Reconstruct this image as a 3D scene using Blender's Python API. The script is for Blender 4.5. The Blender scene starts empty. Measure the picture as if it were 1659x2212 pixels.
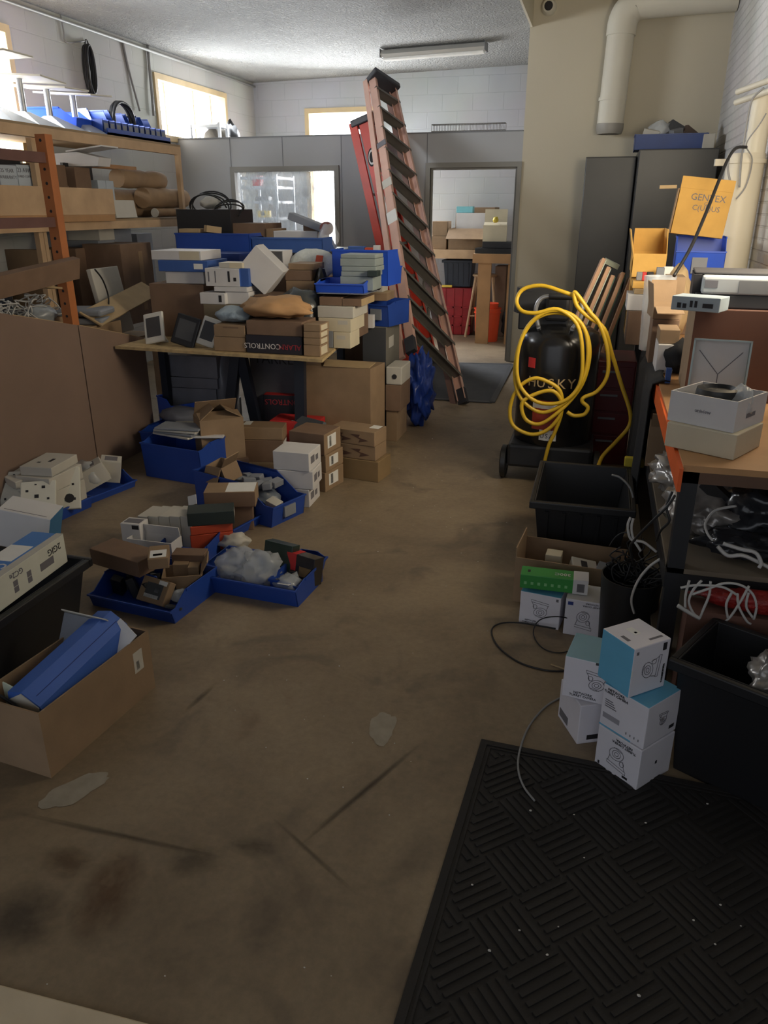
import bpy, bmesh, math, random
from mathutils import Vector, Matrix, noise as mnoise
R = math.radians
scene = bpy.context.scene
COL = scene.collection

# ------------------------------------------------------------------ camera
CAM_H, FPX, IW, IH = 1.62, 1640.0, 1659.0, 2212.0
PITCH, YAW = R(21.801), R(15.218)
cR = Vector((math.cos(YAW), math.sin(YAW), 0))
cF = Vector((-math.sin(YAW)*math.cos(PITCH), math.cos(YAW)*math.cos(PITCH), -math.sin(PITCH)))
cU = cR.cross(cF)
cam = bpy.data.cameras.new('camera')
cam.sensor_fit = 'VERTICAL'; cam.sensor_height = 24.0; cam.lens = FPX/IH*24.0
cam.clip_start = 0.05; cam.clip_end = 100
camo = bpy.data.objects.new('camera', cam); COL.objects.link(camo)
m = Matrix((cR, cU, -cF)).transposed().to_4x4(); m.translation = (0, 0, CAM_H)
camo.matrix_world = m
scene.camera = camo

# ------------------------------------------------------------------ view, world, light
vs = scene.view_settings
scene.display_settings.display_device = 'sRGB'
vs.view_transform = 'Standard'; vs.look = 'None'; vs.gamma = 1.0
vs.exposure = 0.70
try: vs.use_curve_mapping = False
except Exception: pass
try:
    scene.cycles.use_denoising = True
    scene.cycles.max_bounces = 8; scene.cycles.diffuse_bounces = 4
    scene.cycles.sample_clamp_indirect = 4.0
except Exception: pass
SKY_STRENGTH, WIN_STRENGTH, BACK_STRENGTH = 0.78, 5.0, 5.0
w = bpy.data.worlds.new('overcast_sky'); scene.world = w; w.use_nodes = True
nt = w.node_tree; bg = nt.nodes['Background']
tc = nt.nodes.new('ShaderNodeTexCoord'); sp = nt.nodes.new('ShaderNodeSeparateXYZ'); cr = nt.nodes.new('ShaderNodeValToRGB')
nt.links.new(tc.outputs['Generated'], sp.inputs[0]); nt.links.new(sp.outputs['Z'], cr.inputs[0])
cr.color_ramp.elements[0].color = (.55, .57, .62, 1); cr.color_ramp.elements[1].color = (.86, .92, 1.0, 1)
nt.links.new(cr.outputs[0], bg.inputs[0]); bg.inputs[1].default_value = SKY_STRENGTH

def area_light(name, loc, aim, sx, sy, power, col):
    l = bpy.data.lights.new(name, 'AREA'); l.shape = 'RECTANGLE'; l.size = sx; l.size_y = sy; l.energy = power; l.color = col
    o = bpy.data.objects.new(name, l); COL.objects.link(o); o.location = loc
    o.rotation_euler = (Vector(aim)-Vector(loc)).to_track_quat('-Z', 'Y').to_euler()
    return o
# daylight entering through the windows, the right one unseen and added
area_light('daylight_left_window', (-4.80, 9.25, 2.62), (-2.0, 7.2, 1.6), 1.5, .45, 36, (.90, .95, 1))
area_light('daylight_left_window_near', (-4.80, 5.4, 2.55), (-1.5, 5.0, .6), 1.4, .6, 75, (.90, .95, 1))
area_light('daylight_back_window', (-3.6, 10.9, 2.2), (-2.4, 8.6, 1.0), .8, 1.0, 105, (.95, .97, 1))
area_light('added_right_window_light', (.93, 3.55, 1.95), (.2, 5.6, 1.35), .9, .8, 36, (1, .88, .68))

# ------------------------------------------------------------------ measuring
def at(px, py, x=None, y=None, z=None):
    """point of the place seen at photo pixel (px,py) on the plane x=, y= or z="""
    d = cR*(px-IW/2) - cU*(py-IH/2) + cF*FPX
    if x is not None: t = x/d.x
    elif y is not None: t = y/d.y
    else: t = (z-CAM_H)/d.z
    return Vector((0, 0, CAM_H)) + d*t
def height_at(p, py):
    """height z above (p.x,p.y) that lies on photo row py"""
    k = (IH/2-py)/FPX
    a = p.x*cU.x+p.y*cU.y; b = p.x*cF.x+p.y*cF.y
    return CAM_H + (k*b-a)/(cU.z-k*cF.z)

# ------------------------------------------------------------------ materials
MATS = {}
def mat(name, col, rough=.6, var=.08, scale=6.0, bump=0.0, bscale=60.0, metal=0.0, alpha=1.0, spec=.5, emit=None, col2=None, detail=4.0):
    if name in MATS: return MATS[name]
    m = bpy.data.materials.new(name); m.use_nodes = True; MATS[name] = m
    n = m.node_tree.nodes; L = m.node_tree.links; b = n['Principled BSDF']
    b.inputs['Roughness'].default_value = rough; b.inputs['Metallic'].default_value = metal
    b.inputs['Specular IOR Level'].default_value = spec; b.inputs['Alpha'].default_value = alpha
    t = n.new('ShaderNodeTexCoord'); no = n.new('ShaderNodeTexNoise'); no.inputs['Scale'].default_value = scale; no.inputs['Detail'].default_value = detail
    L.new(t.outputs['Object'], no.inputs['Vector'])
    r = n.new('ShaderNodeValToRGB'); r.color_ramp.elements[0].position = .3; r.color_ramp.elements[1].position = .7
    c2 = col2 or tuple(min(1, c*(1+var)) for c in col); c1 = col if col2 else tuple(c*(1-var) for c in col)
    r.color_ramp.elements[0].color = (*c1, 1); r.color_ramp.elements[1].color = (*c2, 1)
    L.new(no.outputs['Fac'], r.inputs[0]); L.new(r.outputs[0], b.inputs['Base Color'])
    if bump:
        n2 = n.new('ShaderNodeTexNoise'); n2.inputs['Scale'].default_value = bscale; n2.inputs['Detail'].default_value = 3
        L.new(t.outputs['Object'], n2.inputs['Vector'])
        bp = n.new('ShaderNodeBump'); bp.inputs['Strength'].default_value = bump; bp.inputs['Distance'].default_value = .01
        L.new(n2.outputs['Fac'], bp.inputs['Height']); L.new(bp.outputs[0], b.inputs['Normal'])
    if emit:
        b.inputs['Emission Color'].default_value = (*emit[:3], 1); b.inputs['Emission Strength'].default_value = emit[3]
    return m
def srgb(r, g, b):
    f = lambda c: (c/255/12.92) if c/255 <= .04045 else ((c/255+.055)/1.055)**2.4
    return (f(r), f(g), f(b))

def block_mat(name, col, bw=.40, bh=.20, mort=.008, rot=0, bump=.25, dark=.8):
    """painted block or brick wall; joints follow the wall's own plane"""
    m = bpy.data.materials.new(name); m.use_nodes = True; MATS[name] = m
    n = m.node_tree.nodes; L = m.node_tree.links; b = n['Principled BSDF']; b.inputs['Roughness'].default_value = .75
    t = n.new('ShaderNodeTexCoord'); s = n.new('ShaderNodeSeparateXYZ'); cb = n.new('ShaderNodeCombineXYZ')
    L.new(t.outputs['Object'], s.inputs[0]); L.new(s.outputs['Y' if rot else 'X'], cb.inputs[0]); L.new(s.outputs['Z'], cb.inputs[1])
    k = n.new('ShaderNodeTexBrick'); k.inputs['Scale'].default_value = 1.0; k.inputs['Brick Width'].default_value = bw; k.inputs['Row Height'].default_value = bh
    k.inputs['Mortar Size'].default_value = mort; k.inputs['Mortar Smooth'].default_value = .6; k.offset = .5
    k.inputs['Color1'].default_value = (*col, 1); k.inputs['Color2'].default_value = (*[c*.97 for c in col], 1); k.inputs['Mortar'].default_value = (*[c*dark for c in col], 1)
    L.new(cb.outputs[0], k.inputs['Vector'])
    no = n.new('ShaderNodeTexNoise'); no.inputs['Scale'].default_value = 1.1; no.inputs['Detail'].default_value = 5; L.new(t.outputs['Object'], no.inputs['Vector'])
    mx = n.new('ShaderNodeMix'); mx.data_type = 'RGBA'; mx.blend_type = 'MULTIPLY'; mx.inputs[0].default_value = .35
    L.new(k.outputs['Color'], mx.inputs[6]); L.new(no.outputs['Color'], mx.inputs[7])
    hs = n.new('ShaderNodeHueSaturation'); hs.inputs['Saturation'].default_value = .5; hs.inputs['Value'].default_value = 1.15
    L.new(mx.outputs[2], hs.inputs['Color']); L.new(hs.outputs[0], b.inputs['Base Color'])
    bp = n.new('ShaderNodeBump'); bp.inputs['Strength'].default_value = bump; bp.inputs['Distance'].default_value = .01; bp.invert = True
    L.new(k.outputs['Fac'], bp.inputs['Height']); L.new(bp.outputs[0], b.inputs['Normal'])
    return m

# ------------------------------------------------------------------ mesh collector
FACE = {'front': 0, 'back': 1, 'left': 2, 'right': 3, 'top': 4, 'bottom': 5}
class MB:
    def __init__(s): s.bm = bmesh.new(); s.mi = 0
    def mat(s, i): s.mi = i; return s
    def face(s, vs):
        try:
            f = s.bm.faces.new(vs); f.material_index = s.mi; return f
        except ValueError: return None
    def box(s, x0, x1, y0, y1, z0, z1, M=None, side=None):
        c = [(x0, y0, z0), (x1, y0, z0), (x1, y1, z0), (x0, y1, z0), (x0, y0, z1), (x1, y0, z1), (x1, y1, z1), (x0, y1, z1)]
        v = [s.bm.verts.new(M @ Vector(p) if M else p) for p in c]
        q = {'bottom': (3, 2, 1, 0), 'top': (4, 5, 6, 7), 'front': (0, 1, 5, 4), 'right': (1, 2, 6, 5), 'back': (2, 3, 7, 6), 'left': (3, 0, 4, 7)}
        for k, ix in q.items():
            f = s.face([v[i] for i in ix])
            if f and side and k in side: f.material_index = side[k]
        return s
    def hexa(s, c, side=None):
        """eight corners: bottom ring then top ring"""
        v = [s.bm.verts.new(p) for p in c]
        for ix in ((3, 2, 1, 0), (4, 5, 6, 7), (0, 1, 5, 4), (1, 2, 6, 5), (2, 3, 7, 6), (3, 0, 4, 7)): s.face([v[i] for i in ix])
        return s
    def prism(s, poly, depth, M=None):
        """poly in local xz, extruded along +y by depth"""
        T = (lambda p: M @ Vector(p)) if M else (lambda p: p)
        a = [s.bm.verts.new(T((x, 0, z))) for x, z in poly]; b = [s.bm.verts.new(T((x, depth, z))) for x, z in poly]
        s.face(a); s.face(b[::-1]); k = len(poly)
        for i in range(k): s.face([a[i], b[i], b[(i+1) % k], a[(i+1) % k]])
        return s
    def quad(s, a, b, c, d): s.face([s.bm.verts.new(p) for p in (a, b, c, d)]); return s
    def bar(s, a, b, w, h, up=(0, 0, 1)):
        a, b = Vector(a), Vector(b); d = b-a; L = d.length; d.normalize(); u = Vector(up)
        if abs(d.dot(u)) > .98: u = Vector((0, 1, 0))
        x = d.cross(u).normalized(); u = x.cross(d)
        M = Matrix((x, d, u)).transposed().to_4x4(); M.translation = a
        return s.box(-w/2, w/2, 0, L, -h/2, h/2, M)
    def tube(s, pts, r, seg=8, smooth=0, closed=False, caps=True):
        pts = [Vector(p) for p in pts]
        if smooth: pts = spline(pts, smooth, closed)
        rings = []; n = len(pts); prev = None
        for i, p in enumerate(pts):
            t = (pts[(i+1) % n]-pts[i-1]) if closed else (pts[min(i+1, n-1)]-pts[max(i-1, 0)])
            if t.length < 1e-9: t = Vector((0, 0, 1))
            t.normalize()
            if prev is None:
                u = t.cross(Vector((0, 0, 1)))
                if u.length < .05: u = t.cross(Vector((1, 0, 0)))
            else: u = prev - t*prev.dot(t)
            u.normalize(); prev = u; v = t.cross(u)
            rr = r[i] if isinstance(r, (list, tuple)) else r
            rings.append([s.bm.verts.new(p+(u*math.cos(6.28319*k/seg)+v*math.sin(6.28319*k/seg))*rr) for k in range(seg)])
        m_ = n if closed else n-1
        for i in range(m_):
            A, B = rings[i], rings[(i+1) % n]
            for k in range(seg): s.face([A[k], A[(k+1) % seg], B[(k+1) % seg], B[k]])
        if caps and not closed: s.face(rings[0][::-1]); s.face(rings[-1])
        return s
    def lathe(s, prof, c=(0, 0, 0), seg=24, M=None):
        rings = []
        for r, z in prof:
            ring = []
            for k in range(seg):
                p = Vector((c[0]+r*math.cos(6.28319*k/seg), c[1]+r*math.sin(6.28319*k/seg), c[2]+z))
                ring.append(s.bm.verts.new(M @ p if M else p))
            rings.append(ring)
        for A, B in zip(rings, rings[1:]):
            for k in range(seg): s.face([A[k], A[(k+1) % seg], B[(k+1) % seg], B[k]])
        s.face(rings[0][::-1]); s.face(rings[-1]); return s
    def blob(s, w, d, h, seed=0, rough=.25, sub=3, freq=2.2, M=None):
        """a soft lump w x d x h resting on z=0"""
        b = bmesh.new(); bmesh.ops.create_icosphere(b, subdivisions=sub, radius=1)
        mp = {}
        for v in b.verts:
            p = v.co.copy(); q = p*freq+Vector((seed*7.3, seed*3.1, seed))
            k = 1+rough*mnoise.noise(q)+rough*.55*mnoise.noise(q*2.7)
            p = Vector((p.x*k*w/2, p.y*k*d/2, (p.z*k+1)*h/2)); p.z = max(p.z, 0.0)
            mp[v.index] = s.bm.verts.new(M @ p if M else p)
        for f in b.faces: s.face([mp[v.index] for v in f.verts])
        b.free(); return s
    def build(s, name, mats, parent=None, smooth=None, bevel=0, loc=None, rot=None):
        me = bpy.data.meshes.new(name)
        bmesh.ops.remove_doubles(s.bm, verts=s.bm.verts, dist=1e-6) if smooth else None
        bmesh.ops.recalc_face_normals(s.bm, faces=s.bm.faces)
        s.bm.to_mesh(me); s.bm.free()
        if not isinstance(mats, (list, tuple)): mats = [mats]
        for q in mats: me.materials.append(q)
        o = bpy.data.objects.new(name, me); COL.objects.link(o)
        if parent: o.parent = parent
        if smooth:
            for p in me.polygons: p.use_smooth = True
            if smooth != 1: me.set_sharp_from_angle(angle=R(smooth))
        if bevel:
            b = o.modifiers.new('bevel', 'BEVEL'); b.width = bevel; b.segments = 2; b.limit_method = 'ANGLE'; b.angle_limit = R(50)
        if loc is not None: o.location = loc
        if rot is not None: o.rotation_euler = rot
        return o
def spline(pts, k, closed=False):
    out = []; n = len(pts)
    for i in range(n if closed else n-1):
        p0 = pts[i-1] if (i > 0 or closed) else pts[0]; p1 = pts[i]; p2 = pts[(i+1) % n]
        p3 = pts[(i+2) % n] if (closed or i+2 < n) else pts[-1]
        for j in range(k):
            t = j/k
            out.append(.5*((2*p1)+(p2-p0)*t+(2*p0-5*p1+4*p2-p3)*t*t+(3*p1-p0-3*p2+p3)*t*t*t))
    if not closed: out.append(pts[-1].copy())
    return out
def tag(o, label, cat, group=None, kind=None):
    o['label'] = label; o['category'] = cat
    if group: o['group'] = group
    if kind: o['kind'] = kind
    return o
def thing(name, label, cat, loc=(0, 0, 0), rz=0, group=None, rot=None):
    o = bpy.data.objects.new(name, None); COL.objects.link(o); o.empty_display_size = .05
    o.location = loc; o.rotation_euler = rot if rot is not None else (0, 0, rz)
    return tag(o, label, cat, group)
def struct(o): o['kind'] = 'structure'; return o

# ------------------------------------------------------------------ lettering
def text_part(name, s, size, m, parent, M, thick=.0008, align='CENTER'):
    cu = bpy.data.curves.new(name, 'FONT'); cu.body = s; cu.size = size; cu.align_x = align; cu.align_y = 'CENTER'; cu.extrude = thick; cu.resolution_u = 2
    t = bpy.data.objects.new('tmp_text', cu); COL.objects.link(t)
    me = bpy.data.meshes.new_from_object(t.evaluated_get(bpy.context.evaluated_depsgraph_get()))
    bpy.data.objects.remove(t); bpy.data.curves.remove(cu)
    me.transform(M); me.materials.clear(); me.materials.append(m)
    o = bpy.data.objects.new(name, me); COL.objects.link(o); o.parent = parent
    return o
def face_frame(face, w, d, h):
    """matrix of a box face: x along the face, y up it, z out of it; origin at its lower left"""
    F = {'front': ((-w/2, -d/2, 0), (1, 0, 0), (0, 0, 1), w, h), 'right': ((w/2, -d/2, 0), (0, 1, 0), (0, 0, 1), d, h),
         'left': ((-w/2, d/2, 0), (0, -1, 0), (0, 0, 1), d, h), 'back': ((w/2, d/2, 0), (-1, 0, 0), (0, 0, 1), w, h),
         'top': ((-w/2, -d/2, h), (1, 0, 0), (0, 1, 0), w, d)}
    o, x, y, a, b = F[face]; x, y = Vector(x), Vector(y); z = x.cross(y)
    M = Matrix((x, y, z)).transposed().to_4x4(); M.translation = Vector(o)
    return M, a, b

# ------------------------------------------------------------------ boxes
def pose_from(A, B, z, d, top=None, h=None):
    """box pose from the two ends A, B (photo pixels) of its lower front edge at height z"""
    a, b = at(*A, z=z), at(*B, z=z); v = b-a; rz = math.atan2(v.y, v.x); w_ = v.length
    if h is None: h = height_at(a, top)-z
    n = Vector((-math.sin(rz), math.cos(rz), 0)); c = (a+b)/2+n*d/2; c.z = z
    return c, rz, w_, d, h
def pose_y(A, B, y, d, top=None, h=None, z=None):
    """same, for a box facing the viewer whose lower front edge lies about y away; z forces its level"""
    a, b = at(*A, y=y), at(*B, y=y); zz = (a.z+b.z)/2 if z is None else z
    w_ = abs(b.x-a.x)
    if h is None: h = height_at(a, top)-zz
    return Vector(((a.x+b.x)/2, y+d/2, zz)), 0.0, w_, d, h
def decorate(root, w, d, h, deco):
    for q in deco:
        M, a, b = face_frame(q[1], w, d, h)
        if q[0] in ('text',):
            _, f, s_, u, v, size, m_, ang = q
            size = min(size, .94*a/(max(len(s_), 1)*.66)) if abs(ang) != 90 else min(size, .94*b/(max(len(s_), 1)*.66))
            T = M @ Matrix.Translation((u*a, v*b, .0006)) @ Matrix.Rotation(R(ang), 4, 'Z')
            text_part('lettering', s_, size, m_, root, T)
        elif q[0] == 'draw':       # line drawing: list of polylines in face fractions
            _, f, lines, rad, m_ = q
            mb = MB()
            for ln in lines: mb.tube([M @ Vector((u*a, v*b, .0008)) for u, v in ln], rad, 4)
            mb.build('printed_drawing', m_, root)
        else:
            nm, f, u0, v0, u1, v1, m_ = q
            mb = MB(); mb.box(u0*a, u1*a, v0*b, v1*b, 0, .0009, M); mb.build(nm, m_, root)
def carton(name, label, cat, pose, m, group=None, side=None, deco=(), bevel=.003, rot=None, seam=False, lift=0):
    """closed box; deco = parts lying on its faces"""
    c, rz, w, d, h = pose
    mats = [m]; sd = {}
    for k, v in (side or {}).items():
        if v not in mats: mats.append(v)
        sd[k] = mats.index(v)
    mb = MB(); mb.box(-w/2, w/2, -d/2, d/2, 0, h, side=sd)
    loc = Vector(c)+Vector((0, 0, lift))
    if not deco and not seam:
        o = mb.build(name, mats, bevel=bevel, loc=loc, rot=rot if rot else (0, 0, rz)); return tag(o, label, cat, group)
    t = thing(name, label, cat, loc, rz, group, rot)
    mb.build('box_body', mats, t, bevel=bevel)
    if seam:
        tp = MB(); tp.box(-w/2-.0005, w/2+.0005, -.024, .024, h-.0004, h+.0007); tp.build('packing_tape', MATS['tape'], t)
    decorate(t, w, d, h, deco)
    return t
def open_carton(name, label, cat, pose, m, inner=None, flaps=None, group=None, deco=(), th=.005, rot=None, fl=None):
    """open-topped box: four walls and floor, flaps given as {side: angle from upright outward in degrees}"""
    c, rz, w, d, h = pose
    t = thing(name, label, cat, c, rz, group, rot)
    mb = MB()
    mb.box(-w/2, w/2, -d/2, d/2, 0, th)
    mb.box(-w/2, w/2, -d/2, -d/2+th, th, h); mb.box(-w/2, w/2, d/2-th, d/2, th, h)
    mb.box(-w/2, -w/2+th, -d/2+th, d/2-th, th, h); mb.box(w/2-th, w/2, -d/2+th, d/2-th, th, h)
    mb.build('box_body', m, t)
    for s_, ang in (flaps or {}).items():
        L = fl or (d/2 if s_ in ('front', 'back') else w/2); L *= .95
        f = MB(); W = (w if s_ in ('front', 'back') else d)-.01
        f.box(-W/2, W/2, -th/2, th/2, 0, L)
        rz_ = {'front': 0, 'right': 90, 'back': 180, 'left': 270}[s_]
        off = {'front': (0, -d/2+th/2, h), 'back': (0, d/2-th/2, h), 'left': (-w/2+th/2, 0, h), 'right': (w/2-th/2, 0, h)}[s_]
        o = f.build('flap', inner or m, t); o.matrix_local = Matrix.Translation(off) @ Matrix.Rotation(R(rz_), 4, 'Z') @ Matrix.Rotation(R(ang), 4, 'X')
    decorate(t, w, d, h, deco)
    return t
def storage_bin(name, label, pose, m, group=None, front=.45, label_m=None, rot=None, cat='bin', flat=False):
    """hopper-front stacking bin: high back, sides cut down to a low front lip (front is local -y)"""
    c, rz, w, d, h = pose; th = .004
    t = thing(name, label, cat, c, rz, group, rot)
    mb = MB(); fh = h*front; t0 = .012
    mb.box(-w/2+t0, w/2-t0, -d/2+.02, d/2-.006, 0, th)
    side = [(-d/2+.02, 0), (d/2-.006, 0), (d/2, h), (-d/2+d*.34, h), (-d/2+d*.10, fh), (-d/2, fh)]
    for sx in (-1, 1):
        Mx = Matrix.Rotation(R(90), 4, 'Z'); Mx.translation = (sx*(w/2-th/2)+th/2, 0, 0)
        mb.prism(side, th, Mx)
    mb.hexa([(-w/2, d/2-.006-th, 0), (w/2, d/2-.006-th, 0), (w/2, d/2-.006, 0), (-w/2, d/2-.006, 0), (-w/2, d/2-th, h), (w/2, d/2-th, h), (w/2, d/2, h), (-w/2, d/2, h)])
    mb.hexa([(-w/2, -d/2+.02, 0), (w/2, -d/2+.02, 0), (w/2, -d/2+.02+th, 0), (-w/2, -d/2+.02+th, 0), (-w/2, -d/2, fh), (w/2, -d/2, fh), (w/2, -d/2+th, fh), (-w/2, -d/2+th, fh)])
    mb.build('bin_body', m, t)
    r = MB(); r.box(-w/2-.004, w/2+.004, d/2-.002, d/2+.006, h-.012, h); lp = MB(); lp.box(-w/2-.003, w/2+.003, -d/2-.006, -d/2+.003, fh-.008, fh); lp.build('bin_lip', m, t)
    for sx in (-1, 1): r.box(sx*w/2-.004, sx*w/2+.004, -d/2+d*.34, d/2, h-.012, h)
    r.build('bin_rim', m, t)
    if label_m:
        q = MB(); q.box(-.045, .045, -d/2-.004, -d/2+.008, fh*.3, fh*.8); q.build('label_slot', label_m, t)
    return t
def lump(name, label, cat, loc, w, d, h, m, seed, group=None, rough=.3, rz=0, sub=3, freq=2.2):
    mb = MB(); mb.blob(w, d, h, seed, rough, sub, freq)
    o = mb.build(name, m, smooth=1, loc=loc, rot=(0, 0, rz)); return tag(o, label, cat, group)
def cable(name, label, pts, r, m, group=None, cat='cable', smooth=6, seg=6, closed=False):
    mb = MB(); mb.tube(pts, r, seg, smooth, closed); o = mb.build(name, m, smooth=1); return tag(o, label, cat, group)

# shared materials
CARD = mat('cardboard', srgb(142, 118, 92), .85, .10, 9, .06, 90)
CARDD = mat('cardboard_dark', srgb(120, 96, 78), .85, .10, 9, .06, 90)
CARDL = mat('cardboard_light', srgb(172, 148, 112), .85, .08, 9, .05, 90)
CARDY = mat('cardboard_warm_lit', srgb(205, 160, 84), .85, .08, 8, .05, 80)  # warm light on the far bench cartons is put into this colour
CREAM = mat('card_cream', srgb(200, 190, 165), .7, .05, 8)
WHITE = mat('card_white', srgb(205, 203, 203), .65, .04, 8)
WHITEW = mat('card_offwhite', srgb(188, 184, 174), .7, .05, 8)
GREYC = mat('card_grey', srgb(128, 132, 140), .7, .06, 8)
MATS['tape'] = mat('packing_tape', srgb(170, 140, 100), .25, .05, 10)
STICK = mat('sticker_white', srgb(225, 225, 222), .5, .03, 20)
BLUE = mat('plastic_blue', srgb(34, 70, 156), .45, .08, 5)
BLUEB = mat('plastic_bright_blue', srgb(40, 84, 200), .35, .06, 5)
CBLUE = mat('card_sky_blue', srgb(98, 170, 205), .6, .05, 8)
CBLUE2 = mat('card_mid_blue', srgb(58, 92, 160), .6, .06, 8)
BLACK = mat('plastic_black', srgb(30, 31, 34), .45, .12, 5)
BLACKM = mat('metal_black', srgb(38, 39, 42), .4, .12, 5)
DARK = mat('dark_grey', srgb(62, 64, 68), .6, .1, 6)
GREY = mat('grey_plastic', srgb(120, 122, 126), .5, .06, 6)
INK = mat('ink_black', srgb(35, 34, 38), .7, .03, 10)
INKG = mat('ink_grey', srgb(110, 108, 114), .7, .03, 10)
RED = mat('card_red', srgb(190, 44, 44), .55, .06, 8)
ORANGE = mat('card_orange', srgb(190, 74, 44), .6, .06, 8)
WOOD = mat('lumber_pine', srgb(190, 160, 126), .7, .14, 5, .05, 40)
WOODD = mat('lumber_tan', srgb(168, 128, 88), .7, .14, 5, .05, 40)
STEEL = mat('bare_steel', srgb(170, 172, 175), .35, .06, 8, metal=.7)
WHITEP = mat('plastic_white', srgb(214, 212, 204), .45, .04, 6)
FILM = mat('clear_film', srgb(215, 220, 225), .18, .05, 14, .5, 14, alpha=.42)
CORDB = mat('cord_black', srgb(28, 28, 30), .5, .08, 8)
CORDW = mat('cord_white', srgb(190, 188, 184), .5, .06, 8)
CORDG = mat('cord_grey', srgb(140, 140, 140), .5, .06, 8)
# ================================================================== THE ROOM
YP, YB, XL, XR = 8.75, 11.0, -4.86, .965
def ceil_z(x): return 3.22+(x-XL)*.0188
# floor: stained concrete
def floor_mat():
    m = bpy.data.materials.new('stained_concrete'); m.use_nodes = True
    n = m.node_tree.nodes; L = m.node_tree.links; b = n['Principled BSDF']; b.inputs['Roughness'].default_value = .55
    t = n.new('ShaderNodeTexCoord')
    def noi(s, d=5, r=.6, dist=0):
        q = n.new('ShaderNodeTexNoise'); q.inputs['Scale'].default_value = s; q.inputs['Detail'].default_value = d; q.inputs['Roughness'].default_value = r; q.inputs['Distortion'].default_value = dist
        L.new(t.outputs['Object'], q.inputs['Vector']); return q
    def ramp(src, stops):
        q = n.new('ShaderNodeValToRGB'); e = q.color_ramp.elements
        e[0].position, e[0].color = stops[0][0], (*stops[0][1], 1); e[1].position, e[1].color = stops[-1][0], (*stops[-1][1], 1)
        for p, c in stops[1:-1]:
            k = e.new(p); k.color = (*c, 1)
        L.new(src, q.inputs[0]); return q
    def mix(a, bcol, fac, mode='MIX'):
        q = n.new('ShaderNodeMix'); q.data_type = 'RGBA'; q.blend_type = mode
        L.new(a, q.inputs[6])
        if isinstance(bcol, tuple): q.inputs[7].default_value = (*bcol, 1)
        else: L.new(bcol, q.inputs[7])
        if isinstance(fac, float): q.inputs[0].default_value = fac
        else: L.new(fac, q.inputs[0])
        return q.outputs[2]
    base = ramp(noi(1.3, 6, .65, .4).outputs['Fac'], [(.25, srgb(104, 90, 72)), (.5, srgb(134, 117, 94)), (.75, srgb(156, 138, 112))]).outputs[0]
    W, K = (1, 1, 1), (0, 0, 0)
    dk = ramp(noi(2.6, 4, .55, .8).outputs['Fac'], [(.55, K), (.72, (.6, .6, .6))]).outputs[0]
    c = mix(base, srgb(70, 60, 52), dk)
    fine = ramp(noi(38, 4, .7).outputs['Fac'], [(.3, (.80, .80, .80)), (.7, (1.12, 1.12, 1.12))]).outputs[0]
    c = mix(c, fine, .7, 'MULTIPLY')
    lt = ramp(noi(9, 6, .75, 1.5).outputs['Fac'], [(.68, K), (.78, (.5, .5, .5))]).outputs[0]
    c = mix(c, srgb(172, 164, 148), lt)
    rust = ramp(noi(1.7, 5, .6, .5).outputs['Fac'], [(.64, K), (.74, (.5, .5, .5))]).outputs[0]
    c = mix(c, srgb(96, 66, 40), rust)
    L.new(c, b.inputs['Base Color'])
    bp = n.new('ShaderNodeBump'); bp.inputs['Strength'].default_value = .12; bp.inputs['Distance'].default_value = .01
    L.new(noi(30, 5).outputs['Fac'], bp.inputs['Height']); L.new(bp.outputs[0], b.inputs['Normal'])
    return m
CONC = floor_mat()
f = MB(); f.box(-6, 3.0, -3.2, 12, -.15, 0); struct(f.build('floor', CONC))
# pale concrete slab of the doorway at the near left corner
SLAB = mat('pale_concrete', srgb(200, 186, 160), .8, .10, 7, .15, 30)
a, b_ = at(-60, 2110, z=.01), at(330, 2212, z=.01); dv = (b_-a).normalized(); nv = Vector((dv.y, -dv.x, 0))
f = MB(); p = [a-dv*.6, b_+dv*.35, b_+dv*.35+nv*.6, a-dv*.6+nv*.6]
f.hexa([(q.x, q.y, -.02) for q in p]+[(q.x, q.y, .01) for q in p]); struct(f.build('trim_1', SLAB, bevel=.004))
# floor marks: pale paint spill, tyre streaks
SPILL = mat('dried_paint', srgb(150, 142, 128), .8, .12, 20)
def patch(name, c, rx, ry, rz, m, seed, label):
    mb = MB(); k = 40; vs_ = []
    for i in range(k):
        an = 6.28319*i/k; r_ = 1+.28*mnoise.noise(Vector((math.cos(an)*1.6+seed, math.sin(an)*1.6, seed)))+.10*mnoise.noise(Vector((math.cos(an)*6, math.sin(an)*6+seed, 0)))
        vs_.append(mb.bm.verts.new((math.cos(an)*rx*r_, math.sin(an)*ry*r_, .0015)))
    mb.face(vs_); o = mb.build(name, m, loc=c, rot=(0, 0, rz)); return tag(o, label, 'stain')
patch('paint_spill', at(826, 1572, z=0), .045, .085, R(8), SPILL, 3, 'pale leaf-shaped paint spill on the concrete left of the black mat')
patch('paint_spill', at(165, 1705, z=0), .10, .05, R(60), SPILL, 9, 'pale scuffed patch on the concrete below the big open carton')
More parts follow.
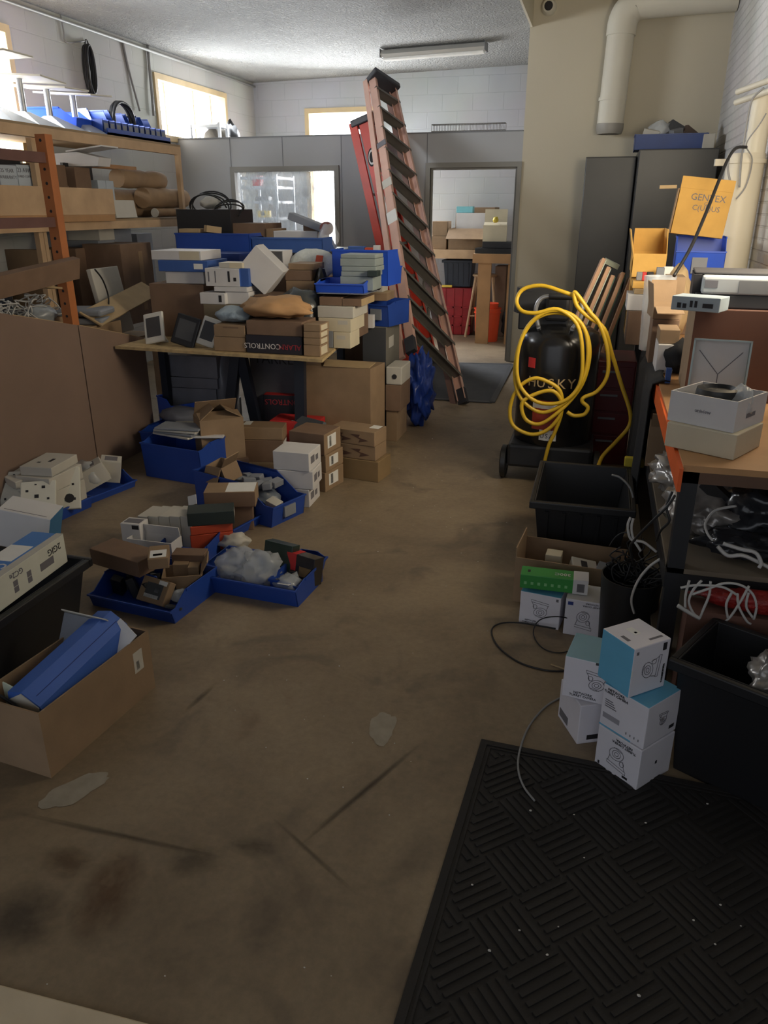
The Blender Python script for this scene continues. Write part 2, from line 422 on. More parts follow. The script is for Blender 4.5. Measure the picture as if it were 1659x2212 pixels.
def soft_stain(name, c, rx, ry, rz, col, seed, label, strength=.8, sc=3.0):
    m = bpy.data.materials.new(name+'_mark'); m.use_nodes = True; n = m.node_tree.nodes; L = m.node_tree.links; b = n['Principled BSDF']
    b.inputs['Base Color'].default_value = (*col, 1); b.inputs['Roughness'].default_value = .6
    t = n.new('ShaderNodeTexCoord'); mp = n.new('ShaderNodeMapping'); mp.inputs['Location'].default_value = (-1, -1, 0); mp.inputs['Scale'].default_value = (2, 2, 0)
    g = n.new('ShaderNodeTexGradient'); g.gradient_type = 'SPHERICAL'; L.new(t.outputs['Generated'], mp.inputs[0]); L.new(mp.outputs[0], g.inputs[0])
    q = n.new('ShaderNodeTexNoise'); q.inputs['Scale'].default_value = sc; q.inputs['Detail'].default_value = 6; q.inputs['Roughness'].default_value = .65; q.noise_dimensions = '4D'; q.inputs['W'].default_value = seed
    L.new(t.outputs['Generated'], q.inputs['Vector'])
    mu = n.new('ShaderNodeMath'); mu.operation = 'MULTIPLY'; L.new(g.outputs['Fac'], mu.inputs[0]); L.new(q.outputs['Fac'], mu.inputs[1])
    r = n.new('ShaderNodeValToRGB'); r.color_ramp.elements[0].position = .10; r.color_ramp.elements[0].color = (0, 0, 0, 1); r.color_ramp.elements[1].position = .42; r.color_ramp.elements[1].color = (strength,)*3+(1,)
    L.new(mu.outputs[0], r.inputs[0]); L.new(r.outputs[0], b.inputs['Alpha'])
    mb = MB(); mb.quad((-rx, -ry, .0008), (rx, -ry, .0008), (rx, ry, .0008), (-rx, ry, .0008)); o = mb.build(name, m, loc=c, rot=(0, 0, rz)); return tag(o, label, 'stain')
soft_stain('rust_stain', at(235, 1930, z=0), .11, .20, R(12), srgb(92, 60, 36), 1.3, 'rust-brown stain on the concrete below the large open carton', .5, 4)
soft_stain('rust_stain', at(150, 1865, z=0), .12, .07, R(-10), srgb(90, 62, 40), 4.1, 'fainter rust-brown stain left of the larger one on the near floor', .4, 4)
soft_stain('oil_stain', at(45, 1985, z=0), .16, .14, 0, srgb(48, 42, 42), 2.2, 'dark oil stain on the near floor at the left edge', .45)
soft_stain('oil_stain', at(420, 1860, z=0), .10, .08, R(20), srgb(60, 54, 46), 6.2, 'dark smudge on the near floor toward the middle', .35, 4)
soft_stain('oil_stain', at(545, 1830, z=0), .09, .05, 0, srgb(56, 52, 46), 8.2, 'dark square-edged smudge on the near floor left of the paint spill', .35, 5)
def streak(c0, c1, wd, seed, label, st=.5):
    d = c1-c0; soft_stain('floor_streak', (c0+c1)/2, d.length/2, wd, math.atan2(d.y, d.x), srgb(58, 50, 42), seed, label, st, 2.5)
streak(at(600, 1865, z=0), at(935, 1585, z=0), .016, 3.3, 'dark scuff line running from the paint spill toward the near floor')
streak(at(-40, 1740, z=0), at(560, 1870, z=0), .014, 5.3, 'faint dark line across the near floor under the large open carton')
streak(at(390, 1545, z=0), at(470, 1475, z=0), .018, 7.3, 'short dark streak on the floor right of the large open carton')
streak(at(560, 1740, z=0), at(800, 1960, z=0), .012, 9.1, 'faint crossing scuff line on the near floor', .35)
# walls
BLK = block_mat('block_wall', srgb(182, 184, 187), .40, .20, .006, 0, .3, .93)
BLKL = block_mat('block_wall_left', srgb(184, 184, 178), .40, .20, .006, 1, .3, .93)
BRK = block_mat('painted_brick', srgb(205, 201, 192), .21, .072, .008, 1, .6, .88)
GYP = mat('partition_grey', srgb(168, 170, 173), .6, .03, 1.5)
BEIGE = mat('wall_beige', srgb(196, 188, 168), .75, .03, 1.2, .04, 50)
def wall_with_hole(mb, axis, pos, th, lo, hi, z0, z1, holes):
    """wall in the plane axis=pos between lo..hi with rectangular holes (a,b,za,zb)"""
    def bx(a, b, za, zb):
        if b-a < 1e-4 or zb-za < 1e-4: return
        if axis == 'y': mb.box(a, b, pos, pos+th, za, zb)
        else: mb.box(pos, pos+th, a, b, za, zb)
    cur = lo
    for (a, b, za, zb) in sorted(holes):
        bx(cur, a, z0, z1); bx(a, b, z0, za); bx(a, b, zb, z1); cur = b
    bx(cur, hi, z0, z1)
WB = (-4.06, -3.17, 1.10, 2.83)          # back window
WL1 = (8.42, 10.05, 2.38, 2.93)          # left window beyond the shelf
WL2 = (4.55, 6.10, 1.95, 2.95)           # left window above the shelf
WR = (3.0, 4.1, 1.5, 2.4)                # unseen window added as source of the warm bench light
mb = MB(); wall_with_hole(mb, 'y', YB, .2, XL-.2, XR+.4, 0, 4.1, [WB]); struct(mb.build('wall_back', BLK))
mb = MB(); wall_with_hole(mb, 'x', XL-.2, .2, -3.2, YB, 0, 3.6, [WL2, WL1]); struct(mb.build('wall_left', BLKL))
mb = MB(); wall_with_hole(mb, 'x', XR, .2, -3.2, YB, 0, 4.1, [WR]); struct(mb.build('wall_right', BRK))
# partition: window opening, door opening
DX0, DX1, DZ = -1.864, -.937, 2.022
PW = (-4.155, -2.945, .98, 2.01)
PZ = 2.355
mb = MB(); wall_with_hole(mb, 'y', YP, .10, XL, -.895, 0, PZ, [(PW[0], PW[1], PW[2], PW[3]), (DX0, DX1, 0, DZ)])
struct(mb.build('wall_partition', GYP))
mb = MB()
for px in (497, 610, 737, 923): 
    x = at(px, 320, y=YP).x; mb.box(x-.004, x+.004, YP-.003, YP, (2.06 if px in (610,) else 0.02), PZ)
mb.box(XL, -.9, YP-.006, YP+.106, PZ, PZ+.012)
struct(mb.build('trim_2', mat('trim_grey', srgb(118, 120, 124), .55, .03, 3)))
FRM = mat('door_frame_grey', srgb(136, 134, 128), .5, .03, 3)
mb = MB()
mb.box(DX0-.05, DX0, YP-.02, YP+.12, 0, DZ+.05); mb.box(DX1, DX1+.045, YP-.02, YP+.12, 0, DZ+.05); mb.box(DX0, DX1, YP-.02, YP+.12, DZ, DZ+.05)
mb.box(DX0, DX0+.02, YP+.03, YP+.06, 0, DZ); mb.box(DX1-.02, DX1, YP+.03, YP+.06, 0, DZ); mb.box(DX0+.02, DX1-.02, YP+.03, YP+.06, DZ-.02, DZ)
struct(mb.build('door_1', FRM))
# the grey door leaf, opened into the back room against the partition
mb = MB(); mb.box(DX0-.93, DX0-.06, YP+.135, YP+.175, .01, DZ-.02); struct(mb.build('door_2', mat('door_leaf', srgb(150, 150, 148), .5, .03, 2)))
# partition window: frame, dirty reflective pane
mb = MB(); fw = .05
for (a0, a1, z0, z1) in ((PW[0]-fw, PW[0]+.004, PW[2]-fw, PW[3]+fw), (PW[1]-.004, PW[1]+fw, PW[2]-fw, PW[3]+fw), (PW[0]+.004, PW[1]-.004, PW[3]-.004, PW[3]+fw), (PW[0]+.004, PW[1]-.004, PW[2]-fw, PW[2]+.004)):
    mb.box(a0, a1, YP-.02, YP+.12, z0, z1)
wf = struct(mb.build('window_1', FRM))
def glass_mat():
    m = bpy.data.materials.new('dirty_glass'); m.use_nodes = True; n = m.node_tree.nodes; L = m.node_tree.links
    b = n['Principled BSDF']; b.inputs['Roughness'].default_value = .12; b.inputs['Base Color'].default_value = (*srgb(205, 212, 218), 1)
    t = n.new('ShaderNodeTexCoord'); mp = n.new('ShaderNodeMapping'); mp.inputs['Scale'].default_value = (5.5, 1, 1.6)
    L.new(t.outputs['Object'], mp.inputs[0])
    q = n.new('ShaderNodeTexNoise'); q.inputs['Scale'].default_value = 2.2; q.inputs['Detail'].default_value = 7; q.inputs['Roughness'].default_value = .7; L.new(mp.outputs[0], q.inputs[0])
    r = n.new('ShaderNodeValToRGB'); r.color_ramp.elements[0].position = .42; r.color_ramp.elements[0].color = (.30, .30, .30, 1); r.color_ramp.elements[1].position = .74; r.color_ramp.elements[1].color = (.88, .88, .88, 1)
    L.new(q.outputs['Fac'], r.inputs[0]); L.new(r.outputs[0], b.inputs['Alpha'])
    return m
mb = MB(); mb.box(PW[0], PW[1], YP+.045, YP+.051, PW[2], PW[3]); mb.build('window_pane', glass_mat(), wf)
# beige wall to the right of the door, full height of the tall bay
mb = MB(); mb.box(-.895, XR, YP, YP+.12, 0, 4.05); struct(mb.build('wall_beige', BEIGE))
# ceilings: textured one over the left, higher one over the right bay, the drop between
def pop_mat():
    m = mat('popcorn_ceiling', srgb(164, 165, 163), .9, .05, 3)
    n = m.node_tree.nodes; L = m.node_tree.links; b = n['Principled BSDF']
    t = n.new('ShaderNodeTexCoord'); v = n.new('ShaderNodeTexNoise'); v.inputs['Scale'].default_value = 38; v.inputs['Detail'].default_value = 3; v.inputs['Roughness'].default_value = .6
    L.new(t.outputs['Object'], v.inputs['Vector'])
    r = n.new('ShaderNodeValToRGB'); r.color_ramp.elements[0].position = .42; r.color_ramp.elements[1].position = .62; L.new(v.outputs['Fac'], r.inputs[0])
    bp = n.new('ShaderNodeBump'); bp.inputs['Strength'].default_value = 1.0; bp.inputs['Distance'].default_value = .02; L.new(r.outputs[0], bp.inputs['Height']); L.new(bp.outputs[0], b.inputs['Normal'])
    return m
POP = pop_mat(); xs = -.89
mb = MB(); c = [(XL-.2, -3.2), (xs, -3.2), (xs, YB+.2), (XL-.2, YB+.2)]
mb.hexa([(x, y, ceil_z(x)) for x, y in c]+[(x, y, 3.62) for x, y in c]); struct(mb.build('ceiling', POP))
mb = MB(); mb.box(xs-.1, XR+.2, -3.2, YB+.2, 3.95, 4.1); struct(mb.build('ceiling_high', BEIGE))
mb = MB(); mb.box(xs, xs+.02, -3.2, YP, 3.27, 3.95); struct(mb.build('trim_3', BEIGE))
# windows: pine casings and bright panes
PANE = mat('bright_pane', (.9, .95, 1), .3, .02, 2, emit=(.95, .98, 1, WIN_STRENGTH))
PANEB = mat('bright_pane_back', (.9, .95, 1), .3, .02, 2, emit=(.97, .99, 1, BACK_STRENGTH))
PANER = mat('added_pane_warm', (.95, .9, .8), .3, .02, 2, emit=(1, .88, .68, 4.0))  # glowing pane of the added right window
def window(name, axis, pos, hole, into, pane_m, m_frame, mull=()):
    a, b, z0, z1 = hole; mb = MB(); q = .055
    def bx(mb, a0, a1, za, zb, d0, d1):
        lo, hi = sorted((pos+into*d0, pos+into*d1))
        if axis == 'y': mb.box(a0, a1, lo, hi, za, zb)
        else: mb.box(lo, hi, a0, a1, za, zb)
    for (a0, a1, za, zb) in ((a-q, a+.005, z0-q, z1+q), (b-.005, b+q, z0-q, z1+q), (a+.005, b-.005, z1-.005, z1+q), (a+.005, b-.005, z0-q, z0+.005)): bx(mb, a0, a1, za, zb, -.12, .022)
    for k in mull: bx(mb, k-.012, k+.012, z0, z1, -.09, -.06)
    o = struct(mb.build(name, m_frame))
    p = MB(); bx(p, a, b, z0, z1, -.10, -.095); p.build('window_pane', pane_m, o)
    return o
PINE = mat('window_pine', srgb(206, 182, 140), .6, .08, 6)
window('window_2', 'x', XL, WL1, 1, PANE, PINE, (8.68, 9.35, 9.8))
window('window_3', 'x', XL, WL2, 1, PANE, PINE, (5.3,))
window('window_4', 'y', YB, WB, -1, PANEB, PINE)
window('window_added', 'x', XR, WR, -1, PANER, PINE)  # out of view, added for warm light on the bench
# pipe chase strip along left wall top
mb = MB(); mb.tube([(XL+.03, -2, 3.17), (XL+.03, YB-.02, 3.17)], .014, 8); struct(mb.build('trim_4', mat('conduit_grey', srgb(150, 150, 146), .5, .03, 4), smooth=1))
# ================================================================== LEFT SIDE: lumber shelf and what is on it
SX = -3.80; SB = -4.84; SY0, SY1 = 3.55, 6.90; ST, SM, SL = 2.155, 1.545, .72
sh = thing('lumber_shelf', 'long pine lumber shelf with three decks along the left wall', 'shelf', (0, 0, 0))
DECKM = mat('plywood_deck', srgb(150, 128, 98), .75, .12, 4)
mb = MB(); mb.box(SB, SX, SY0, SY1, ST-.018, ST-.002); mb.build('top_deck', DECKM, sh)
mb = MB(); mb.box(SB, SX, SY0, SY1-.02, SM-.018, SM-.002); mb.build('middle_deck', DECKM, sh)
mb = MB(); mb.box(SB, -3.32, 3.0, 5.4, SL-.02, SL-.002); mb.build('lower_deck', DECKM, sh)
mb = MB(); mb.box(SX-.04, SX, SY0, SY1, ST-.085, ST-.018); mb.build('front_rail', WOOD, sh)
mb = MB(); mb.box(SX-.04, SX, SY0, SY1, SM-.078, SM-.018); mb.build('front_rail', WOOD, sh)
for (y0, z0, z1, xo) in ((SY1-.05, 0, ST-.085, 0), (4.93, SM, ST-.085, -.045), (4.86, .70, SM-.078, -.045), (SY0, 0, ST-.085, 0)):
    mb = MB(); mb.box(SX-.04+xo, SX+xo, y0, y0+.045, z0, z1)
    if z0 == .70: mb.box(SX-.085, SX-.045, y0+.05, y0+.085, z0, z1)
    mb.build('upright', WOOD, sh)
for y0 in (SY1-.05, SY0, 5.2):
    mb = MB(); mb.box(SB, SB+.04, y0, y0+.045, 0, ST-.018); mb.build('upright', WOOD, sh)
for y0 in (3.0, 5.36): MB().box(-3.36, -3.32, y0, y0+.04, 0, SL-.02).build('deck_leg', WOOD, sh)

def side_box(xl, xr, top, z, X, d, ref=None, ztop=None):
    """pose of a box facing the aisle (+x): photo columns xl..xr of its face on the plane x=X"""
    ref = ref or top+20
    y0, y1 = at(xl, ref, x=X).y, at(xr, ref, x=X).y; h = height_at(Vector((X, y0, 0)), top)-z
    return (Vector((X-d/2, (y0+y1)/2, z)), R(90), y1-y0, d, h)
# loose boards standing on the middle ledge
y1 = at(243, 450, x=-3.78).y
o = MB().box(-3.795, -3.757, 3.6, y1, SM+.03, SM+.215).build('pine_board', WOOD, bevel=.003); tag(o, 'wide pine board standing on edge along the middle shelf rail', 'board')
o = MB().box(-3.795, -3.75, 3.6, y1-.02, SM-.018, SM+.03).build('pine_batten', WOODD, bevel=.003); tag(o, 'narrow pine batten under the wide board on the middle shelf', 'board')
# boxes on the middle deck
TEAL = mat('ink_teal', srgb(50, 110, 135), .6)
WIREB = mat('card_pale_blue_white', srgb(176, 186, 196), .6, .04, 8)
carton('wire_carton', 'white cable carton printed with a teal logo at the left end of the middle shelf', 'box', side_box(3, 41, 355, SM, -3.9, .35, 400), WIREB, 'white cable cartons',
       deco=[('text', 'front', '25 YEAR', .45, .90, .055, INKG, 0), ('text', 'front', 'WARRANTY', .45, .78, .048, INKG, 0), ('text', 'front', 'VC', .45, .42, .15, TEAL, 0)])
carton('wire_carton', 'plain white cable carton right of the one with the teal logo', 'box', side_box(42, 78, 355, SM, -3.9, .35, 400), WIREB, 'white cable cartons',
       deco=[('text', 'front', '23 AWG', .45, .90, .05, INKG, 0), ('text', 'front', 'HARD COPPER', .45, .79, .034, INKG, 0)])
p1 = side_box(79, 150, 398, SM, -3.95, .4, 410); carton('brown_carton', 'brown carton behind the orange upright on the middle shelf, lower of two', 'box', p1, CARDD, seam=True)
p2 = side_box(78, 143, 352, SM+p1[4], -3.97, .4, 375); carton('brown_carton', 'brown carton behind the orange upright on the middle shelf, upper of two', 'box', p2, CARDD)
p3 = side_box(165, 198, 360, SM, -3.93, .35, 400); carton('brown_carton', 'tall narrow brown carton standing on the middle shelf', 'box', p3, CARDD)
o = MB().box(-.18, .18, -.012, .012, 0, .40).build('black_sheet', BLACK, loc=(-4.05, at(150, 400, x=-4.05).y+.12, SM), rot=(0, 0, R(90))); tag(o, 'dark panel standing between two brown cartons on the middle shelf', 'panel')
pw = side_box(213, 230, 389, SM, -3.93, .12, 410); carton('small_white_carton', 'small white carton on the middle shelf, left of a pair', 'box', pw, WIREB, 'pair of small white cartons')
pw = side_box(231, 247, 390, SM, -3.93, .12, 410); carton('small_white_carton', 'small white carton on the middle shelf, right of a pair', 'box', pw, WIREB, 'pair of small white cartons')
# foam packing on the upper carton
fz = SM+p1[4]+p2[4]; yy = at(160, 345, x=-3.98).y
t = thing('foam_packing', 'white bent foam packing piece lying on top of the brown cartons', 'packing', (-4.0, yy, fz))
MB().prism([(-.22, 0), (.22, 0), (.24, .06), (.05, .10), (-.20, .09)], .16).build('foam_block', WHITE, t)
o = MB().box(-.02, .30, -.02, .20, .102, .112).build('foam_flap', WHITE, t); o.rotation_euler = (0, R(-6), 0)
# rolls of brown paper and tubes
KRAFT = mat('kraft_paper', srgb(150, 124, 96), .85, .15, 6, .15, 12)
def roll(nm, label, X, ya, yb, r, z, m, seed, cat='roll', grp=None):
    pts = [(X+.02*mnoise.noise(Vector((i*.7, seed, 0))), ya+(yb-ya)*i/8, z+r+.012*mnoise.noise(Vector((i*.9, seed, 3)))) for i in range(9)]
    rr = [r*(1+.10*mnoise.noise(Vector((i*1.3, seed, 9)))) for i in range(9)]
    o = MB().tube(pts, rr, 14).build(nm, m, smooth=40); return tag(o, label, cat, grp)
ya, yb = at(255, 410, x=-4.0).y, at(350, 415, x=-4.0).y
roll('paper_roll', 'crumpled roll of brown paper on the middle shelf, topmost of three', -4.0, ya, yb, .075, SM+.235, KRAFT, 2, grp='brown paper rolls')
roll('paper_roll', 'crumpled roll of brown paper on the middle shelf, behind the lower roll', -4.12, ya-.1, yb, .115, SM, KRAFT, 5, grp='brown paper rolls')
roll('paper_roll', 'crumpled roll of brown paper on the middle shelf, lowest and nearest the front', -3.93, ya+.25, yb+.25, .085, SM+.075, KRAFT, 8, grp='brown paper rolls')
o = MB().box(-.38, .38, -.06, .06, 0, .03).build('flat_board', WOODD, loc=(-4.15, (ya+yb)/2-.25, SM+.39), rot=(0, 0, R(92))); tag(o, 'thin tan board lying across the paper rolls', 'board')
cp = at(335, 459, x=-3.87)
t = thing('cardboard_tube', 'cardboard mailing tube with a white end cap on the middle shelf edge', 'tube', (-3.87, cp.y, SM+.038))
MB().tube([(0, 0, 0), (0, .55, 0)], .036, 16).build('tube_body', KRAFT, t, smooth=40)
MB().tube([(0, -.008, 0), (0, 0, 0)], .038, 16).build('end_cap', WHITEP, t, smooth=40)
pw = side_box(247, 298, 432, SM, -3.79, .04, 450); carton('flat_white_carton', 'flat off-white carton leaning on the middle shelf edge', 'box', pw, WHITEW, rot=(R(-8), 0, R(94)))
# framed dark panel in the upper bay
a_ = at(12, 310, x=-4.1)
t = thing('framed_sheet', 'dark framed sheet with a white edge at the left end of the shelf', 'panel', (-4.1, a_.y, SM), 0)
MB().box(-.01, .01, -.32, .12, 0, .46).build('panel', BLACK, t); MB().box(.01, .02, .105, .12, .02, .46).box(.01, .02, -.02, .12, .0, .018).build('white_edge', WHITEP, t)

# things between middle and lower deck
def sb(nm, label, xl, xr, top, X, d, m, z=SL, ref=None, grp=None, **k): return carton(nm, label, 'box', side_box(xl, xr, top, z, X, d, ref), m, grp, **k)
q1 = side_box(214, 250, 520, SL, -4.0, .35, 540); z1 = SL+q1[4]
carton('grey_carton', 'grey carton under the small white boxes below the middle shelf', 'box', q1, GREYC)
carton('small_white_carton', 'small white carton with a black print below the middle shelf, lower one', 'box', side_box(216, 249, 520, z1, -4.0, .3, 520)[:4]+(.10,), WHITEW, 'white cartons below the middle shelf')
carton('small_white_carton', 'small white carton below the middle shelf, upper one', 'box', side_box(200, 238, 500, z1+.102, -4.0, .3, 505)[:4]+(.11,), WHITEW, 'white cartons below the middle shelf')
sb('grey_carton', 'flat grey carton in the shade right of the small white boxes', 247, 285, 496, -4.15, .3, GREYC)
sb('grey_carton', 'small grey carton in the shade beside the shelf end', 297, 330, 505, -4.2, .3, GREYC)
sb('brown_carton', 'dark brown carton with a taped edge leaning below the middle shelf', 265, 331, 528, -3.72, .35, CARDD, ref=580, deco=[('sticker', 'front', .55, .15, .68, .9, CARD)])
sb('brown_carton', 'brown carton in the shade left of the white boxes', 165, 214, 537, -4.05, .35, CARDD)
sb('brown_carton', 'narrow brown carton behind the double upright', 98, 113, 540, -4.0, .35, CARD)
lump('black_bag', 'black plastic bag bulging at the left end of the lower shelf', 'bag', (-4.28, 4.48, SL), .70, .62, .56, mat('bag_blueblack', srgb(34, 42, 54), .3, .2, 5, .4, 10), 3, rough=.2)
# white hinged enclosure, grey trays
e = at(252, 612, x=-3.45)
t = thing('enclosure_door', 'off-white metal enclosure cover leaning up behind the cardboard sheets', 'panel', (-3.47, e.y, SL), 0, rot=(0, R(-10), 0))
MB().box(-.02, .02, -.17, .17, .02, .50).build('cover', WHITEW, t, bevel=.006); MB().box(.02, .026, .11, .13, .18, .21).box(.02, .026, -.05, -.035, .08, .11).build('latch', INK, t)
for i, (lb, dz) in enumerate((('grey plastic tray lying on another tray', .055), ('grey plastic tray under another tray', 0))):
    o = MB().box(-.16, .16, -.13, .13, 0, .045).build('plastic_tray', GREYC, bevel=.015, loc=(-3.42, at(178, 625, x=-3.42).y, SL+.16+dz), rot=(0, 0, R(12))); tag(o, lb, 'tray', 'grey plastic trays')
carton('brown_carton', 'open-topped brown box the grey trays lie on', 'box', (Vector((-3.42, at(178, 640, x=-3.42).y, SL)), R(90), .38, .30, .16), CARD)
# a box of white cable offcuts
oc = open_carton('brown_carton', 'open brown carton full of white cable offcuts behind the cardboard sheets', 'box', (Vector((-3.50, 4.02, SL)), R(90), .62, .34, .25), CARD)
mb = MB(); rnd = random.Random(4)
for i in range(46):
    p = Vector((rnd.uniform(-.15, .15), rnd.uniform(-.28, .28), .27)); pts = []
    for k in range(7):
        pts.append(p.copy()); p += Vector((rnd.uniform(-.09, .09), rnd.uniform(-.10, .10), rnd.uniform(-.05, .07))); p.z = min(max(p.z, .20), .38); p.x = max(-.16, min(.17, p.x)); p.y = max(-.30, min(.30, p.y))
    mb.tube(pts, .0042, 5, 4)
o = mb.build('cable_tangle', CORDW, smooth=1, loc=(-3.50, 4.02, SL)); tag(o, 'tangle of thin white cable offcuts behind the cardboard sheets', 'cable', kind='stuff')
cable('loose_cable', 'thin dark cable arching down beside the white enclosure cover', [at(205, 582, x=-3.35), at(222, 605, x=-3.36), at(234, 640, x=-3.38), at(234, 668, x=-3.36)], .006, CORDB)
lump('grey_bag', 'grey crumpled plastic bag among the white offcuts', 'bag', (-3.38, at(82, 645, x=-3.38).y, SL+.20), .16, .2, .14, mat('bag_grey', srgb(140, 146, 150), .35, .12, 9, .4, 14), 6)
# flattened carton flaps
def slab(nm, label, a, b, wdt, th, m, cat='cardboard', up=(0, 0, 1)):
    o = MB().bar(a, b, wdt, th, up).build(nm, m, bevel=.002); return tag(o, label, cat)
slab('carton_sheet', 'long brown folded carton lying across in front of the orange upright', at(-20, 622, x=-3.13), at(165, 578, x=-3.11), .05, .125, CARDD, up=(1, 0, 4))
slab('carton_sheet', 'tan flattened carton sloping down toward the table corner', at(195, 690, x=-3.30), at(326, 622, x=-3.42), .17, .012, CARDL, up=(1.0, -.2, 1.6))
slab('carton_sheet', 'short tan cardboard strip on the white cable offcuts', at(78, 618, x=-3.2), at(120, 622, x=-3.2), .10, .012, CARDL)

# orange rack upright standing behind the cardboard sheets
OR = mat('rack_orange', srgb(176, 108, 62), .5, .10, 6); ORD = mat('rack_rust', srgb(104, 72, 66), .6, .15, 6)
PX, PY = -3.20, 4.215
t = thing('rack_upright', 'orange punched-steel rack upright with cross braces standing before the shelf', 'rack', (0, 0, 0))
ztop = height_at(Vector((PX, PY, 0)), 290)
mb = MB(); mb.box(PX-.034, PX+.034, PY-.03, PY-.026, 0, ztop); mb.box(PX-.034, PX-.030, PY-.026, PY+.035, 0, ztop); mb.box(PX+.030, PX+.034, PY-.026, PY+.035, 0, ztop); mb.build('post', OR, t)
mb = MB(); z = .15
while z < ztop: mb.tube([(PX, PY-.0305, z), (PX, PY-.0300, z)], .009, 8); z += .0765
mb.build('slots', INK, t)
mb = MB(); mb.box(PX-.034, PX+.034, 3.1, 3.16, 0, ztop); mb.build('post', OR, t)
for py_ in (342, 480):
    zc = at(106, py_, x=PX).z; mb = MB(); mb.box(PX-.02, PX+.02, 3.16, PY-.03, zc-.028, zc+.028); mb.build('brace', ORD, t)
mb = MB(); mb.box(PX-.05, PX+.05, PY-.05, PY+.05, 0, .006); mb.build('foot_plate', OR, t)

# tall brown cardboard sheets in front of it all
FX = -3.05
SHEET = mat('sheet_brown', srgb(124, 103, 90), .85, .08, 2.5, .04, 70)
ts = [(2.75, 1.27), (4.075, .957)]; tb = [(4.085, .955), (4.78, .775)]
def sheet(label, ts, flap):
    (ya, za), (yb, zb) = ts
    t = thing('cardboard_sheet', label, 'cardboard', (0, 0, 0), group='tall brown cardboard sheets')
    MB().hexa([(FX-.03, ya, 0), (FX, ya, 0), (FX, yb, 0), (FX-.03, yb, 0), (FX-.03, ya, za), (FX, ya, za), (FX, yb, zb), (FX-.03, yb, zb)]).build('sheet', SHEET, t)
    (fa, fb, wd) = flap; f = lambda y: za+(zb-za)*(y-ya)/(yb-ya)
    MB().hexa([(FX-wd, fa, f(fa)-.03), (FX-.005, fa, f(fa)-.004), (FX-.005, fb, f(fb)-.004), (FX-wd*.8, fb, f(fb)-.02), (FX-wd, fa, f(fa)-.022), (FX-.005, fa, f(fa)+.004), (FX-.005, fb, f(fb)+.004), (FX-wd*.8, fb, f(fb)-.012)]).build('top_flap', CARDL, t)
    return t
sheet('tall brown cardboard sheet at the left edge, standing on the floor', ts, (3.55, 3.95, .11))
sheet('brown cardboard sheet running back behind the table corner', tb, (4.10, 4.70, .10))

# on the top deck: white display stands, blue bins
STAND = mat('stand_white', srgb(206, 202, 190), .5, .04, 4); STANDG = mat('stand_grey', srgb(160, 166, 172), .45, .06, 4)
for i, (px, y_) in enumerate(((46, 205), (104, 220), (160, 232))):
    g = at(px, y_, x=-4.05); lb = ('left of the three standing on the top shelf', 'middle of the three on the top shelf', 'nearest the blue bin on the top shelf')[i]
    topz = height_at(g, (170, 192, 206)[i])
    t = thing('pedestal_stand', 'white pedestal stand, '+lb, 'stand', (-4.05, g.y, ST), 0, 'white pedestal stands')
    mb = MB(); mb.hexa([(-.20, -.135, 0), (.22, -.135, 0), (.22, .135, 0), (-.20, .135, 0), (-.03, -.03, .10), (.03, -.03, .10), (.03, .03, .10), (-.03, .03, .10)]); mb.build('base', STANDG, t)
    MB().tube([(0, 0, .08), (0, 0, topz-ST)], .022, 12).build('post', STEEL, t, smooth=40)
    mb = MB(); mb.box(-.25, .25, -.14, .14, topz-ST, topz-ST+.012); o = mb.build('table_top', STAND, t, bevel=.003); o.rotation_euler = (R((-3, 2, 4)[i]), R(4), 0)
g = at(8, 190, x=-4.05)
t = thing('pedestal_stand', 'white pedestal stand at the far left edge of the top shelf', 'stand', (-4.05, g.y-.1, ST), 0, 'white pedestal stands')
MB().hexa([(-.20, -.135, 0), (.22, -.135, 0), (.22, .135, 0), (-.20, .135, 0), (-.03, -.03, .10), (.03, -.03, .10), (.03, .03, .10), (-.03, .03, .10)]).build('base', STANDG, t)
MB().tube([(0, 0, .08), (0, 0, .40)], .022, 12).build('post', STEEL, t, smooth=40); MB().box(-.25, .25, -.15, .13, .40, .412).build('table_top', STAND, t, bevel=.003)
# blue bin on its side, tray of small bins, cable coil
g0, g1 = at(124, 250, x=-4.0), at(214, 262, x=-4.0); hb = height_at(g0, 226)-ST
storage_bin('storage_bin', 'bright blue bin on the top shelf beside the pedestal stands', (Vector((-4.15, (g0.y+g1.y)/2, ST)), R(100), .34, .40, hb), BLUEB, 'blue bins on the top shelf', front=.6)
ya, yb = at(216, 280, x=-3.9).y, at(352, 295, x=-3.9).y
mb = MB(); mb.box(-.12, .12, ya, yb, 0, .02); mb.box(.11, .12, ya, yb, 0, .05); mb.box(-.12, -.11, ya, yb, 0, .05)
o = mb.build('bin_rail_tray', BLUE, loc=(-3.95, 0, ST)); tag(o, 'long low blue tray holding small bins along the top shelf edge', 'tray')
n = 11
for i in range(n):
    yc = ya+(yb-ya)*(i+.5)/n
    t = thing('small_bin', 'small blue bin in a row of equals in the long tray on the top shelf', 'bin', (-3.92, yc, ST+.0215), 0, 'small blue bins in the tray')
    mb = MB(); w_ = (yb-ya)/n*.9
    mb.box(-.05, .05, -w_/2, w_/2, 0, .004); mb.box(.046, .05, -w_/2, w_/2, 0, .085); mb.box(-.05, -.046, -w_/2, w_/2, 0, .10); mb.box(-.05, .05, -w_/2, -w_/2+.003, 0, .095); mb.box(-.05, .05, w_/2-.003, w_/2, 0, .095)
    mb.build('bin_body', BLUE, t); MB().box(.05, .052, -w_*.35, w_*.35, .02, .07).build('bin_label', GREYC, t)
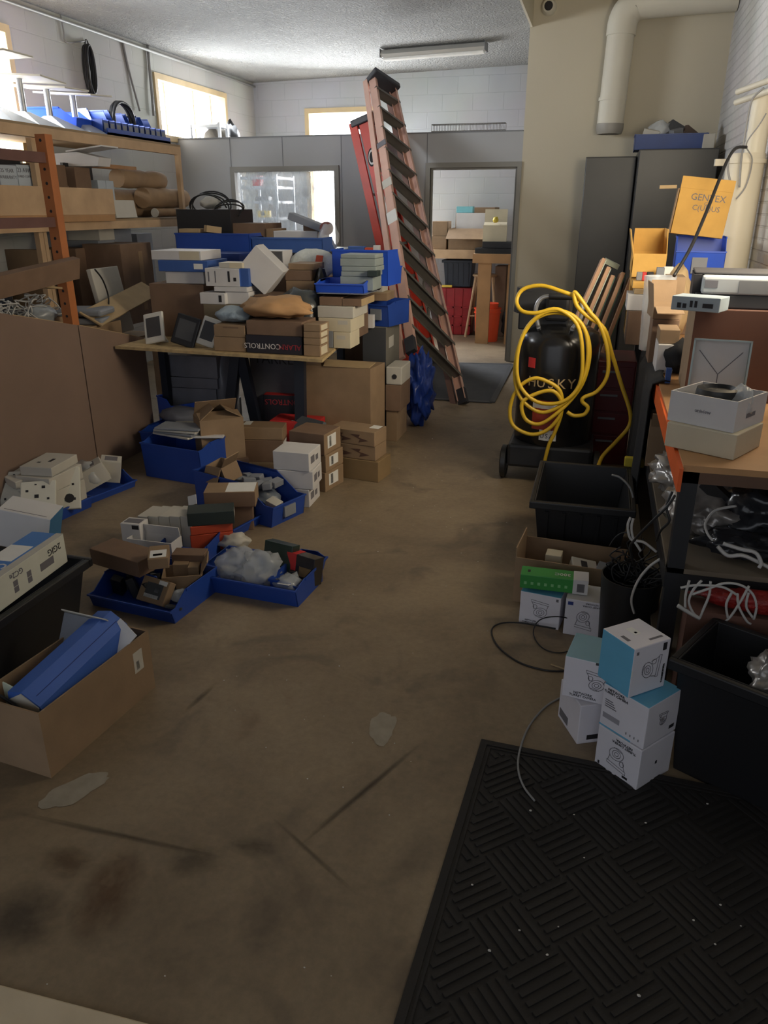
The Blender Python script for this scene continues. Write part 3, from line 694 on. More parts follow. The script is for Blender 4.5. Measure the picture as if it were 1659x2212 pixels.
for i, (px0, px1, tp, rz_) in enumerate(((214, 246, 232, 80), (250, 288, 236, 95), (290, 316, 245, 90), (316, 342, 252, 100))):
    g0, g1 = at(px0, 262, x=-4.12), at(px1, 262, x=-4.12)
    storage_bin('storage_bin', 'blue bin stacked behind the tray on the top shelf, %s from the left' % ('first', 'second', 'third', 'fourth')[i], (Vector((-4.25, (g0.y+g1.y)/2, ST)), R(rz_), max(.12, (g1.y-g0.y)*.86), .24, height_at(g0, tp)-ST), BLUE, 'blue bins on the top shelf')
def coil(nm, label, c, rx, rz_, n, r, m, axis=(1, 0, 0), seed=0, cat='cable', spread=.02):
    rnd = random.Random(seed); X = Vector(axis).normalized(); U = X.cross(Vector((0, 0, 1)))
    if U.length < .1: U = X.cross(Vector((0, 1, 0)))
    U.normalize(); V = U.cross(X); pts = []
    for k in range(n*14):
        an = 6.28319*k/14; q = 1+.10*mnoise.noise(Vector((k*.13, seed, 0)))
        pts.append(Vector(c)+U*(math.cos(an)*rx*q)+V*(math.sin(an)*rz_*q)+X*(spread*math.sin(k*.37+seed)))
    return cable(nm, label, pts, r, m, smooth=2, cat=cat)
g = at(262, 238, x=-4.2); coil('cable_coil', 'coil of black cable on top of the blue bins on the top shelf', (g.x, g.y, g.z-.09), .19, .15, 5, .014, CORDB, (1, .1, 0), 3)
# cable bundle hung on the left wall, wires, conduit
g = at(193, 145, x=XL+.04); coil('cable_hank', 'long hank of black cable hanging from a nail on the left wall', (g.x, g.y, g.z-.02), .055, .20, 8, .010, CORDB, (1, 0, 0), 7, spread=.025)
cable('wall_wire', 'loop of thin wire holding the black cable hank to the wall', [at(184, 125, x=XL+.02), at(184, 92, x=XL+.015), at(188, 88, x=XL+.015), at(199, 118, x=XL+.02)], .006, CORDB)
cable('wall_wire', 'thin wire running along the left wall from the ceiling to the cable hank', [at(130, 28, x=XL+.012), at(137, 65, x=XL+.012), at(142, 90, x=XL+.012), at(165, 91, x=XL+.012), at(186, 88, x=XL+.012)], .007, CORDG)
cable('wall_wire', 'dark wire slanting down the left wall to the blue bins', [at(264, 85, x=XL+.012), at(278, 150, x=XL+.012), at(302, 240, x=XL+.03)], .012, CORDG)
cable('wall_wire', 'thick cable bundle dropping down the wall beside the left window', [at(319, 95, x=XL+.02), at(323, 150, x=XL+.02), at(328, 200, x=XL+.03), at(332, 250, x=XL+.03)], .016, CORDG)
# steel shelving beyond the partition
RAIL = mat('steel_shelf_rail', srgb(176, 180, 186), .45, .05, 5)
def steel_shelving(label, x0, x1, y0, y1, levels, grp=None):
    t = thing('steel_shelving', label, 'shelving', (0, 0, 0), group=grp)
    for x in (x0, x1-.03):
        for y in (y0, y1-.03): MB().box(x, x+.03, y, y+.03, 0, levels[-1]+.02).build('post', RAIL, t)
    for z in levels: MB().box(x0+.005, x1-.005, y0+.005, y1-.005, z-.03, z).build('shelf', RAIL, t)
    return t
ya = at(358, 290, x=-4.45).y; yb = at(486, 285, x=-4.45).y; zt = at(400, 254, x=-4.45).z
steel_shelving('grey steel shelving rising above the partition beside the left window', -4.80, -4.40, 8.95, yb, (.3, .9, 1.5, 2.10, zt), 'steel shelving in the back room')
# ================================================================== THE TABLE AND ITS HEAP
TZ = .78
OSB = mat('osb_board', srgb(178, 154, 112), .85, .22, 22, .1, 60)
t = thing('work_table', 'osb-topped folding table heaped with boxes beside the shelf', 'table', (0, 0, 0))
FL, FR = at(248, 747, z=TZ), at(696, 776, z=TZ)
v = (FR-FL).normalized(); n_ = Vector((-v.y, v.x, 0)); BR, BL = FR+n_*1.45-v*.28, FL+n_*1.45
mb = MB(); c4 = [FL, FR, BR, BL]; mb.hexa([(p.x, p.y, TZ-.02) for p in c4]+[(p.x, p.y, TZ-.002) for p in c4]); mb.build('table_top', OSB, t)
NAVY = mat('leg_navy', srgb(28, 34, 48), .5, .1, 6)
for (a, b) in ((at(510, 770, y=4.86), at(497, 885, y=4.86)), (at(522, 770, y=4.86), at(547, 882, y=4.92)), (at(648, 780, y=4.80), at(650, 905, y=4.80))):
    d = (b-a); k = a.z-.01; a = a+d*((a.z-(TZ-.02))/(a.z-b.z)); e = a+d*((a.z)/(d.length*(-d.z/d.length))); e.z = 0.0
    MB().bar(e, a, .07, .05).build('leg', NAVY, t)
for (x, y) in ((FL.x+.1, BL.y-.1), (BR.x-.15, BR.y-.1), (FL.x+.045, FL.y+.50)): MB().box(x-.025, x+.025, y-.025, y+.025, 0, TZ-.02).build('leg', NAVY, t)

def fb(nm, label, xl, xr, top, Y, m, z=TZ, d=.22, ref=None, cat='box', grp=None, bot=None, **k):
    """box facing the viewer: photo columns xl..xr, its front at distance Y, standing on z"""
    ref = ref or (top+15); a, b = at(xl, ref, y=Y), at(xr, ref, y=Y); h = height_at(Vector((a.x, Y, 0)), top)-z
    c = Vector(((a.x+b.x)/2, Y+d/2, z)); carton(nm, label, cat, (c, 0, b.x-a.x, d, h), m, grp, **k); return z+h+.0015
# front row: three tilted touch panels
def touch_panel(label, px0, px1, py0, py1, Y, m, tilt, roll, grp):
    a, b = at(px0, py1, y=Y), at(px1, py1, y=Y); w_ = (b.x-a.x)
    t = thing('touch_panel', label, 'panel', ((a.x+b.x)/2, Y, TZ+.012), 0, grp, rot=(R(-tilt), R(roll), 0))
    h_ = height_at(a, py0)-TZ
    bzl = MB().box(-w_/2, w_/2, 0, .022, 0, h_).build('bezel', m, t, bevel=.008)
    MB().box(-w_*.36, w_*.36, -.002, .001, h_*.2, h_*.84).build('screen', mat('screen_dark', srgb(74, 76, 80), .25, .05, 3), bzl)
    MB().hexa([(-w_*.2, .02, h_*.5), (w_*.2, .02, h_*.5), (w_*.2, .13, 0), (-w_*.2, .13, 0), (-w_*.2, .02, h_*.6), (w_*.2, .02, h_*.6), (w_*.2, .145, 0), (-w_*.2, .145, 0)]).build('kickstand', m, t)
    return t
touch_panel('white tilted touch panel at the left end of the table front', 312, 355, 676, 730, 4.52, WHITEP, 20, -12, 'touch panels')
touch_panel('black touch panel standing between two white ones on the table', 366, 416, 682, 738, 4.47, BLACK, 18, 14, 'touch panels')
touch_panel('white tilted touch panel right of the black one on the table', 420, 458, 686, 732, 4.50, WHITEP, 20, 16, 'touch panels')
z1 = fb('flat_brown_carton', 'flat brown carton at the table front beside the black printed box, lower of two', 462, 530, 727, 4.41, CARD, d=.25, grp='pair of flat brown cartons')
z2 = fb('flat_brown_carton', 'flat brown carton at the table front beside the black printed box, upper of two', 462, 529, 701, 4.41, CARD, z=z1, d=.25, grp='pair of flat brown cartons', deco=[('label_strip', 'front', .3, .75, .8, .85, CARDD)])
lump('bubble_wrap', 'pale blue bubble-wrap parcel on the pair of flat brown cartons', 'parcel', (at(503, 700, y=4.5).x, 4.54, z2), .24, .2, .10, mat('bubble_blue', srgb(150, 166, 178), .35, .1, 12, .5, 50), 4)
NAVYC = mat('card_black_navy', srgb(30, 28, 38), .55, .1, 8); REDI = mat('ink_red', srgb(150, 40, 50), .6); WI = mat('ink_white', srgb(205, 200, 200), .6)
a, b = at(533, 760, y=4.40), at(654, 760, y=4.40); w_ = b.x-a.x
hA = height_at(Vector((a.x, 4.40, 0)), 723)-TZ
carton('alarm_carton', 'black carton with red and white upside-down lettering at the table front', 'box', (Vector(((a.x+b.x)/2, 4.53, TZ)), R(-1), w_, .26, hA), NAVYC,
       deco=[('text', 'front', 'CONTROLS', .295, .42, .047, WI, 180), ('text', 'front', 'ALARM', .785, .42, .047, REDI, 180)])
z2 = fb('brown_carton', 'brown carton on top of the black lettered carton', 532, 652, 692, 4.41, CARDD, z=TZ+hA, d=.25)
lump('paper_bag', 'crumpled brown paper bag on the brown carton at the table front', 'bag', (at(595, 690, y=4.53).x, 4.54, z2), .47, .26, .135, mat('bag_kraft', srgb(178, 138, 96), .8, .14, 6, .5, 10), 5, rough=.35)
zz = TZ
for i in range(4):
    zz = fb('small_brown_carton', 'small brown carton at the table front corner, %s of the stack of four' % ('bottom', 'second from bottom', 'third from bottom', 'topmost')[i], 656, 692, (745, 730, 716, 700)[i], 4.385, CARD, z=zz, d=.16, grp='stack of four small brown cartons', deco=[('side_label', 'right', .1, .12, .8, .85, CREAM)])
# second row
def fbx(*a_, **k): return fb(*a_, **k)
C1 = fb('brown_carton', 'large brown carton at the left back of the table under blue and white boxes', 323, 440, 612, 4.85, CARDD, d=.4, seam=True)
c2 = fb('flat_white_carton', 'flat white carton on the large brown carton, bottom of the left stack', 358, 440, 586, 4.88, WHITE, z=C1, d=.3)
c3 = fb('flat_blue_carton', 'flat blue carton between two white ones on the left stack', 342, 449, 562, 4.86, CBLUE2, z=c2, d=.3, deco=[('sticker', 'front', .72, .25, .9, .75, STICK)])
fb('flat_white_carton', 'flat white carton with a cream label on top of the left stack', 327, 434, 541, 4.88, WHITE, z=c3, d=.3, deco=[('sticker', 'front', .57, .03, .97, .97, CREAM)])
K1 = fb('brown_carton', 'olive-brown carton with dark lettering behind the touch panels', 440, 526, 657, 4.76, mat('card_olive', srgb(120, 108, 88), .8, .08, 8), d=.3, deco=[('text', 'front', 'Kwikset', .5, .45, .085, INK, 0)])
K2 = fb('white_carton', 'white carton with a small black print on the olive-brown carton', 432, 486, 632, 4.76, WHITE, z=K1, d=.2, deco=[('sticker', 'front', .75, .2, .87, .8, INK)])
K2b = fb('white_carton', 'white carton wrapped in clear film right of the one with the small black print', 487, 538, 630, 4.80, WHITE, z=K1, d=.2)
K3 = fb('white_carton', 'plain white carton across the middle of the white stack', 463, 534, 619, 4.79, WHITE, z=max(K2, K2b), d=.2)
K4 = fb('white_carton', 'white carton with printed columns and a blue side near the top of the white stack', 443, 517, 579, 4.80, WHITE, z=K3, d=.2, side={'right': CBLUE2},
        deco=[('printed_block', 'front', .08, .25, .12, .8, INKG), ('printed_block', 'front', .28, .2, .31, .85, INKG), ('printed_block', 'front', .66, .25, .72, .85, INK), ('printed_block', 'front', .82, .3, .9, .5, INK)])
fb('blue_carton', 'mid-blue carton at the right end of the printed white carton', 518, 537, 580, 4.82, CBLUE2, z=K3, d=.18)
fb('small_cream_carton', 'small cream carton on top of the white stack', 473, 524, 567, 4.82, CREAM, z=K4, d=.14, side={'front': WHITEW}, deco=[('sticker', 'front', .45, .02, .98, .98, CREAM)])
B1 = fb('brown_carton', 'brown carton under the tilted white cube box', 549, 612, 637, 4.80, CARDD, d=.25)
# white cube balanced on an edge
g = at(569, 632, y=4.86); s_ = .205
t = thing('white_cube_carton', 'white cube carton tilted on its corner in the middle of the heap', 'box', (g.x, 4.86, B1+.005), 0, rot=(0, R(43), R(8)))
MB().box(-s_/2-.02, s_/2+.02, -.01, .17, 0, s_).build('box_body', WHITE, t, bevel=.004)
t.location = (g.x-.085, 4.86, B1+.075)
# open white picture-frame-like box behind it
wz = fb('brown_carton', 'brown carton hidden behind the cube carton in the heap', 556, 620, 592, 5.22, CARDD, d=.3)
a, b = at(558, 592, y=5.25), at(622, 592, y=5.25)
h_ = height_at(Vector((a.x, 5.25, 0)), 543)-wz
open_carton('white_open_box', 'open white box on its side showing a dark inside above the cube carton', 'box', (Vector(((a.x+b.x)/2-.02, 5.25+h_, wz+.09)), 0, b.x-a.x, h_*.9, .18), WHITE, rot=(R(90), 0, 0))
B4 = fb('brown_carton', 'brown carton right of the tilted cube, bottom of three', 618, 678, 606, 5.0, CARD, d=.28)
B5 = fb('brown_carton', 'dark-fronted brown carton right of the tilted cube, middle of three', 616, 670, 584, 5.0, CARDD, z=B4, d=.25)
fb('brown_carton', 'flat brown carton right of the tilted cube, topmost of three', 623, 677, 569, 5.04, CARD, z=B5, d=.22)
BUB = mat('bubble_mailer', srgb(200, 204, 200), .3, .06, 20, .6, 60)
zb = fb('brown_carton', 'brown carton propping up the bubble mailer in the heap', 640, 700, 600, 5.34, CARDD, d=.3)
g = at(672, 598, y=5.30)
t = thing('bubble_mailer', 'white bubble mailer with an orange sticker leaning at the back of the heap', 'parcel', (g.x, 5.30, zb), 0, rot=(R(-25), R(4), 0))
MB().blob(.36, .05, .22, 3, .12, 3).build('envelope', BUB, t, smooth=1); MB().box(.02, .07, -.030, -.024, .09, .16).build('sticker', ORANGE, t)
lump('black_bag', 'small black bag right of the three brown cartons in the heap', 'bag', (at(688, 622, y=5.0).x, 5.08, TZ), .16, .2, height_at(Vector((at(686, 600, y=5.0).x, 5.0, 0)), 583)-TZ, BLACK, 8)
SMOKE = mat('smoked_film', srgb(66, 70, 72), .22, .25, 9, .7, 12)
lump('plastic_parcel', 'dark plastic-wrapped parcel behind the brown paper bag', 'parcel', (at(646, 690, y=4.75).x, 4.80, TZ), .34, .22, height_at(Vector((at(646, 690, y=4.72).x, 4.72, 0)), 627)-TZ, SMOKE, 12, rough=.3)
# right stack
CR = 4.70
R1 = fb('small_cream_carton', 'cream carton at the foot of the right stack on the table', 720, 757, 717, CR, CREAM, d=.2, deco=[('sticker', 'front', .2, .55, .7, .8, WHITEW)])
fb('grey_carton', 'grey carton at the foot of the right stack, left of the cream one', 693, 719, 712, CR, GREYC, d=.2)
R2 = fb('cream_carton', 'wide cream carton in the right stack, second from bottom', 688, 758, 686, CR, CREAM, z=R1, d=.3, deco=[('sticker', 'front', .6, .55, .9, .85, WHITEW)])
R3 = fb('cream_carton', 'wide pale carton with a folded top in the right stack, below the dark brown carton', 686, 763, 661, CR, WHITEW, z=R2, d=.32)
fb('brown_carton', 'dark brown carton in the right stack below the grey tray', 690, 738, 641, CR+.03, CARDD, z=R3, d=.3)
R4 = fb('brown_carton', 'brown carton in the right stack with a tan end', 739, 781, 645, CR+.03, CARDD, z=R3, d=.3, side={'right': CARDL})
R5 = fb('grey_tray', 'flat grey box lying across the right stack under a blue bin', 684, 790, 634, CR+.02, GREYC, z=max(R4, R3+.075), d=.3, cat='tray', deco=[('sticker', 'front', .75, .3, .85, .7, WHITEW)])
a, b = at(690, 632, y=4.84), at(792, 632, y=4.84)
storage_bin('storage_bin', 'low blue bin with grey parts on the grey tray of the right stack', (Vector(((a.x+b.x)/2, 4.90, R5)), 0, b.x-a.x, .28, height_at(a, 604)-R5), BLUEB, 'blue bins in the heap', front=.8)
for i, (x0, x1, tp) in enumerate(((735, 806, 597), (737, 808, 586), (738, 812, 575), (735, 811, 558), (736, 810, 549))):
    zq = R5+.01 if i == 0 else zq
    zq = fb('grey_hardware_carton', 'pale grey hardware carton in the blue bin, %s of the stack of five' % ('bottom', 'second from bottom', 'middle', 'second from top', 'topmost')[i], x0, x1, tp, 4.86, mat('card_sage', srgb(142, 152, 150), .6, .06, 9), z=zq, d=.2, grp='stack of pale grey cartons')
fb('terminal_block', 'dark green terminal block beside the pale grey cartons', 793, 815, 585, 4.82, mat('block_green', srgb(40, 52, 50), .5), z=R5+.10, d=.08, cat='part')
# right-hand column on the floor behind the table
G1 = fb('grey_carton', 'tall grey-brown carton standing on the floor right of the heap', 783, 834, 706, 5.46, mat('card_greybrown', srgb(116, 112, 102), .75, .07, 8), z=0, d=.4, ref=730, side={'front': DARK}, deco=[('sticker', 'right', .2, .80, .55, .9, WHITEW)])
a, b = at(796, 700, y=5.50), at(852, 700, y=5.50)
storage_bin('storage_bin', 'blue bin on the tall grey-brown carton at the right of the heap', (Vector(((a.x+b.x)/2, 5.66, G1)), R(-14), b.x-a.x, .34, height_at(a, 652)-G1), BLUE, 'blue bins in the heap', front=.9, label_m=GREYC)
gz = height_at(Vector((a.x, 5.5, 0)), 650)
b1 = fb('small_brown_carton', 'small brown carton on the blue bin at the right of the heap', 797, 836, 632, 5.52, CARD, z=gz, d=.22, side={'top': CARDL})
fb('camera_carton', 'white carton with a black lens print at the right of the heap', 788, 826, 603, 5.56, WHITEW, z=b1, d=.16, deco=[('draw', 'front', [[(.78+.12*math.cos(k*.6), .5+.3*math.sin(k*.6)) for k in range(12)]], .006, INK)])
fb('small_white_carton', 'small white carton on the tall grey-brown carton edge', 786, 806, 680, 5.40, WHITE, z=G1-.0, d=.05)
# back row: large blue bins and what stands on them
rk = thing('steel_rack', 'dark steel rack behind the heap carrying the blue bins and black box', 'rack', (0, 0, 0))
RZ = at(540, 545, y=5.75).z
for x in (-3.15, -2.12):
    for y in (5.95, 6.75): MB().box(x-.02, x+.02, y-.02, y+.02, 0, RZ-.03).build('post', BLACKM, rk)
MB().box(-3.2, -2.08, 5.72, 6.8, RZ-.03, RZ).build('shelf', BLACKM, rk)
a, b = at(383, 530, y=5.8), at(541, 530, y=5.8)
zL = height_at(a, 503)
storage_bin('storage_bin', 'large blue bin turned backward at the back of the heap, left one', (Vector(((a.x+b.x)/2, 5.95, RZ)), R(180), b.x-a.x, .34, zL-RZ), BLUE, 'large blue bins at the back', label_m=GREYC)
a2, b2 = at(437, 560, y=5.62), at(517, 560, y=5.62); zq = at(437, 570, y=5.62).z
fb('blue_carton', 'plain blue carton in the shade below the large left blue bin', 385, 517, 546, 5.40, mat('card_navy', srgb(30, 58, 128), .6, .06, 6), d=.28)
a, b = at(545, 530, y=5.82), at(697, 530, y=5.82); zR = height_at(a, 512)
storage_bin('storage_bin', 'large blue bin turned backward at the back of the heap, right one', (Vector(((a.x+b.x)/2, 5.98, RZ)), R(180), b.x-a.x, .34, zR-RZ), CBLUE2, 'large blue bins at the back')
fb('wood_offcut', 'small upright wooden offcut before the right blue bin', 558, 566, 528, 5.236, CARDL, z=wz+.001, d=.03, cat='board')
a, b = at(718, 600, y=5.12), at(842, 600, y=5.12); zbb = at(780, 618, y=5.12).z
fb('brown_carton', 'brown carton holding up the big bright blue bin', 722, 772, 619, 5.13, CARDD, d=.26)
storage_bin('storage_bin', 'big bright blue bin standing upright behind the pale grey cartons', (Vector(((a.x+b.x)/2, 5.28, zbb+.003)), R(174), b.x-a.x, .28, height_at(a, 540)-zbb), BLUEB, 'blue bins in the heap', front=.5)
# farther back on the rack
bk = at(440, 500, y=6.25)
zk = RZ
P1 = fb('black_carton', 'large black carton at the back of the heap under tangled black cable', 381, 498, 452, 6.25, BLACK, z=zk, d=.45)
fb('brown_carton', 'dark brown carton right of the large black carton at the back', 499, 574, 482, 6.28, CARDD, z=zk, d=.35)
fb('brown_carton', 'small brown carton end beside the striped carton at the back', 575, 590, 494, 6.26, CARD, z=zk, d=.3)
fb('striped_carton', 'long white carton with a red stripe at the back of the heap', 591, 686, 499, 6.26, WHITE, z=zk, d=.3, deco=[('red_stripe', 'front', .36, .05, .92, .6, RED), ('grey_stripe', 'front', .02, .02, .34, .6, GREYC)])
fb('small_tan_carton', 'flat tan carton on the left blue bin, left of the tilted one', 386, 430, 494, 5.85, CARDL, z=zL, d=.12, ref=498)
g = at(457, 507, y=5.88); o = MB().box(-.06, .06, -.05, .05, 0, .05).build('small_tan_carton', CARDL, bevel=.003, loc=(g.x, 5.90, zL), rot=(0, R(8), R(40))); tag(o, 'small tan carton set askew on the left blue bin', 'box')
coil('cable_coil', 'loops of thin black cable on the large black carton', (at(450, 440, y=6.35).x, 6.38, P1+.02), .17, .11, 4, .006, CORDB, (0, 1, .3), 4, spread=.05)
coil('cable_coil', 'smaller loops of black cable right of the large black carton top', (at(492, 445, y=6.4).x, 6.42, P1+.0), .12, .06, 3, .006, CORDB, (0, 1, .5), 9, spread=.05)
lump('white_bundle', 'off-white bundle among the black cable loops', 'bundle', (at(455, 440, y=6.5).x, 6.52, P1), .2, .14, .10, WHITEW, 4)
a_, b_ = at(628, 466, y=6.3), at(700, 494, y=6.3)
o = MB().bar(a_, b_, .12, .055).build('flat_device', GREYC, bevel=.004); tag(o, 'long pale grey device propped at a slant in front of the partition window', 'device')
fb('brown_carton', 'brown carton the slanted grey device rests on', 655, 690, 483, 6.36, CARDD, z=at(660, 500, y=6.36).z, d=.2)
t = thing('parts_bag', 'clear bag holding a round red-brown part on the right blue bin', 'bag', (at(706, 512, y=6.05).x, 6.1, RZ), 0)
MB().blob(.17, .14, height_at(at(706, 512, y=6.05), 480)-RZ, 5, .2).build('bag', FILM, t, smooth=1)
MB().tube([(-.02, -.02, .17), (-.02, .03, .17)], .05, 14).build('round_part', mat('rust_red', srgb(120, 70, 64), .5), t, smooth=40)
zbk = fb('brown_carton', 'brown carton behind the big bright blue bin', 740, 812, 551, 5.92, CARDD, z=0, d=.26)
for i, (x0, x1, tp, m_, lb) in enumerate(((752, 786, 532, CBLUE2, 'small blue carton peeking over the big bright blue bin'), (788, 806, 535, ORANGE, 'small orange carton peeking over the big bright blue bin'), (806, 818, 530, WHITE, 'white ring-shaped part beside the small orange carton'))):
    fb('small_carton' if i < 2 else 'white_part', lb, x0, x1, tp, 5.95, m_, z=zbk, d=.06, cat='box' if i < 2 else 'part')
# tall carton under the table's right end
CT = thing('tall_carton', 'tall open brown carton on the floor under the right end of the table', 'box', (0, 0, 0))
A_, B_ = at(668, 975, z=0), at(801, 978, z=0); C_ = at(831, 957, z=0); th = .755
v = (C_-B_); A_ = Vector((B_.x-.54, B_.y+.02, 0)); D_ = A_+v
mb = MB(); mb.hexa([A_, B_, C_, D_]+[q+Vector((0, 0, height_at(B_, 797))) for q in (A_, B_, C_, D_)]); mb.build('box_body', CARD, CT)
ht_ = height_at(B_, 797)
mb = MB(); q = [B_+Vector((-.34, 0, ht_+.002)), B_+Vector((-.01, 0, ht_+.002)), B_+v*.55+Vector((-.02, 0, ht_+.014)), B_+v*.5+Vector((-.38, 0, ht_+.02))]
mb.hexa(q+[p+Vector((0, 0, .005)) for p in q]); mb.build('flap', CARDL, CT)
# ================================================================== LEFT FLOOR: cartons, bins, boxes
def pf(A, B, z=0, d=.3, top=None, h=None): return pose_from(A, B, z, d, top, h)
def pc(L, Cn, Rr, z=0, top=None, toprow_at=None):
    """pose of a box from three lower corners: left, near, right (photo pixels)"""
    l, c, r = at(*L, z=z), at(*Cn, z=z), at(*Rr, z=z)
    h = height_at(c, top)-z
    v = c-l; rz = math.atan2(v.y, v.x); w = v.length; n = Vector((-math.sin(rz), math.cos(rz), 0)); d = abs((r-c).dot(n))
    cc = (l+c)/2+n*d/2; cc.z = z
    return cc, rz, w, d, h
def rel(pose, u, v, z):
    """point inside a box pose: u, v from -.5 to .5 across width and depth, z above its base"""
    c, rz, w, d, h = pose
    return Vector((c.x+math.cos(rz)*u*w-math.sin(rz)*v*d, c.y+math.sin(rz)*u*w+math.cos(rz)*v*d, c.z+z))
def loose(nm, label, cat, c, rz, dims, m, grp=None, tilt=(0, 0), deco=(), side=None, bevel=.003):
    w, d, h = dims
    return carton(nm, label, cat, (c, rz, w, d, h), m, grp, rot=(R(tilt[0]), R(tilt[1]), rz), deco=deco, side=side, bevel=bevel)

# ---- big open carton, near left
C0, C1p = at(111, 1681, z=0), at(336, 1484, z=0); v = C1p-C0; rz = math.atan2(v.y, v.x)-R(90)
hB = height_at(C0, 1543); wB = .25; n_ = Vector((-math.cos(rz), -math.sin(rz), 0))
big = ((C0+C1p)/2+n_*wB/2, rz, wB, v.length, hB); big[0].z = 0
oc = open_carton('large_open_carton', 'large open brown carton at the near left holding a blue folded box', 'box', big, CARD, deco=[('sticker', 'right', .82, .48, .91, .82, WHITEW), ('sticker_print', 'right', .84, .52, .87, .66, INKG)], th=.006)
# long blue folded carton leaning in it
bx0, bx1 = rel(big, .12, -.40, hB*.80), rel(big, .10, .42, hB*1.06)
d = bx1-bx0; L = d.length; d.normalize(); up = Vector((.55, -.1, 1)); x = d.cross(up).normalized(); up = x.cross(d)
M = Matrix((x, d, up)).transposed().to_4x4(); M.translation = bx0
BLUEF = mat('card_royal_blue', srgb(60, 98, 178), .5, .05, 6)
t = thing('blue_folded_carton', 'long blue folded carton with a white open end lying in the large open carton', 'box', (0, 0, 0))
mb = MB(); pr = [(-.075, -.02), (.060, -.05), (.070, .0), (.03, .050), (-.04, .06), (-.085, .02)]; mb.prism(pr, L, M); mb.build('box_body', BLUEF, t)
mb = MB(); mb.prism([(-.080, -.02), (.055, -.045), (.030, .045), (-.04, .055)], .003, M @ Matrix.Translation((0, -.004, 0))); mb.build('white_end', WHITEW, t)
mb = MB(); mb.box(-.10, .03, -.015, -.008, -.005, .002, M); mb.build('end_slot', INK, t)
mb = MB(); mb.box(-.002, .0, .02, L-.02, .054, .0558, M); mb.build('fold_line', mat('ink_darkblue', srgb(34, 56, 120), .5), t)
c = rel(big, -.22, .22, hB*.78); t = thing('open_small_carton', 'small grey-white carton with raised flaps standing in the large open carton', 'box', c, rz, rot=(R(-24), R(6), rz+R(8)))
MB().box(-.085, .085, -.01, .0, -.10, .13).build('panel', mat('card_bluegrey', srgb(118, 122, 132), .6, .05, 7), t)
o = MB().box(-.045, .045, 0, .004, 0, .09).build('flap', WHITE, t); o.location = (.11, -.01, .05); o.rotation_euler = (R(-12), R(28), R(-10))
o = MB().box(-.085, .085, 0, .004, 0, .03).build('flap', WHITEW, t); o.location = (0, -.005, .13); o.rotation_euler = (R(70), 0, 0)
loose('orange_device', 'orange-red parts box with a white barcode label in the large open carton', 'box', rel(big, -.26, -.02, hB*.62), rz+R(20), (.10, .08, .05), mat('card_rust', srgb(150, 66, 40), .6, .08, 8), tilt=(14, -8), deco=[('barcode_label', 'top', .35, .1, .95, .8, STICK), ('barcode', 'top', .45, .2, .52, .7, INK), ('barcode', 'top', .58, .2, .62, .7, INK), ('barcode', 'top', .7, .2, .8, .7, INK)])
coil('cable_coil', 'black cord looping over the orange-red parts box in the large open carton', rel(big, -.22, .08, hB*.80), .05, .035, 3, .004, CORDB, (.2, .1, 1), 6, spread=.012)
loose('circuit_board', 'pale green circuit board at the left edge in the large open carton', 'part', rel(big, -.33, -.33, hB*.58), rz, (.05, .006, .12), mat('board_pale', srgb(186, 196, 178), .5, .05, 12), tilt=(10, 14))
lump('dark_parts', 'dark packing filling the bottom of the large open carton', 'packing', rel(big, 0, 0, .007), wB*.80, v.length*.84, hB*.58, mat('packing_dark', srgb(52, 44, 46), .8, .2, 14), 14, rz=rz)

# ---- black tote behind it with a printed box on top
TT = .37
g0, g1 = at(183, 1207, z=TT), at(-120, 1418, z=TT); wT = .42
tote1 = (Vector((g0.x-wT/2-.0, (g0.y+g1.y)/2, 0)), 0, wT, g0.y-g1.y, TT)
def tote(nm, label, pose, m, taper=.06, th=.006, grp=None, rim=.02, ribs=True):
    c, rz, w, d, h = pose; t = thing(nm, label, 'tote', c, rz, grp)
    def ring(k, z): return [(-w/2+k, -d/2+k, z), (w/2-k, -d/2+k, z), (w/2-k, d/2-k, z), (-w/2+k, d/2-k, z)]
    mb = MB(); rs = [ring(taper+th, .006), ring(th, h), ring(0, h), ring(taper, 0)]
    vv = [[mb.bm.verts.new(p) for p in r] for r in rs]
    mb.face(vv[0][::-1]); mb.face(vv[3])
    for A, B in zip(vv, vv[1:]):
        for k in range(4): mb.face([A[k], A[(k+1) % 4], B[(k+1) % 4], B[k]])
    mb.build('tote_body', m, t, bevel=.004)
    mb = MB(); q = rim
    for (x0, x1, y0, y1) in ((-w/2-q, w/2+q, -d/2-q, -d/2), (-w/2-q, w/2+q, d/2, d/2+q), (-w/2-q, -w/2, -d/2, d/2), (w/2, w/2+q, -d/2, d/2)): mb.box(x0, x1, y0, y1, h-.035, h)
    mb.build('rim', m, t, bevel=.005)
    mb = MB()
    for k in range(5 if ribs else 0):
        x = -w*.36+k*w*.18; mb.hexa([(x-.008, -d/2+taper-.010, .03), (x+.008, -d/2+taper-.010, .03), (x+.008, -d/2+taper+.01, .03), (x-.008, -d/2+taper+.01, .03), (x-.008, -d/2+.002-.008, h-.05), (x+.008, -d/2-.006, h-.05), (x+.008, -d/2+.01, h-.05), (x-.008, -d/2+.01, h-.05)])
    if ribs: mb.build('ribs', m, t)
    return t
tote('black_tote', 'black plastic tote at the left edge carrying a white and blue printed box', tote1, BLACK)
BRAND = mat('card_bright_blue', srgb(58, 118, 190), .5, .05, 7)
A_, B_ = at(40, 1290, z=TT+.002), at(147, 1213, z=TT+.002)
pp = pf((-80, 1382), (147, 1213), TT+.002, .13, h=.115)
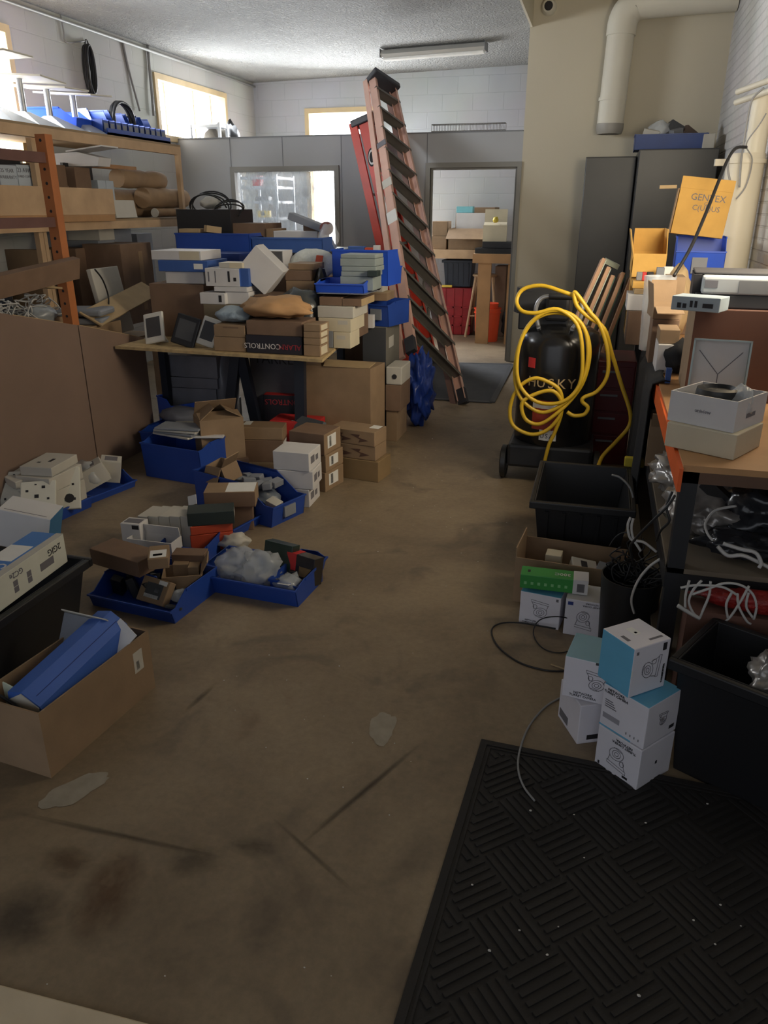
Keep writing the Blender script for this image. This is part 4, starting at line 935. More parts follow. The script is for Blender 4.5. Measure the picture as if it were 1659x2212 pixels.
carton('printed_carton', 'white and blue printed box lying on the black tote at the left edge', 'box', pp, mat('card_white_green', srgb(206, 208, 196), .6, .04, 8), side={'top': BRAND},
       deco=[('text', 'front', '2GIG', .88, .72, .036, INK, 180), ('text', 'front', 'GC2e', .50, .78, .030, INKG, 180), ('text', 'top', 'GC2e', .40, .40, .06, WI, 180), ('top_label', 'top', .56, .30, .78, .98, STICK), ('white_band', 'top', .0, .0, 1.0, .22, WHITEW)]+
            [('icon', 'front', .46+.13*i, .22+.20*j, .50+.13*i, .40+.20*j, INKG) for i in range(2) for j in range(2)]+[('grey_block', 'front', .72, .30, .86, .55, INKG)])
g = at(22, 1205, z=TT)
loose('white_blue_carton', 'white carton with a blue slanted side at the left edge behind the printed box', 'box', Vector((g.x-.03, g.y+.14, TT+.002)), R(18), (.20, .15, .155), WHITE, side={'right': mat('card_teal_blue', srgb(60, 116, 160), .5, .05, 7)}, tilt=(0, 14), deco=[('flap_line', 'top', .1, .1, .9, .12, INKG)])

# ---- blue bins with white backplates beside the tall sheets
def bin_at(label, A, B, z, d, h, m=BLUE, rz_add=0, front=.45, grp='blue bins on the left floor', **k):
    c, rz, w, dd, hh = pf(A, B, z, d, h=h)
    storage_bin('storage_bin', label, (c, rz+R(rz_add), w, d, hh), m, grp, front, **k); return (c, rz, w, d, hh)
b1 = bin_at('blue bin full of white slotted backplates at the left floor', (68, 1158), (203, 1096), 0, .42, .13, front=.55)
BP = mat('backplate_white', srgb(204, 202, 190), .5, .04, 8)
def backplate(label, c, rz, tilt, w=.18, h=.25, grp='white slotted backplates'):
    t = thing('backplate', label, 'plate', c, rz, grp, rot=(R(tilt), 0, rz))
    MB().box(-w/2, w/2, 0, .022, 0, h).build('plate', BP, t, bevel=.005)
    mb = MB()
    for (x0, x1, z0, z1) in ((-.35, -.27, .75, .8), (.1, .2, .82, .88), (-.1, .02, .60, .68), (.25, .32, .55, .6), (-.38, -.32, .35, .4), (.3, .36, .2, .26), (-.1, -.04, .9, .93)): mb.box(x0*w, x1*w, -.0012, .001, z0*h, z1*h)
    for cx in (-.18, .17): mb.tube([(cx*w, -.0014, .25*h), (cx*w, .001, .25*h)], .15*w, 12)
    mb.build('slots', INK, t); return t
for i, (px, py, rz_, tl) in enumerate(((82, 1132, 28, -42), (138, 1100, 28, -38), (40, 1112, 30, -34))):
    p = at(px, py, z=.06); backplate('white slotted backplate leaning in the blue bin at the left floor, %s' % ('front left one', 'front right one', 'rearmost one')[i], p, R(rz_), tl)
for i in range(6):
    p = at(12+24*i, 1062-4*i, z=.10); loose('white_box', 'white box in the row inside the blue backplate bin, %s from the left' % ('first', 'second', 'third', 'fourth', 'fifth', 'sixth')[i], 'box', p+Vector((0, .02, -.08)), R(32), (.055, .16, .15), BP, 'row of white boxes in the bin', tilt=(-10, 8))
b2 = bin_at('low dark blue bin on the floor right of the white boxes', (196, 1092), (296, 1052), 0, .30, .10, m=BLUE, front=.5)
p = at(120, 1048, z=0); q0 = Vector((p.x-.05, p.y+.10, 0))
Wb = [('bottom', .30, .22, .17, 6), ('second from bottom', .28, .22, .085, 14), ('topmost', .26, .19, .05, 22)]
zz = .0
for i, (nm, w_, d_, h_, a_) in enumerate(Wb):
    c = at((118, 122, 132)[i], (1040, 1000, 972)[i], z=(.02, .17, .262)[i]); c.z = zz
    c = Vector((-2.88, at(126, 1000, x=-2.80).y+.012*i, zz)); a_ = 78+a_*.8
    loose('white_carton', 'white carton in the pile before the tall brown sheets, %s' % nm, 'box', c, R(a_), (w_, d_, h_), WHITEW, 'white cartons before the tall sheets', deco=() if i < 2 else [('slot', 'top', .4, .35, .6, .45, INK), ('slot', 'top', .3, .62, .36, .72, INK)]); zz += h_+.002
p = at(30, 1050, z=.2); loose('white_carton', 'flat white carton tipped over the row of white boxes at the left edge', 'box', at(40, 1035, z=.21), R(-18), (.20, .16, .045), WHITEW, tilt=(4, 8))
p = at(205, 1035, z=.10); loose('white_carton', 'white carton with a printed end tilted on the low blue bin', 'box', Vector((p.x, p.y, .07)), R(40), (.20, .13, .12), WHITEW, tilt=(0, -24), deco=[('printed_label', 'top', .2, .2, .8, .8, INKG)])
loose('white_carton', 'small white carton leaning at the right of the tilted printed one', 'box', at(238, 1035, z=.06), R(30), (.12, .10, .14), WHITEW, tilt=(6, 10), deco=[('printed_label', 'top', .2, .2, .8, .8, INKG)])
t = lump('bubble_wrap', 'clear bubble wrap bunched between the white cartons and the low blue bin', 'packing', at(195, 1050, z=.05), .22, .16, .16, FILM, 8)

# ---- bins nearer the middle: brown cartons, black parts
b3 = bin_at('dark blue bin holding black parts and a brown labelled box', (195, 1312), (372, 1352), 0, .34, .12, rz_add=0, front=.55)
loose('brown_carton', 'brown box with a black and white product label tilted in the dark blue bin', 'box', rel(b3, .12, -.26, .03), b3[1]+R(-6), (.15, .04, .11), CARD, tilt=(-38, 0), deco=[('label_panel', 'front', .22, .2, .82, .8, DARK), ('label_band', 'front', .22, .2, .75, .34, STICK), ('label_disc', 'front', .55, .45, .7, .68, GREYC), ('barcode_label', 'front', .62, .78, .92, .96, STICK)])
for i in range(7):
    c = rel(b3, -.38+.075*i, -.1+.12*(i % 3), .02); loose('black_part', 'black plastic part heaped in the dark blue bin by the large open carton', 'part', c, R(40*i), (.05, .035, .09), BLACK, 'black parts in the bin', tilt=(18*(-1)**i, 10))
loose('black_part', 'flat black square part propped at the right of the dark blue bin', 'part', rel(b3, .42, -.30, .04), b3[1]+R(20), (.07, .05, .012), DARK, tilt=(-20, 10))
lump('clear_bag', 'small clear bag at the front right of the dark blue bin', 'bag', rel(b3, .34, -.05, .02), .08, .07, .06, FILM, 5)
c = at(258, 1232, z=.125); pb = (Vector((c.x, c.y+.06, .125)), R(-14), .30, .14, .075)
carton('brown_carton', 'long brown box lying across the back of the dark blue bin', 'box', pb, CARDD)
b4 = bin_at('blue bin behind the long brown box, holding a small open carton', (372, 1300), (430, 1262), 0, .24, .11, front=.6)
o4 = open_carton('small_open_carton', 'small open brown carton of black fittings in the bin left of the clear bags', 'box', (Vector((at(392, 1262, z=.06).x, at(392, 1262, z=.06).y+.02, .05)), R(25), .17, .13, .07), CARD, flaps={'right': 30}, fl=.07)
loose('black_part', 'black fitting in the small open brown carton', 'part', Vector((at(385, 1258, z=.09).x, at(385, 1258, z=.09).y+.02, .06)), R(50), (.10, .03, .03), BLACK, tilt=(0, -10))
loose('small_brown_carton', 'small brown box with a white label on the end of the long brown box', 'box', Vector((at(345, 1215, z=.20).x, at(345, 1215, z=.20).y, .201)), R(28), (.085, .14, .05), CARD, deco=[('label', 'top', .1, .08, .9, .62, STICK), ('label_print', 'top', .25, .2, .7, .35, INK)])
loose('small_brown_carton', 'small brown box right of the one with the white label', 'box', Vector((at(407, 1212, z=.12).x, at(407, 1212, z=.12).y+.02, .10)), R(12), (.15, .08, .06), CARDD)
loose('small_brown_carton', 'small brown box standing between the labelled one and the open fittings carton, left of two', 'box', Vector((at(380, 1232, z=.11).x, at(380, 1232, z=.11).y+.05, .06)), R(20), (.07, .06, .07), CARD)
loose('small_brown_carton', 'small brown box standing between the labelled one and the clear bags, right of two', 'box', Vector((at(408, 1238, z=.11).x, at(408, 1238, z=.11).y+.05, .06)), R(20), (.05, .06, .07), CARD)
b4b = bin_at('blue bin under the small brown boxes left of the clear bags', (330, 1232), (432, 1240), 0, .30, .10, front=.5)

# ---- flat blue bin pair with clear bags
bb = pf((428, 1278), (640, 1316), 0, .29, h=.105)
storage_bin('storage_bin', 'wide low blue bin of clear bags at the aisle, left one of the pair', bb, BLUE, 'blue bins on the left floor', .85)
bc = pf((648, 1300), (713, 1232), 0, .16, h=.09); 
storage_bin('storage_bin', 'narrow low blue bin at the aisle holding a black part, right one of the pair', (bc[0], bc[1], bc[2], .13, .09), BLUE, 'blue bins on the left floor', .8)
lump('clear_bag', 'crumpled clear bag in the wide low blue bin, left one', 'bag', rel(bb, -.24, .02, .012), .18, .17, .15, FILM, 21, rough=.5, freq=3)
lump('clear_bag', 'crumpled clear bag with a ribbed shape in the wide low blue bin, middle one', 'bag', rel(bb, .02, -.06, .012), .19, .16, .17, FILM, 25, rough=.5, freq=3)
lump('clear_bag', 'small clear bag with a white tag in the wide low blue bin', 'bag', rel(bb, .33, -.14, .012), .11, .13, .09, FILM, 28, rough=.4)
for i in range(3):
    loose('white_part', 'white plastic part inside the clear bags in the wide low blue bin', 'part', rel(bb, -.3+.2*i, -.1, .02), R(30*i), (.07, .05, .06), WHITEW, 'white parts in clear bags')
loose('white_part', 'small white tag in the right-hand clear bag of the wide low blue bin', 'tag', rel(bb, .34, -.30, .08), bb[1], (.055, .05, .003), WHITE, tilt=(-20, 0))
tk = rel(bb, .08, .36, .012); loose('green_package', 'glossy green package standing at the back of the wide low blue bin', 'package', tk, bb[1]+R(-10), (.16, .06, .16), mat('pack_green', srgb(40, 56, 50), .2, .15, 7), tilt=(-14, 0))
loose('battery_pack', 'black and red glossy package at the back right of the wide low blue bin', 'package', rel(bb, .34, .30, .012), bb[1]+R(-14), (.17, .07, .13), mat('pack_black', srgb(44, 40, 38), .2, .15, 7), tilt=(-12, 0), deco=[('red_band', 'front', .05, .0, .38, 1.0, RED), ('red_band', 'top', .05, .0, .38, 1.0, RED), ('gold_print', 'front', .5, .25, .9, .6, mat('print_gold', srgb(120, 96, 60), .4))])
loose('black_part', 'black connector with a white tab in the narrow low blue bin', 'part', Vector((bc[0].x-.02, bc[0].y+.02, .02)), bc[1]+R(20), (.10, .06, .05), BLACK, deco=[('white_tab', 'top', .5, .2, .9, .6, STICK)])
loose('white_part', 'off-white card lying over the edge of the narrow low blue bin', 'part', rel(bc, .22, -.1, .085), bc[1], (.08, .10, .002), WHITEW, tilt=(6, 10))

# ---- row of white boxes, printed box, open white box, orange boxes
rw = [(312, 336), (337, 357), (358, 378), (379, 392), (393, 412)]
c0, c1 = at(300, 1176, z=.02), at(416, 1190, z=.02); vv = (c1-c0); ang = math.atan2(vv.y, vv.x)
bw = bin_at('blue bin under the row of upright white boxes', (296, 1192), (440, 1212), 0, .30, .07, front=.9)
for i in range(5):
    p = c0+vv*((i+.5)/5); p.z = .006
    hh = height_at(p, 1118)-.006
    loose('white_carton', 'upright white carton in the row of five on the floor, %s' % ('leftmost', 'second from left', 'middle', 'second from right', 'rightmost with an open flap')[i], 'box', p+Vector((-math.sin(ang)*.09, math.cos(ang)*.09, 0)), ang, (vv.length/5*.97, .15, hh), WHITEW, 'row of five white cartons')
o = MB().box(-.025, .025, -.002, .002, 0, .05).build('paper_flap', WHITE); p = c0+vv*.82; o.location = (p.x, p.y+.14, height_at(p, 1112)); o.rotation_euler = (R(-30), R(-20), ang); tag(o, 'small white paper flap sticking up behind the row of five white cartons', 'paper')
p = at(290, 1188, z=.03); ph = height_at(p, 1130)-.03
loose('white_carton', 'white carton with a printed top standing left of the open white box', 'box', Vector((p.x, p.y+.03, .03)), ang+R(2), (.105, .085, ph), WHITE, deco=[('top_label', 'top', .1, .2, .9, .8, INKG), ('front_label', 'front', .6, .82, .95, .96, INK)])
a, b = at(284, 1192, z=.04), at(390, 1192, z=.04)
open_carton('white_open_box', 'open white box lying on its side before the row of five white cartons', 'box', (Vector(((a.x+b.x)/2, a.y+.03, .05)), ang, (b-a).length, .10, .07), WHITE, flaps={'back': -10}, fl=.05)
p0 = pf((414, 1194), (506, 1184), .006, .12, top=1158)
zo = p0[4]+.006
carton('orange_carton', 'orange-red carton on the floor, lower one under the dark box', 'box', p0, ORANGE, 'pair of orange-red cartons')
carton('orange_carton', 'orange-red carton with a crumpled lid, upper one under the dark box', 'box', (p0[0]+Vector((0, 0, zo-.004)), p0[1]+R(3), p0[2]*.98, p0[3]*.97, .045), ORANGE, 'pair of orange-red cartons')
carton('dark_carton', 'dark green-black carton with a white label on the orange-red cartons', 'box', (p0[0]+Vector((.01, 0, zo+.043)), p0[1]+R(-5), p0[2]*1.08, p0[3], .07), mat('card_greenblack', srgb(44, 52, 48), .5, .1, 7), deco=[('label', 'right', .3, .35, .75, .8, STICK)])
lump('white_parcel', 'white crumpled wrapper on the floor right of the orange-red cartons', 'packing', at(507, 1188, z=0), .16, .12, .09, WHITEW, 13, rough=.5)

# ---- centre blue bin and its heap
cb_ = pf((425, 1092), (592, 1142), 0, .27, h=.20)
storage_bin('storage_bin', 'large blue bin with a high back at the middle of the left floor', (cb_[0], cb_[1]+R(90), .27, cb_[2], .22), BLUE, 'blue bins on the left floor', .55, label_m=GREYC)
pB = pf((458, 1150), (556, 1146), .0, .15, top=1098)
carton('brown_carton', 'brown carton under the white-labelled one before the large blue bin', 'box', (pB[0], pB[1], pB[2]*.85, .13, pB[4]), CARDD)
carton('brown_carton', 'brown carton with a large white label on top, before the large blue bin', 'box', (pB[0]+Vector((-.01, 0, pB[4]+.002)), pB[1]+R(-3), pB[2]*1.12, .16, .085), CARD, side={'front': CARDD}, deco=[('label', 'top', .42, .05, .98, .95, STICK)])
pD = bin_at('low dark blue bin before the white-labelled brown carton', (505, 1168), (590, 1120), 0, .20, .09, front=.7)
loose('flat_brown_carton', 'small tan carton in the low dark blue bin before the large one', 'box', rel(pD, .1, .1, .012), pD[1]+R(-20), (.10, .07, .09), CARDL)
loose('white_part', 'grey-white connector block in the open front of the large blue bin', 'part', rel(cb_, .33, -.05, .05), cb_[1], (.08, .06, .06), WHITEW, tilt=(10, 12))
lump('pink_bag', 'pink plastic bag in the open front of the large blue bin', 'bag', rel(cb_, .36, -.22, .012), .10, .08, .06, mat('bag_pink', srgb(190, 140, 150), .4, .1, 9), 17)
for i in range(8):
    loose('grey_part', 'small grey-blue part piled in the large blue bin', 'part', rel(cb_, -.12+.12*(i % 4), .0+.26*(i//4), .15+.008*(i % 2)), R(35*i), (.07, .05, .035), GREYC, 'grey parts in the large blue bin', tilt=(8*(-1)**i, 6))
lump('grey_parts_heap', 'clear-bagged grey parts filling the large blue bin', 'bag', rel(cb_, -.06, .05, .012), cb_[2]*.62, .17, .14, mat('bag_steel', srgb(110, 118, 128), .4, .2, 16), 31)
open_carton('open_flap_carton', 'open brown carton with its flaps spread on the large blue bin', 'box', (rel(cb_, -.24, -.10, .17), cb_[1]+R(-12), .17, .11, .10), CARD, flaps={'front': 140, 'right': 50}, fl=.10, rot=(R(14), R(-8), cb_[1]+R(-12)))
# heap behind the blue bin
q = pf((440, 1000), (532, 988), .10, .22, top=912); q = (Vector((q[0].x, q[0].y, 0)),)+q[1:]
carton('brown_carton', 'brown carton under the torn-open one at the middle of the left floor', 'box', (q[0], q[1], q[2]*1.10, .25, .098), CARDD)
hO = height_at(at(440, 985, z=.20), 905)-.2
open_carton('open_flap_carton', 'tall brown carton torn open at the top in the middle of the left floor', 'box', (q[0]+Vector((0, 0, .10)), q[1], q[2], .21, q[4]), CARD, flaps={'back': -38, 'left': -50, 'front': -78, 'right': -60}, fl=.13)
r0 = pf((520, 998), (612, 1000), .0, .2, top=975)
carton('brown_carton', 'brown carton with an end label, lower of two behind the large blue bin', 'box', (r0[0], r0[1], r0[2], .18, .155), CARDD, deco=[('label', 'right', .1, .35, .8, .9, STICK)])
carton('brown_carton', 'brown carton with a top label, upper of two behind the large blue bin', 'box', (r0[0]+Vector((0, 0, .157)), r0[1], r0[2]*1.02, .17, .085), CARD, deco=[('label', 'top', .05, .4, .22, .95, STICK)])
rr = (r0[0]+Vector((.18, .19, 0)), r0[1]+R(-10), .34, .20, .25)
carton('red_carton', 'red printed carton behind the brown cartons in the middle of the left floor', 'box', rr, RED, deco=[('print', 'top', .45+.14*i, .1, .53+.14*i, .16, WI) for i in range(4)]+[('print', 'front', .5, .75, .95, .80, WI), ('print', 'front', .6, .62, .95, .66, WI)])
carton('alarm_carton', 'black carton with red top and white end on the floor before the table leg', 'box', (r0[0]+Vector((.0, .44, 0)), r0[1]+R(-4), .32, .12, .36), NAVYC, side={'top': RED, 'right': WHITE}, deco=[('text', 'front', 'CONTROLS', .50, .86, .07, REDI, 180), ('red_edge', 'right', .1, .6, .7, .75, REDI)])
loose('grey_pouch', 'grey padded pouch standing behind the red printed carton', 'bag', at(655, 958, z=.13), R(-28), (.26, .03, .18), mat('pouch_grey', srgb(96, 102, 106), .4, .12, 9), tilt=(-30, 0))
loose('small_tan_carton', 'small tan box leaning on the right end of the red carton', 'box', at(642, 985, z=.15), R(20), (.05, .05, .11), CARDL, tilt=(0, 20))
# white stack of three
w0 = pc((626, 1098), (660, 1101), (688, 1075), 0, top=1063); hw = w0[4]
for i, (ang_, dx) in enumerate(((0, 0), (3, .02), (-2, .012))):
    carton('white_carton', 'white carton by the aisle, %s of the stack of three' % ('bottom', 'middle', 'topmost')[i], 'box', (w0[0]+Vector((dx-.05, .03, (hw+.002)*i)), w0[1]+R(ang_), .22, .20, hw), WHITE, 'stack of three white cartons', deco=[('label', 'right', .15, .35, .45, .75, INKG), ('label', 'right', .55, .35, .75, .65, INKG)])
# brown stack behind it
w1 = pc((690, 1063), (706, 1066), (728, 1045), 0, top=1025)
zz = 0
for i, (h_, w_) in enumerate(((.125, .22), (.105, .18), (.13, .24))):
    carton('brown_carton', 'brown carton with a white label behind the stack of white ones, %s of three' % ('bottom', 'middle', 'topmost')[i], 'box', (w1[0]+Vector((-.09+.02*(i == 1)-.02*(i == 2), .05, zz)), w1[1]+R(2*i), w_, .22, h_), (CARD, CARD, CARDD)[i], 'stack of three labelled brown cartons', deco=[('label', 'right', .2, .25, .7, .85, STICK), ('label_print', 'right', .3, .3, .42, .8, INK)], side={'right': CARD}); zz += h_+.002
# lightning-bolt cartons
a, b = (716, 1028), (817, 1043); e0 = pf(a, b, 0, .20, top=985); zb = e0[4]
carton('brown_carton', 'olive-brown carton under the two printed with lightning bolts', 'box', e0, mat('card_tan_olive', srgb(136, 112, 78), .85, .08, 8))
BOLT = mat('ink_brown', srgb(84, 60, 50), .8)
for i in range(2):
    t = carton('bolt_carton', 'flat brown carton printed with a dark lightning bolt, %s of two by the tall carton' % ('lower', 'upper')[i], 'box', (e0[0]+Vector((-.02, .0, zb+.002+.094*i)), e0[1]+R(1-2*i), e0[2]*.97, .18, .092), CARD, 'pair of lightning-bolt cartons', deco=[('label', 'top', .75, .5, .95, .9, STICK)])
    w_ = e0[2]*.97; mb = MB(); zc = .046
    for dx in (-.07, .05): mb.prism([(dx-.06, zc+.02), (dx+.01, zc+.022), (dx, zc+.003), (dx+.07, zc-.012), (dx+.0, zc-.03), (dx+.01, zc-.008)], .001, Matrix.Translation((0, -.0912, 0)))
    mb.build('bolt_print', BOLT, t)
# under the table: wrapped cartons, bins, dark sheets
WRAP = mat('wrapped_grey', srgb(116, 118, 128), .35, .14, 8, .4, 12)
for i, (x0, x1, tp, bt) in enumerate(((362, 470, 765, 812), (364, 468, 812, 835), (370, 465, 835, 876))):
    a, b = at(x0, bt, y=4.95), at(x1, bt, y=4.95); zt_ = height_at(a, tp)
    if i == 0: zt_ = min(zt_, TZ-.03)
    carton('wrapped_carton', 'grey film-wrapped carton under the table, %s of the stack by the sheet' % ('topmost', 'middle', 'lower')[i], 'box', (Vector(((a.x+b.x)/2, 5.10, a.z)), R(2*i), b.x-a.x, .3, zt_-a.z-.003), WRAP, 'film-wrapped cartons under the table')
a, b = at(355, 905, y=4.9), at(420, 905, y=4.9); zl = at(370, 876, y=4.95).z
carton('wrapped_carton', 'grey film-wrapped carton under the table, lowest of the stack by the sheet', 'box', (Vector(((a.x+b.x)/2+.08, 5.20, 0)), 0, .42, .32, zl-.002), WRAP, 'film-wrapped cartons under the table')
lump('wrapped_bundle', 'grey plastic-wrapped bundle right of the wrapped cartons under the table', 'bundle', (at(478, 850, y=5.0).x, 5.1, 0), .16, .25, .70, WRAP, 7, rough=.15)
lump('wrapped_bundle', 'grey plastic-wrapped roll lying before the wrapped cartons', 'bundle', (at(385, 890, y=4.72).x, 4.75, .17), .30, .18, .14, WRAP, 9, rough=.15)
a, b = at(540, 800, y=5.1), at(640, 800, y=5.1)
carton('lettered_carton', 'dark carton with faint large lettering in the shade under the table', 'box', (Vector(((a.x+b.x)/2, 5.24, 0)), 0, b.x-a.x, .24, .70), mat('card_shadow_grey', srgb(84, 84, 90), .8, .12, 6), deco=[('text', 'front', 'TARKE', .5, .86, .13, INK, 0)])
a, b = at(336, 935, z=0), at(390, 945, z=0)
carton('brown_carton', 'brown carton with a white top rim by the far end of the sheets', 'box', (Vector((-2.66, 4.60, 0)), R(4), .26, .20, .22), CARDD, side={'top': WHITEW})
bin_at('blue bin behind the grey flat plates, nearest the wrapped cartons', (380, 966), (452, 952), 0, .25, .34, m=BLUEB, front=.9)
b7 = bin_at('dark blue bin under the grey flat plates beside the tall sheets', (312, 1030), (436, 1052), 0, .34, .26, front=.9)
b8 = bin_at('dark blue bin behind the plates, left of the torn-open carton', (308, 985), (420, 1000), 0, .3, .20, front=.9)
for i in range(4):
    loose('flat_plate', 'flat grey-white plate lying on the dark blue bin beside the tall sheets, %s of four' % ('bottom', 'second', 'third', 'top')[i], 'plate', rel(b7, -.12+.02*i, .0, .264+.016*i), b7[1]+R(-4+6*i), (.30, .16, .013), GREYC if i % 2 else WHITEW, 'flat plates on the dark blue bin')
loose('flat_plate', 'white strip lying aslant at the right end of the dark blue bin beside the sheets', 'plate', rel(b7, .36, .05, .265), b7[1]+R(25), (.20, .05, .012), WHITE)
# ================================================================== DOORWAY, LADDERS, BACK ROOM
# door mat
MATG = mat('mat_grey', srgb(66, 68, 72), .9, .12, 12, .3, 120)
A_, B_ = at(876, 857, z=.01), at(1063, 868, z=.01); C_, D_ = at(1106, 786, z=.01), at(890, 782, z=.01)
A_ = A_+(A_-B_)*.05
t = thing('door_mat', 'grey ribbed door mat on the concrete before the doorway', 'mat', (0, 0, 0))
mb = MB(); mb.hexa([(p.x, p.y, .001) for p in (A_, B_, C_, D_)]+[(p.x, p.y, .009) for p in (A_, B_, C_, D_)]); mb.build('mat_field', MATG, t)
mb = MB()
for P0, P1 in ((A_, B_), (B_, C_), (D_, C_)): mb.bar((P0.x, P0.y, .007), (P1.x, P1.y, .007), .05, .008)
mb.build('mat_border', DARK, t)
# ladders
FG = mat('ladder_tan', srgb(206, 166, 150), .45, .08, 6); FGD = mat('ladder_dark', srgb(120, 92, 84), .5, .12, 5)
LRED = mat('ladder_red', srgb(204, 66, 48), .45, .08, 6); STEP = mat('ladder_step', srgb(96, 92, 86), .5, .12, 8); CAP = mat('ladder_cap', srgb(48, 48, 54), .5, .1, 7)
def stepladder(name, label, LF, LT, RF, RT, m, n, deco=None, depth=.075, rear=True):
    t = thing(name, label, 'ladder', (0, 0, 0))
    LF, LT, RF, RT = map(Vector, (LF, LT, RF, RT)); D = ((LT-LF)+(RT-RF)).normalized(); W = (RF-LF).normalized(); Nn = W.cross(D).normalized()
    if Nn.y > 0: Nn = -Nn       # towards the viewer
    for a, b, s in ((LF, LT, -1), (RF, RT, 1)):
        d = (b-a); u = d.normalized(); x = Nn.cross(u)
        mb = MB(); mb.bar(a, b, depth, .006, up=W)
        mb.bar(a+Nn*depth/2-W*s*.018, b+Nn*depth/2-W*s*.018, .006, .036, up=W); mb.bar(a-Nn*depth/2-W*s*.018, b-Nn*depth/2-W*s*.018, .006, .036, up=W)
        mb.build('front_rail', m, t)
        if rear: MB().bar(a-Nn*(depth*1.25)-D*.04, b-Nn*(depth*1.05), depth*.7, .03, up=W).build('rear_rail', m if s < 0 else FGD, t)
        mb = MB(); mb.bar(a-u*.03, a+u*.12, depth*1.15, .045, up=W); mb.build('foot', CAP, t)
    for i in range(n):
        f = (i+.75)/(n+.4); a = LF.lerp(LT, f); b = RF.lerp(RT, f)
        mb = MB(); X = (b-a).normalized(); mb.bar(a, b, .088, .006, up=D); mb.bar(a+Nn*.044-D*.012, b+Nn*.044-D*.012, .005, .03, up=D); mb.bar(a-Nn*.044-D*.012, b-Nn*.044-D*.012, .005, .03, up=D)
        mb.build('step', STEP, t)
    if rear:
        for i in range(0, n, 2):
            f = (i+1.3)/(n+.4); a = LF.lerp(LT, f)-Nn*.10; b = RF.lerp(RT, f)-Nn*.10; MB().bar(a, b, .02, .02, up=D).build('rear_brace', STEEL, t)
    mb = MB(); mb.bar(LT-W*.03-D*.01, RT+W*.03-D*.01, depth*2.4, .07, up=D); mb.build('top_cap', CAP, t, bevel=.012)
    return t, LF, LT, W, D, Nn
RF = Vector((-1.064, 6.587, .03)); LF = Vector((-1.406, 6.00, .565)); RT = Vector((-2.316, 8.90, 2.803)); LT = Vector((-2.499, 8.70, 2.895))
t, LF, LT, W_, D_, N_ = stepladder('stepladder', 'tall folded tan fibreglass stepladder leaning left against the partition', LF, LT, RF, RT, FG, 11)
def rail_sticker(t, f, L, w_, m, nm='sticker'):
    c = LF.lerp(LT, f); MB().bar(c+N_*.002-W_*.005-D_*L/2, c+N_*.002-W_*.005+D_*L/2, .10, .0085, up=W_).build(nm, m, t)
for f, L, m_ in ((.42, .14, STICK), (.545, .10, WHITEW), (.70, .07, INKG)): rail_sticker(t, f, L, .05, m_)
# red ladder behind
a0, a1 = at(872, 835, z=0.03), at(780, 250, y=8.62)
b0 = Vector((a0.x+.42, a0.y+.35, .03)); b1 = Vector((a1.x+.22, a1.y+.05, a1.z-.02))
a1 = at(785, 256, y=8.40); b1 = Vector((a1.x+.03, a1.y+.26, a1.z))
a0 = at(903, 800, z=.03); a0 = Vector((a0.x, 7.95, .03)); b0 = Vector((a0.x+.05, a0.y+.42, .03))
t2, *_ = stepladder('stepladder', 'red-orange fibreglass stepladder leaning behind the tall tan one', a0, a1, b0, b1, LRED, 7, depth=.12, rear=True)
e = a1.lerp(a0, .15)+Vector((.0, -.012, 0)); 
mb = MB(); mb.lathe([(.0, 0), (.045, 0), (.045, .004), (0, .004)], seg=20, M=Matrix.Translation(e) @ Matrix.Rotation(R(90), 4, 'X') @ Matrix.Diagonal((1, 2.0, 1, 1))); mb.build('logo_oval', INK, t2)
mb = MB(); mb.lathe([(.0, 0), (.036, 0), (.036, .005), (0, .005)], seg=20, M=Matrix.Translation(e) @ Matrix.Rotation(R(90), 4, 'X') @ Matrix.Diagonal((1, 2.0, 1, 1))); mb.build('logo_ring', STICK, t2)
mb = MB(); mb.lathe([(.0, 0), (.026, 0), (.026, .006), (0, .006)], seg=20, M=Matrix.Translation(e) @ Matrix.Rotation(R(90), 4, 'X') @ Matrix.Diagonal((1, 2.0, 1, 1))); mb.build('logo_disc', INK, t2)
e = a1.lerp(a0, .33)+Vector((.0, -.012, 0)); d2 = (a0-a1).normalized(); MB().bar(e-d2*.12, e+d2*.14, .07, .004, up=(0, 1, 0)).build('sticker', STICK, t2)

# back room: bench, stool, bucket, cartons, totes
def yb(nm, label, xl, xr, top, Y, m, z, d=.3, cat='box', **k): return fb(nm, label, xl, xr, top, Y, m, z=z, d=d, cat=cat, ref=(top+8), **k)
bz = at(1000, 545, y=10.2).z
BZ = 1.12
t = thing('back_bench', 'pine bench along the back wall seen through the doorway', 'bench', (0, 0, 0))
y0_ = 10.32
MB().box(-3.0, -.30, y0_, 10.95, BZ-.03, BZ).build('bench_top', WOOD, t); MB().box(-3.0, -.30, y0_-.02, y0_, BZ-.11, BZ).build('front_rail', WOOD, t)
for x in (-2.95, -.36): MB().box(x, x+.06, y0_+.02, y0_+.08, 0, BZ-.03).build('leg', WOOD, t)
z2 = yb('brown_carton', 'tan carton at the left end of the back room bench, lower of two', 932, 964, 510, 10.36, CARD, BZ+.002, .35)
yb('brown_carton', 'tan carton at the left end of the back room bench, upper of two', 934, 966, 478, 10.38, CARD, z2, .3)
a, b = at(968, 525, y=10.36), at(1062, 525, y=10.36); hh = height_at(a, 494)-BZ
open_carton('brown_carton', 'large open brown carton on the back room bench with its flaps up', 'box', (Vector(((a.x+b.x)/2, 10.60, BZ+.002)), 0, b.x-a.x, .46, hh), CARD, flaps={'front': 118, 'back': 6, 'right': 4}, fl=.27)
yb('teal_carton', 'small pale teal box inside the large open carton on the back room bench', 986, 1021, 446, 10.50, mat('card_teal_pale', srgb(120, 186, 196), .6, .05, 8), height_at(Vector((-1.8, 10.48, 0)), 460)+.002, .15)
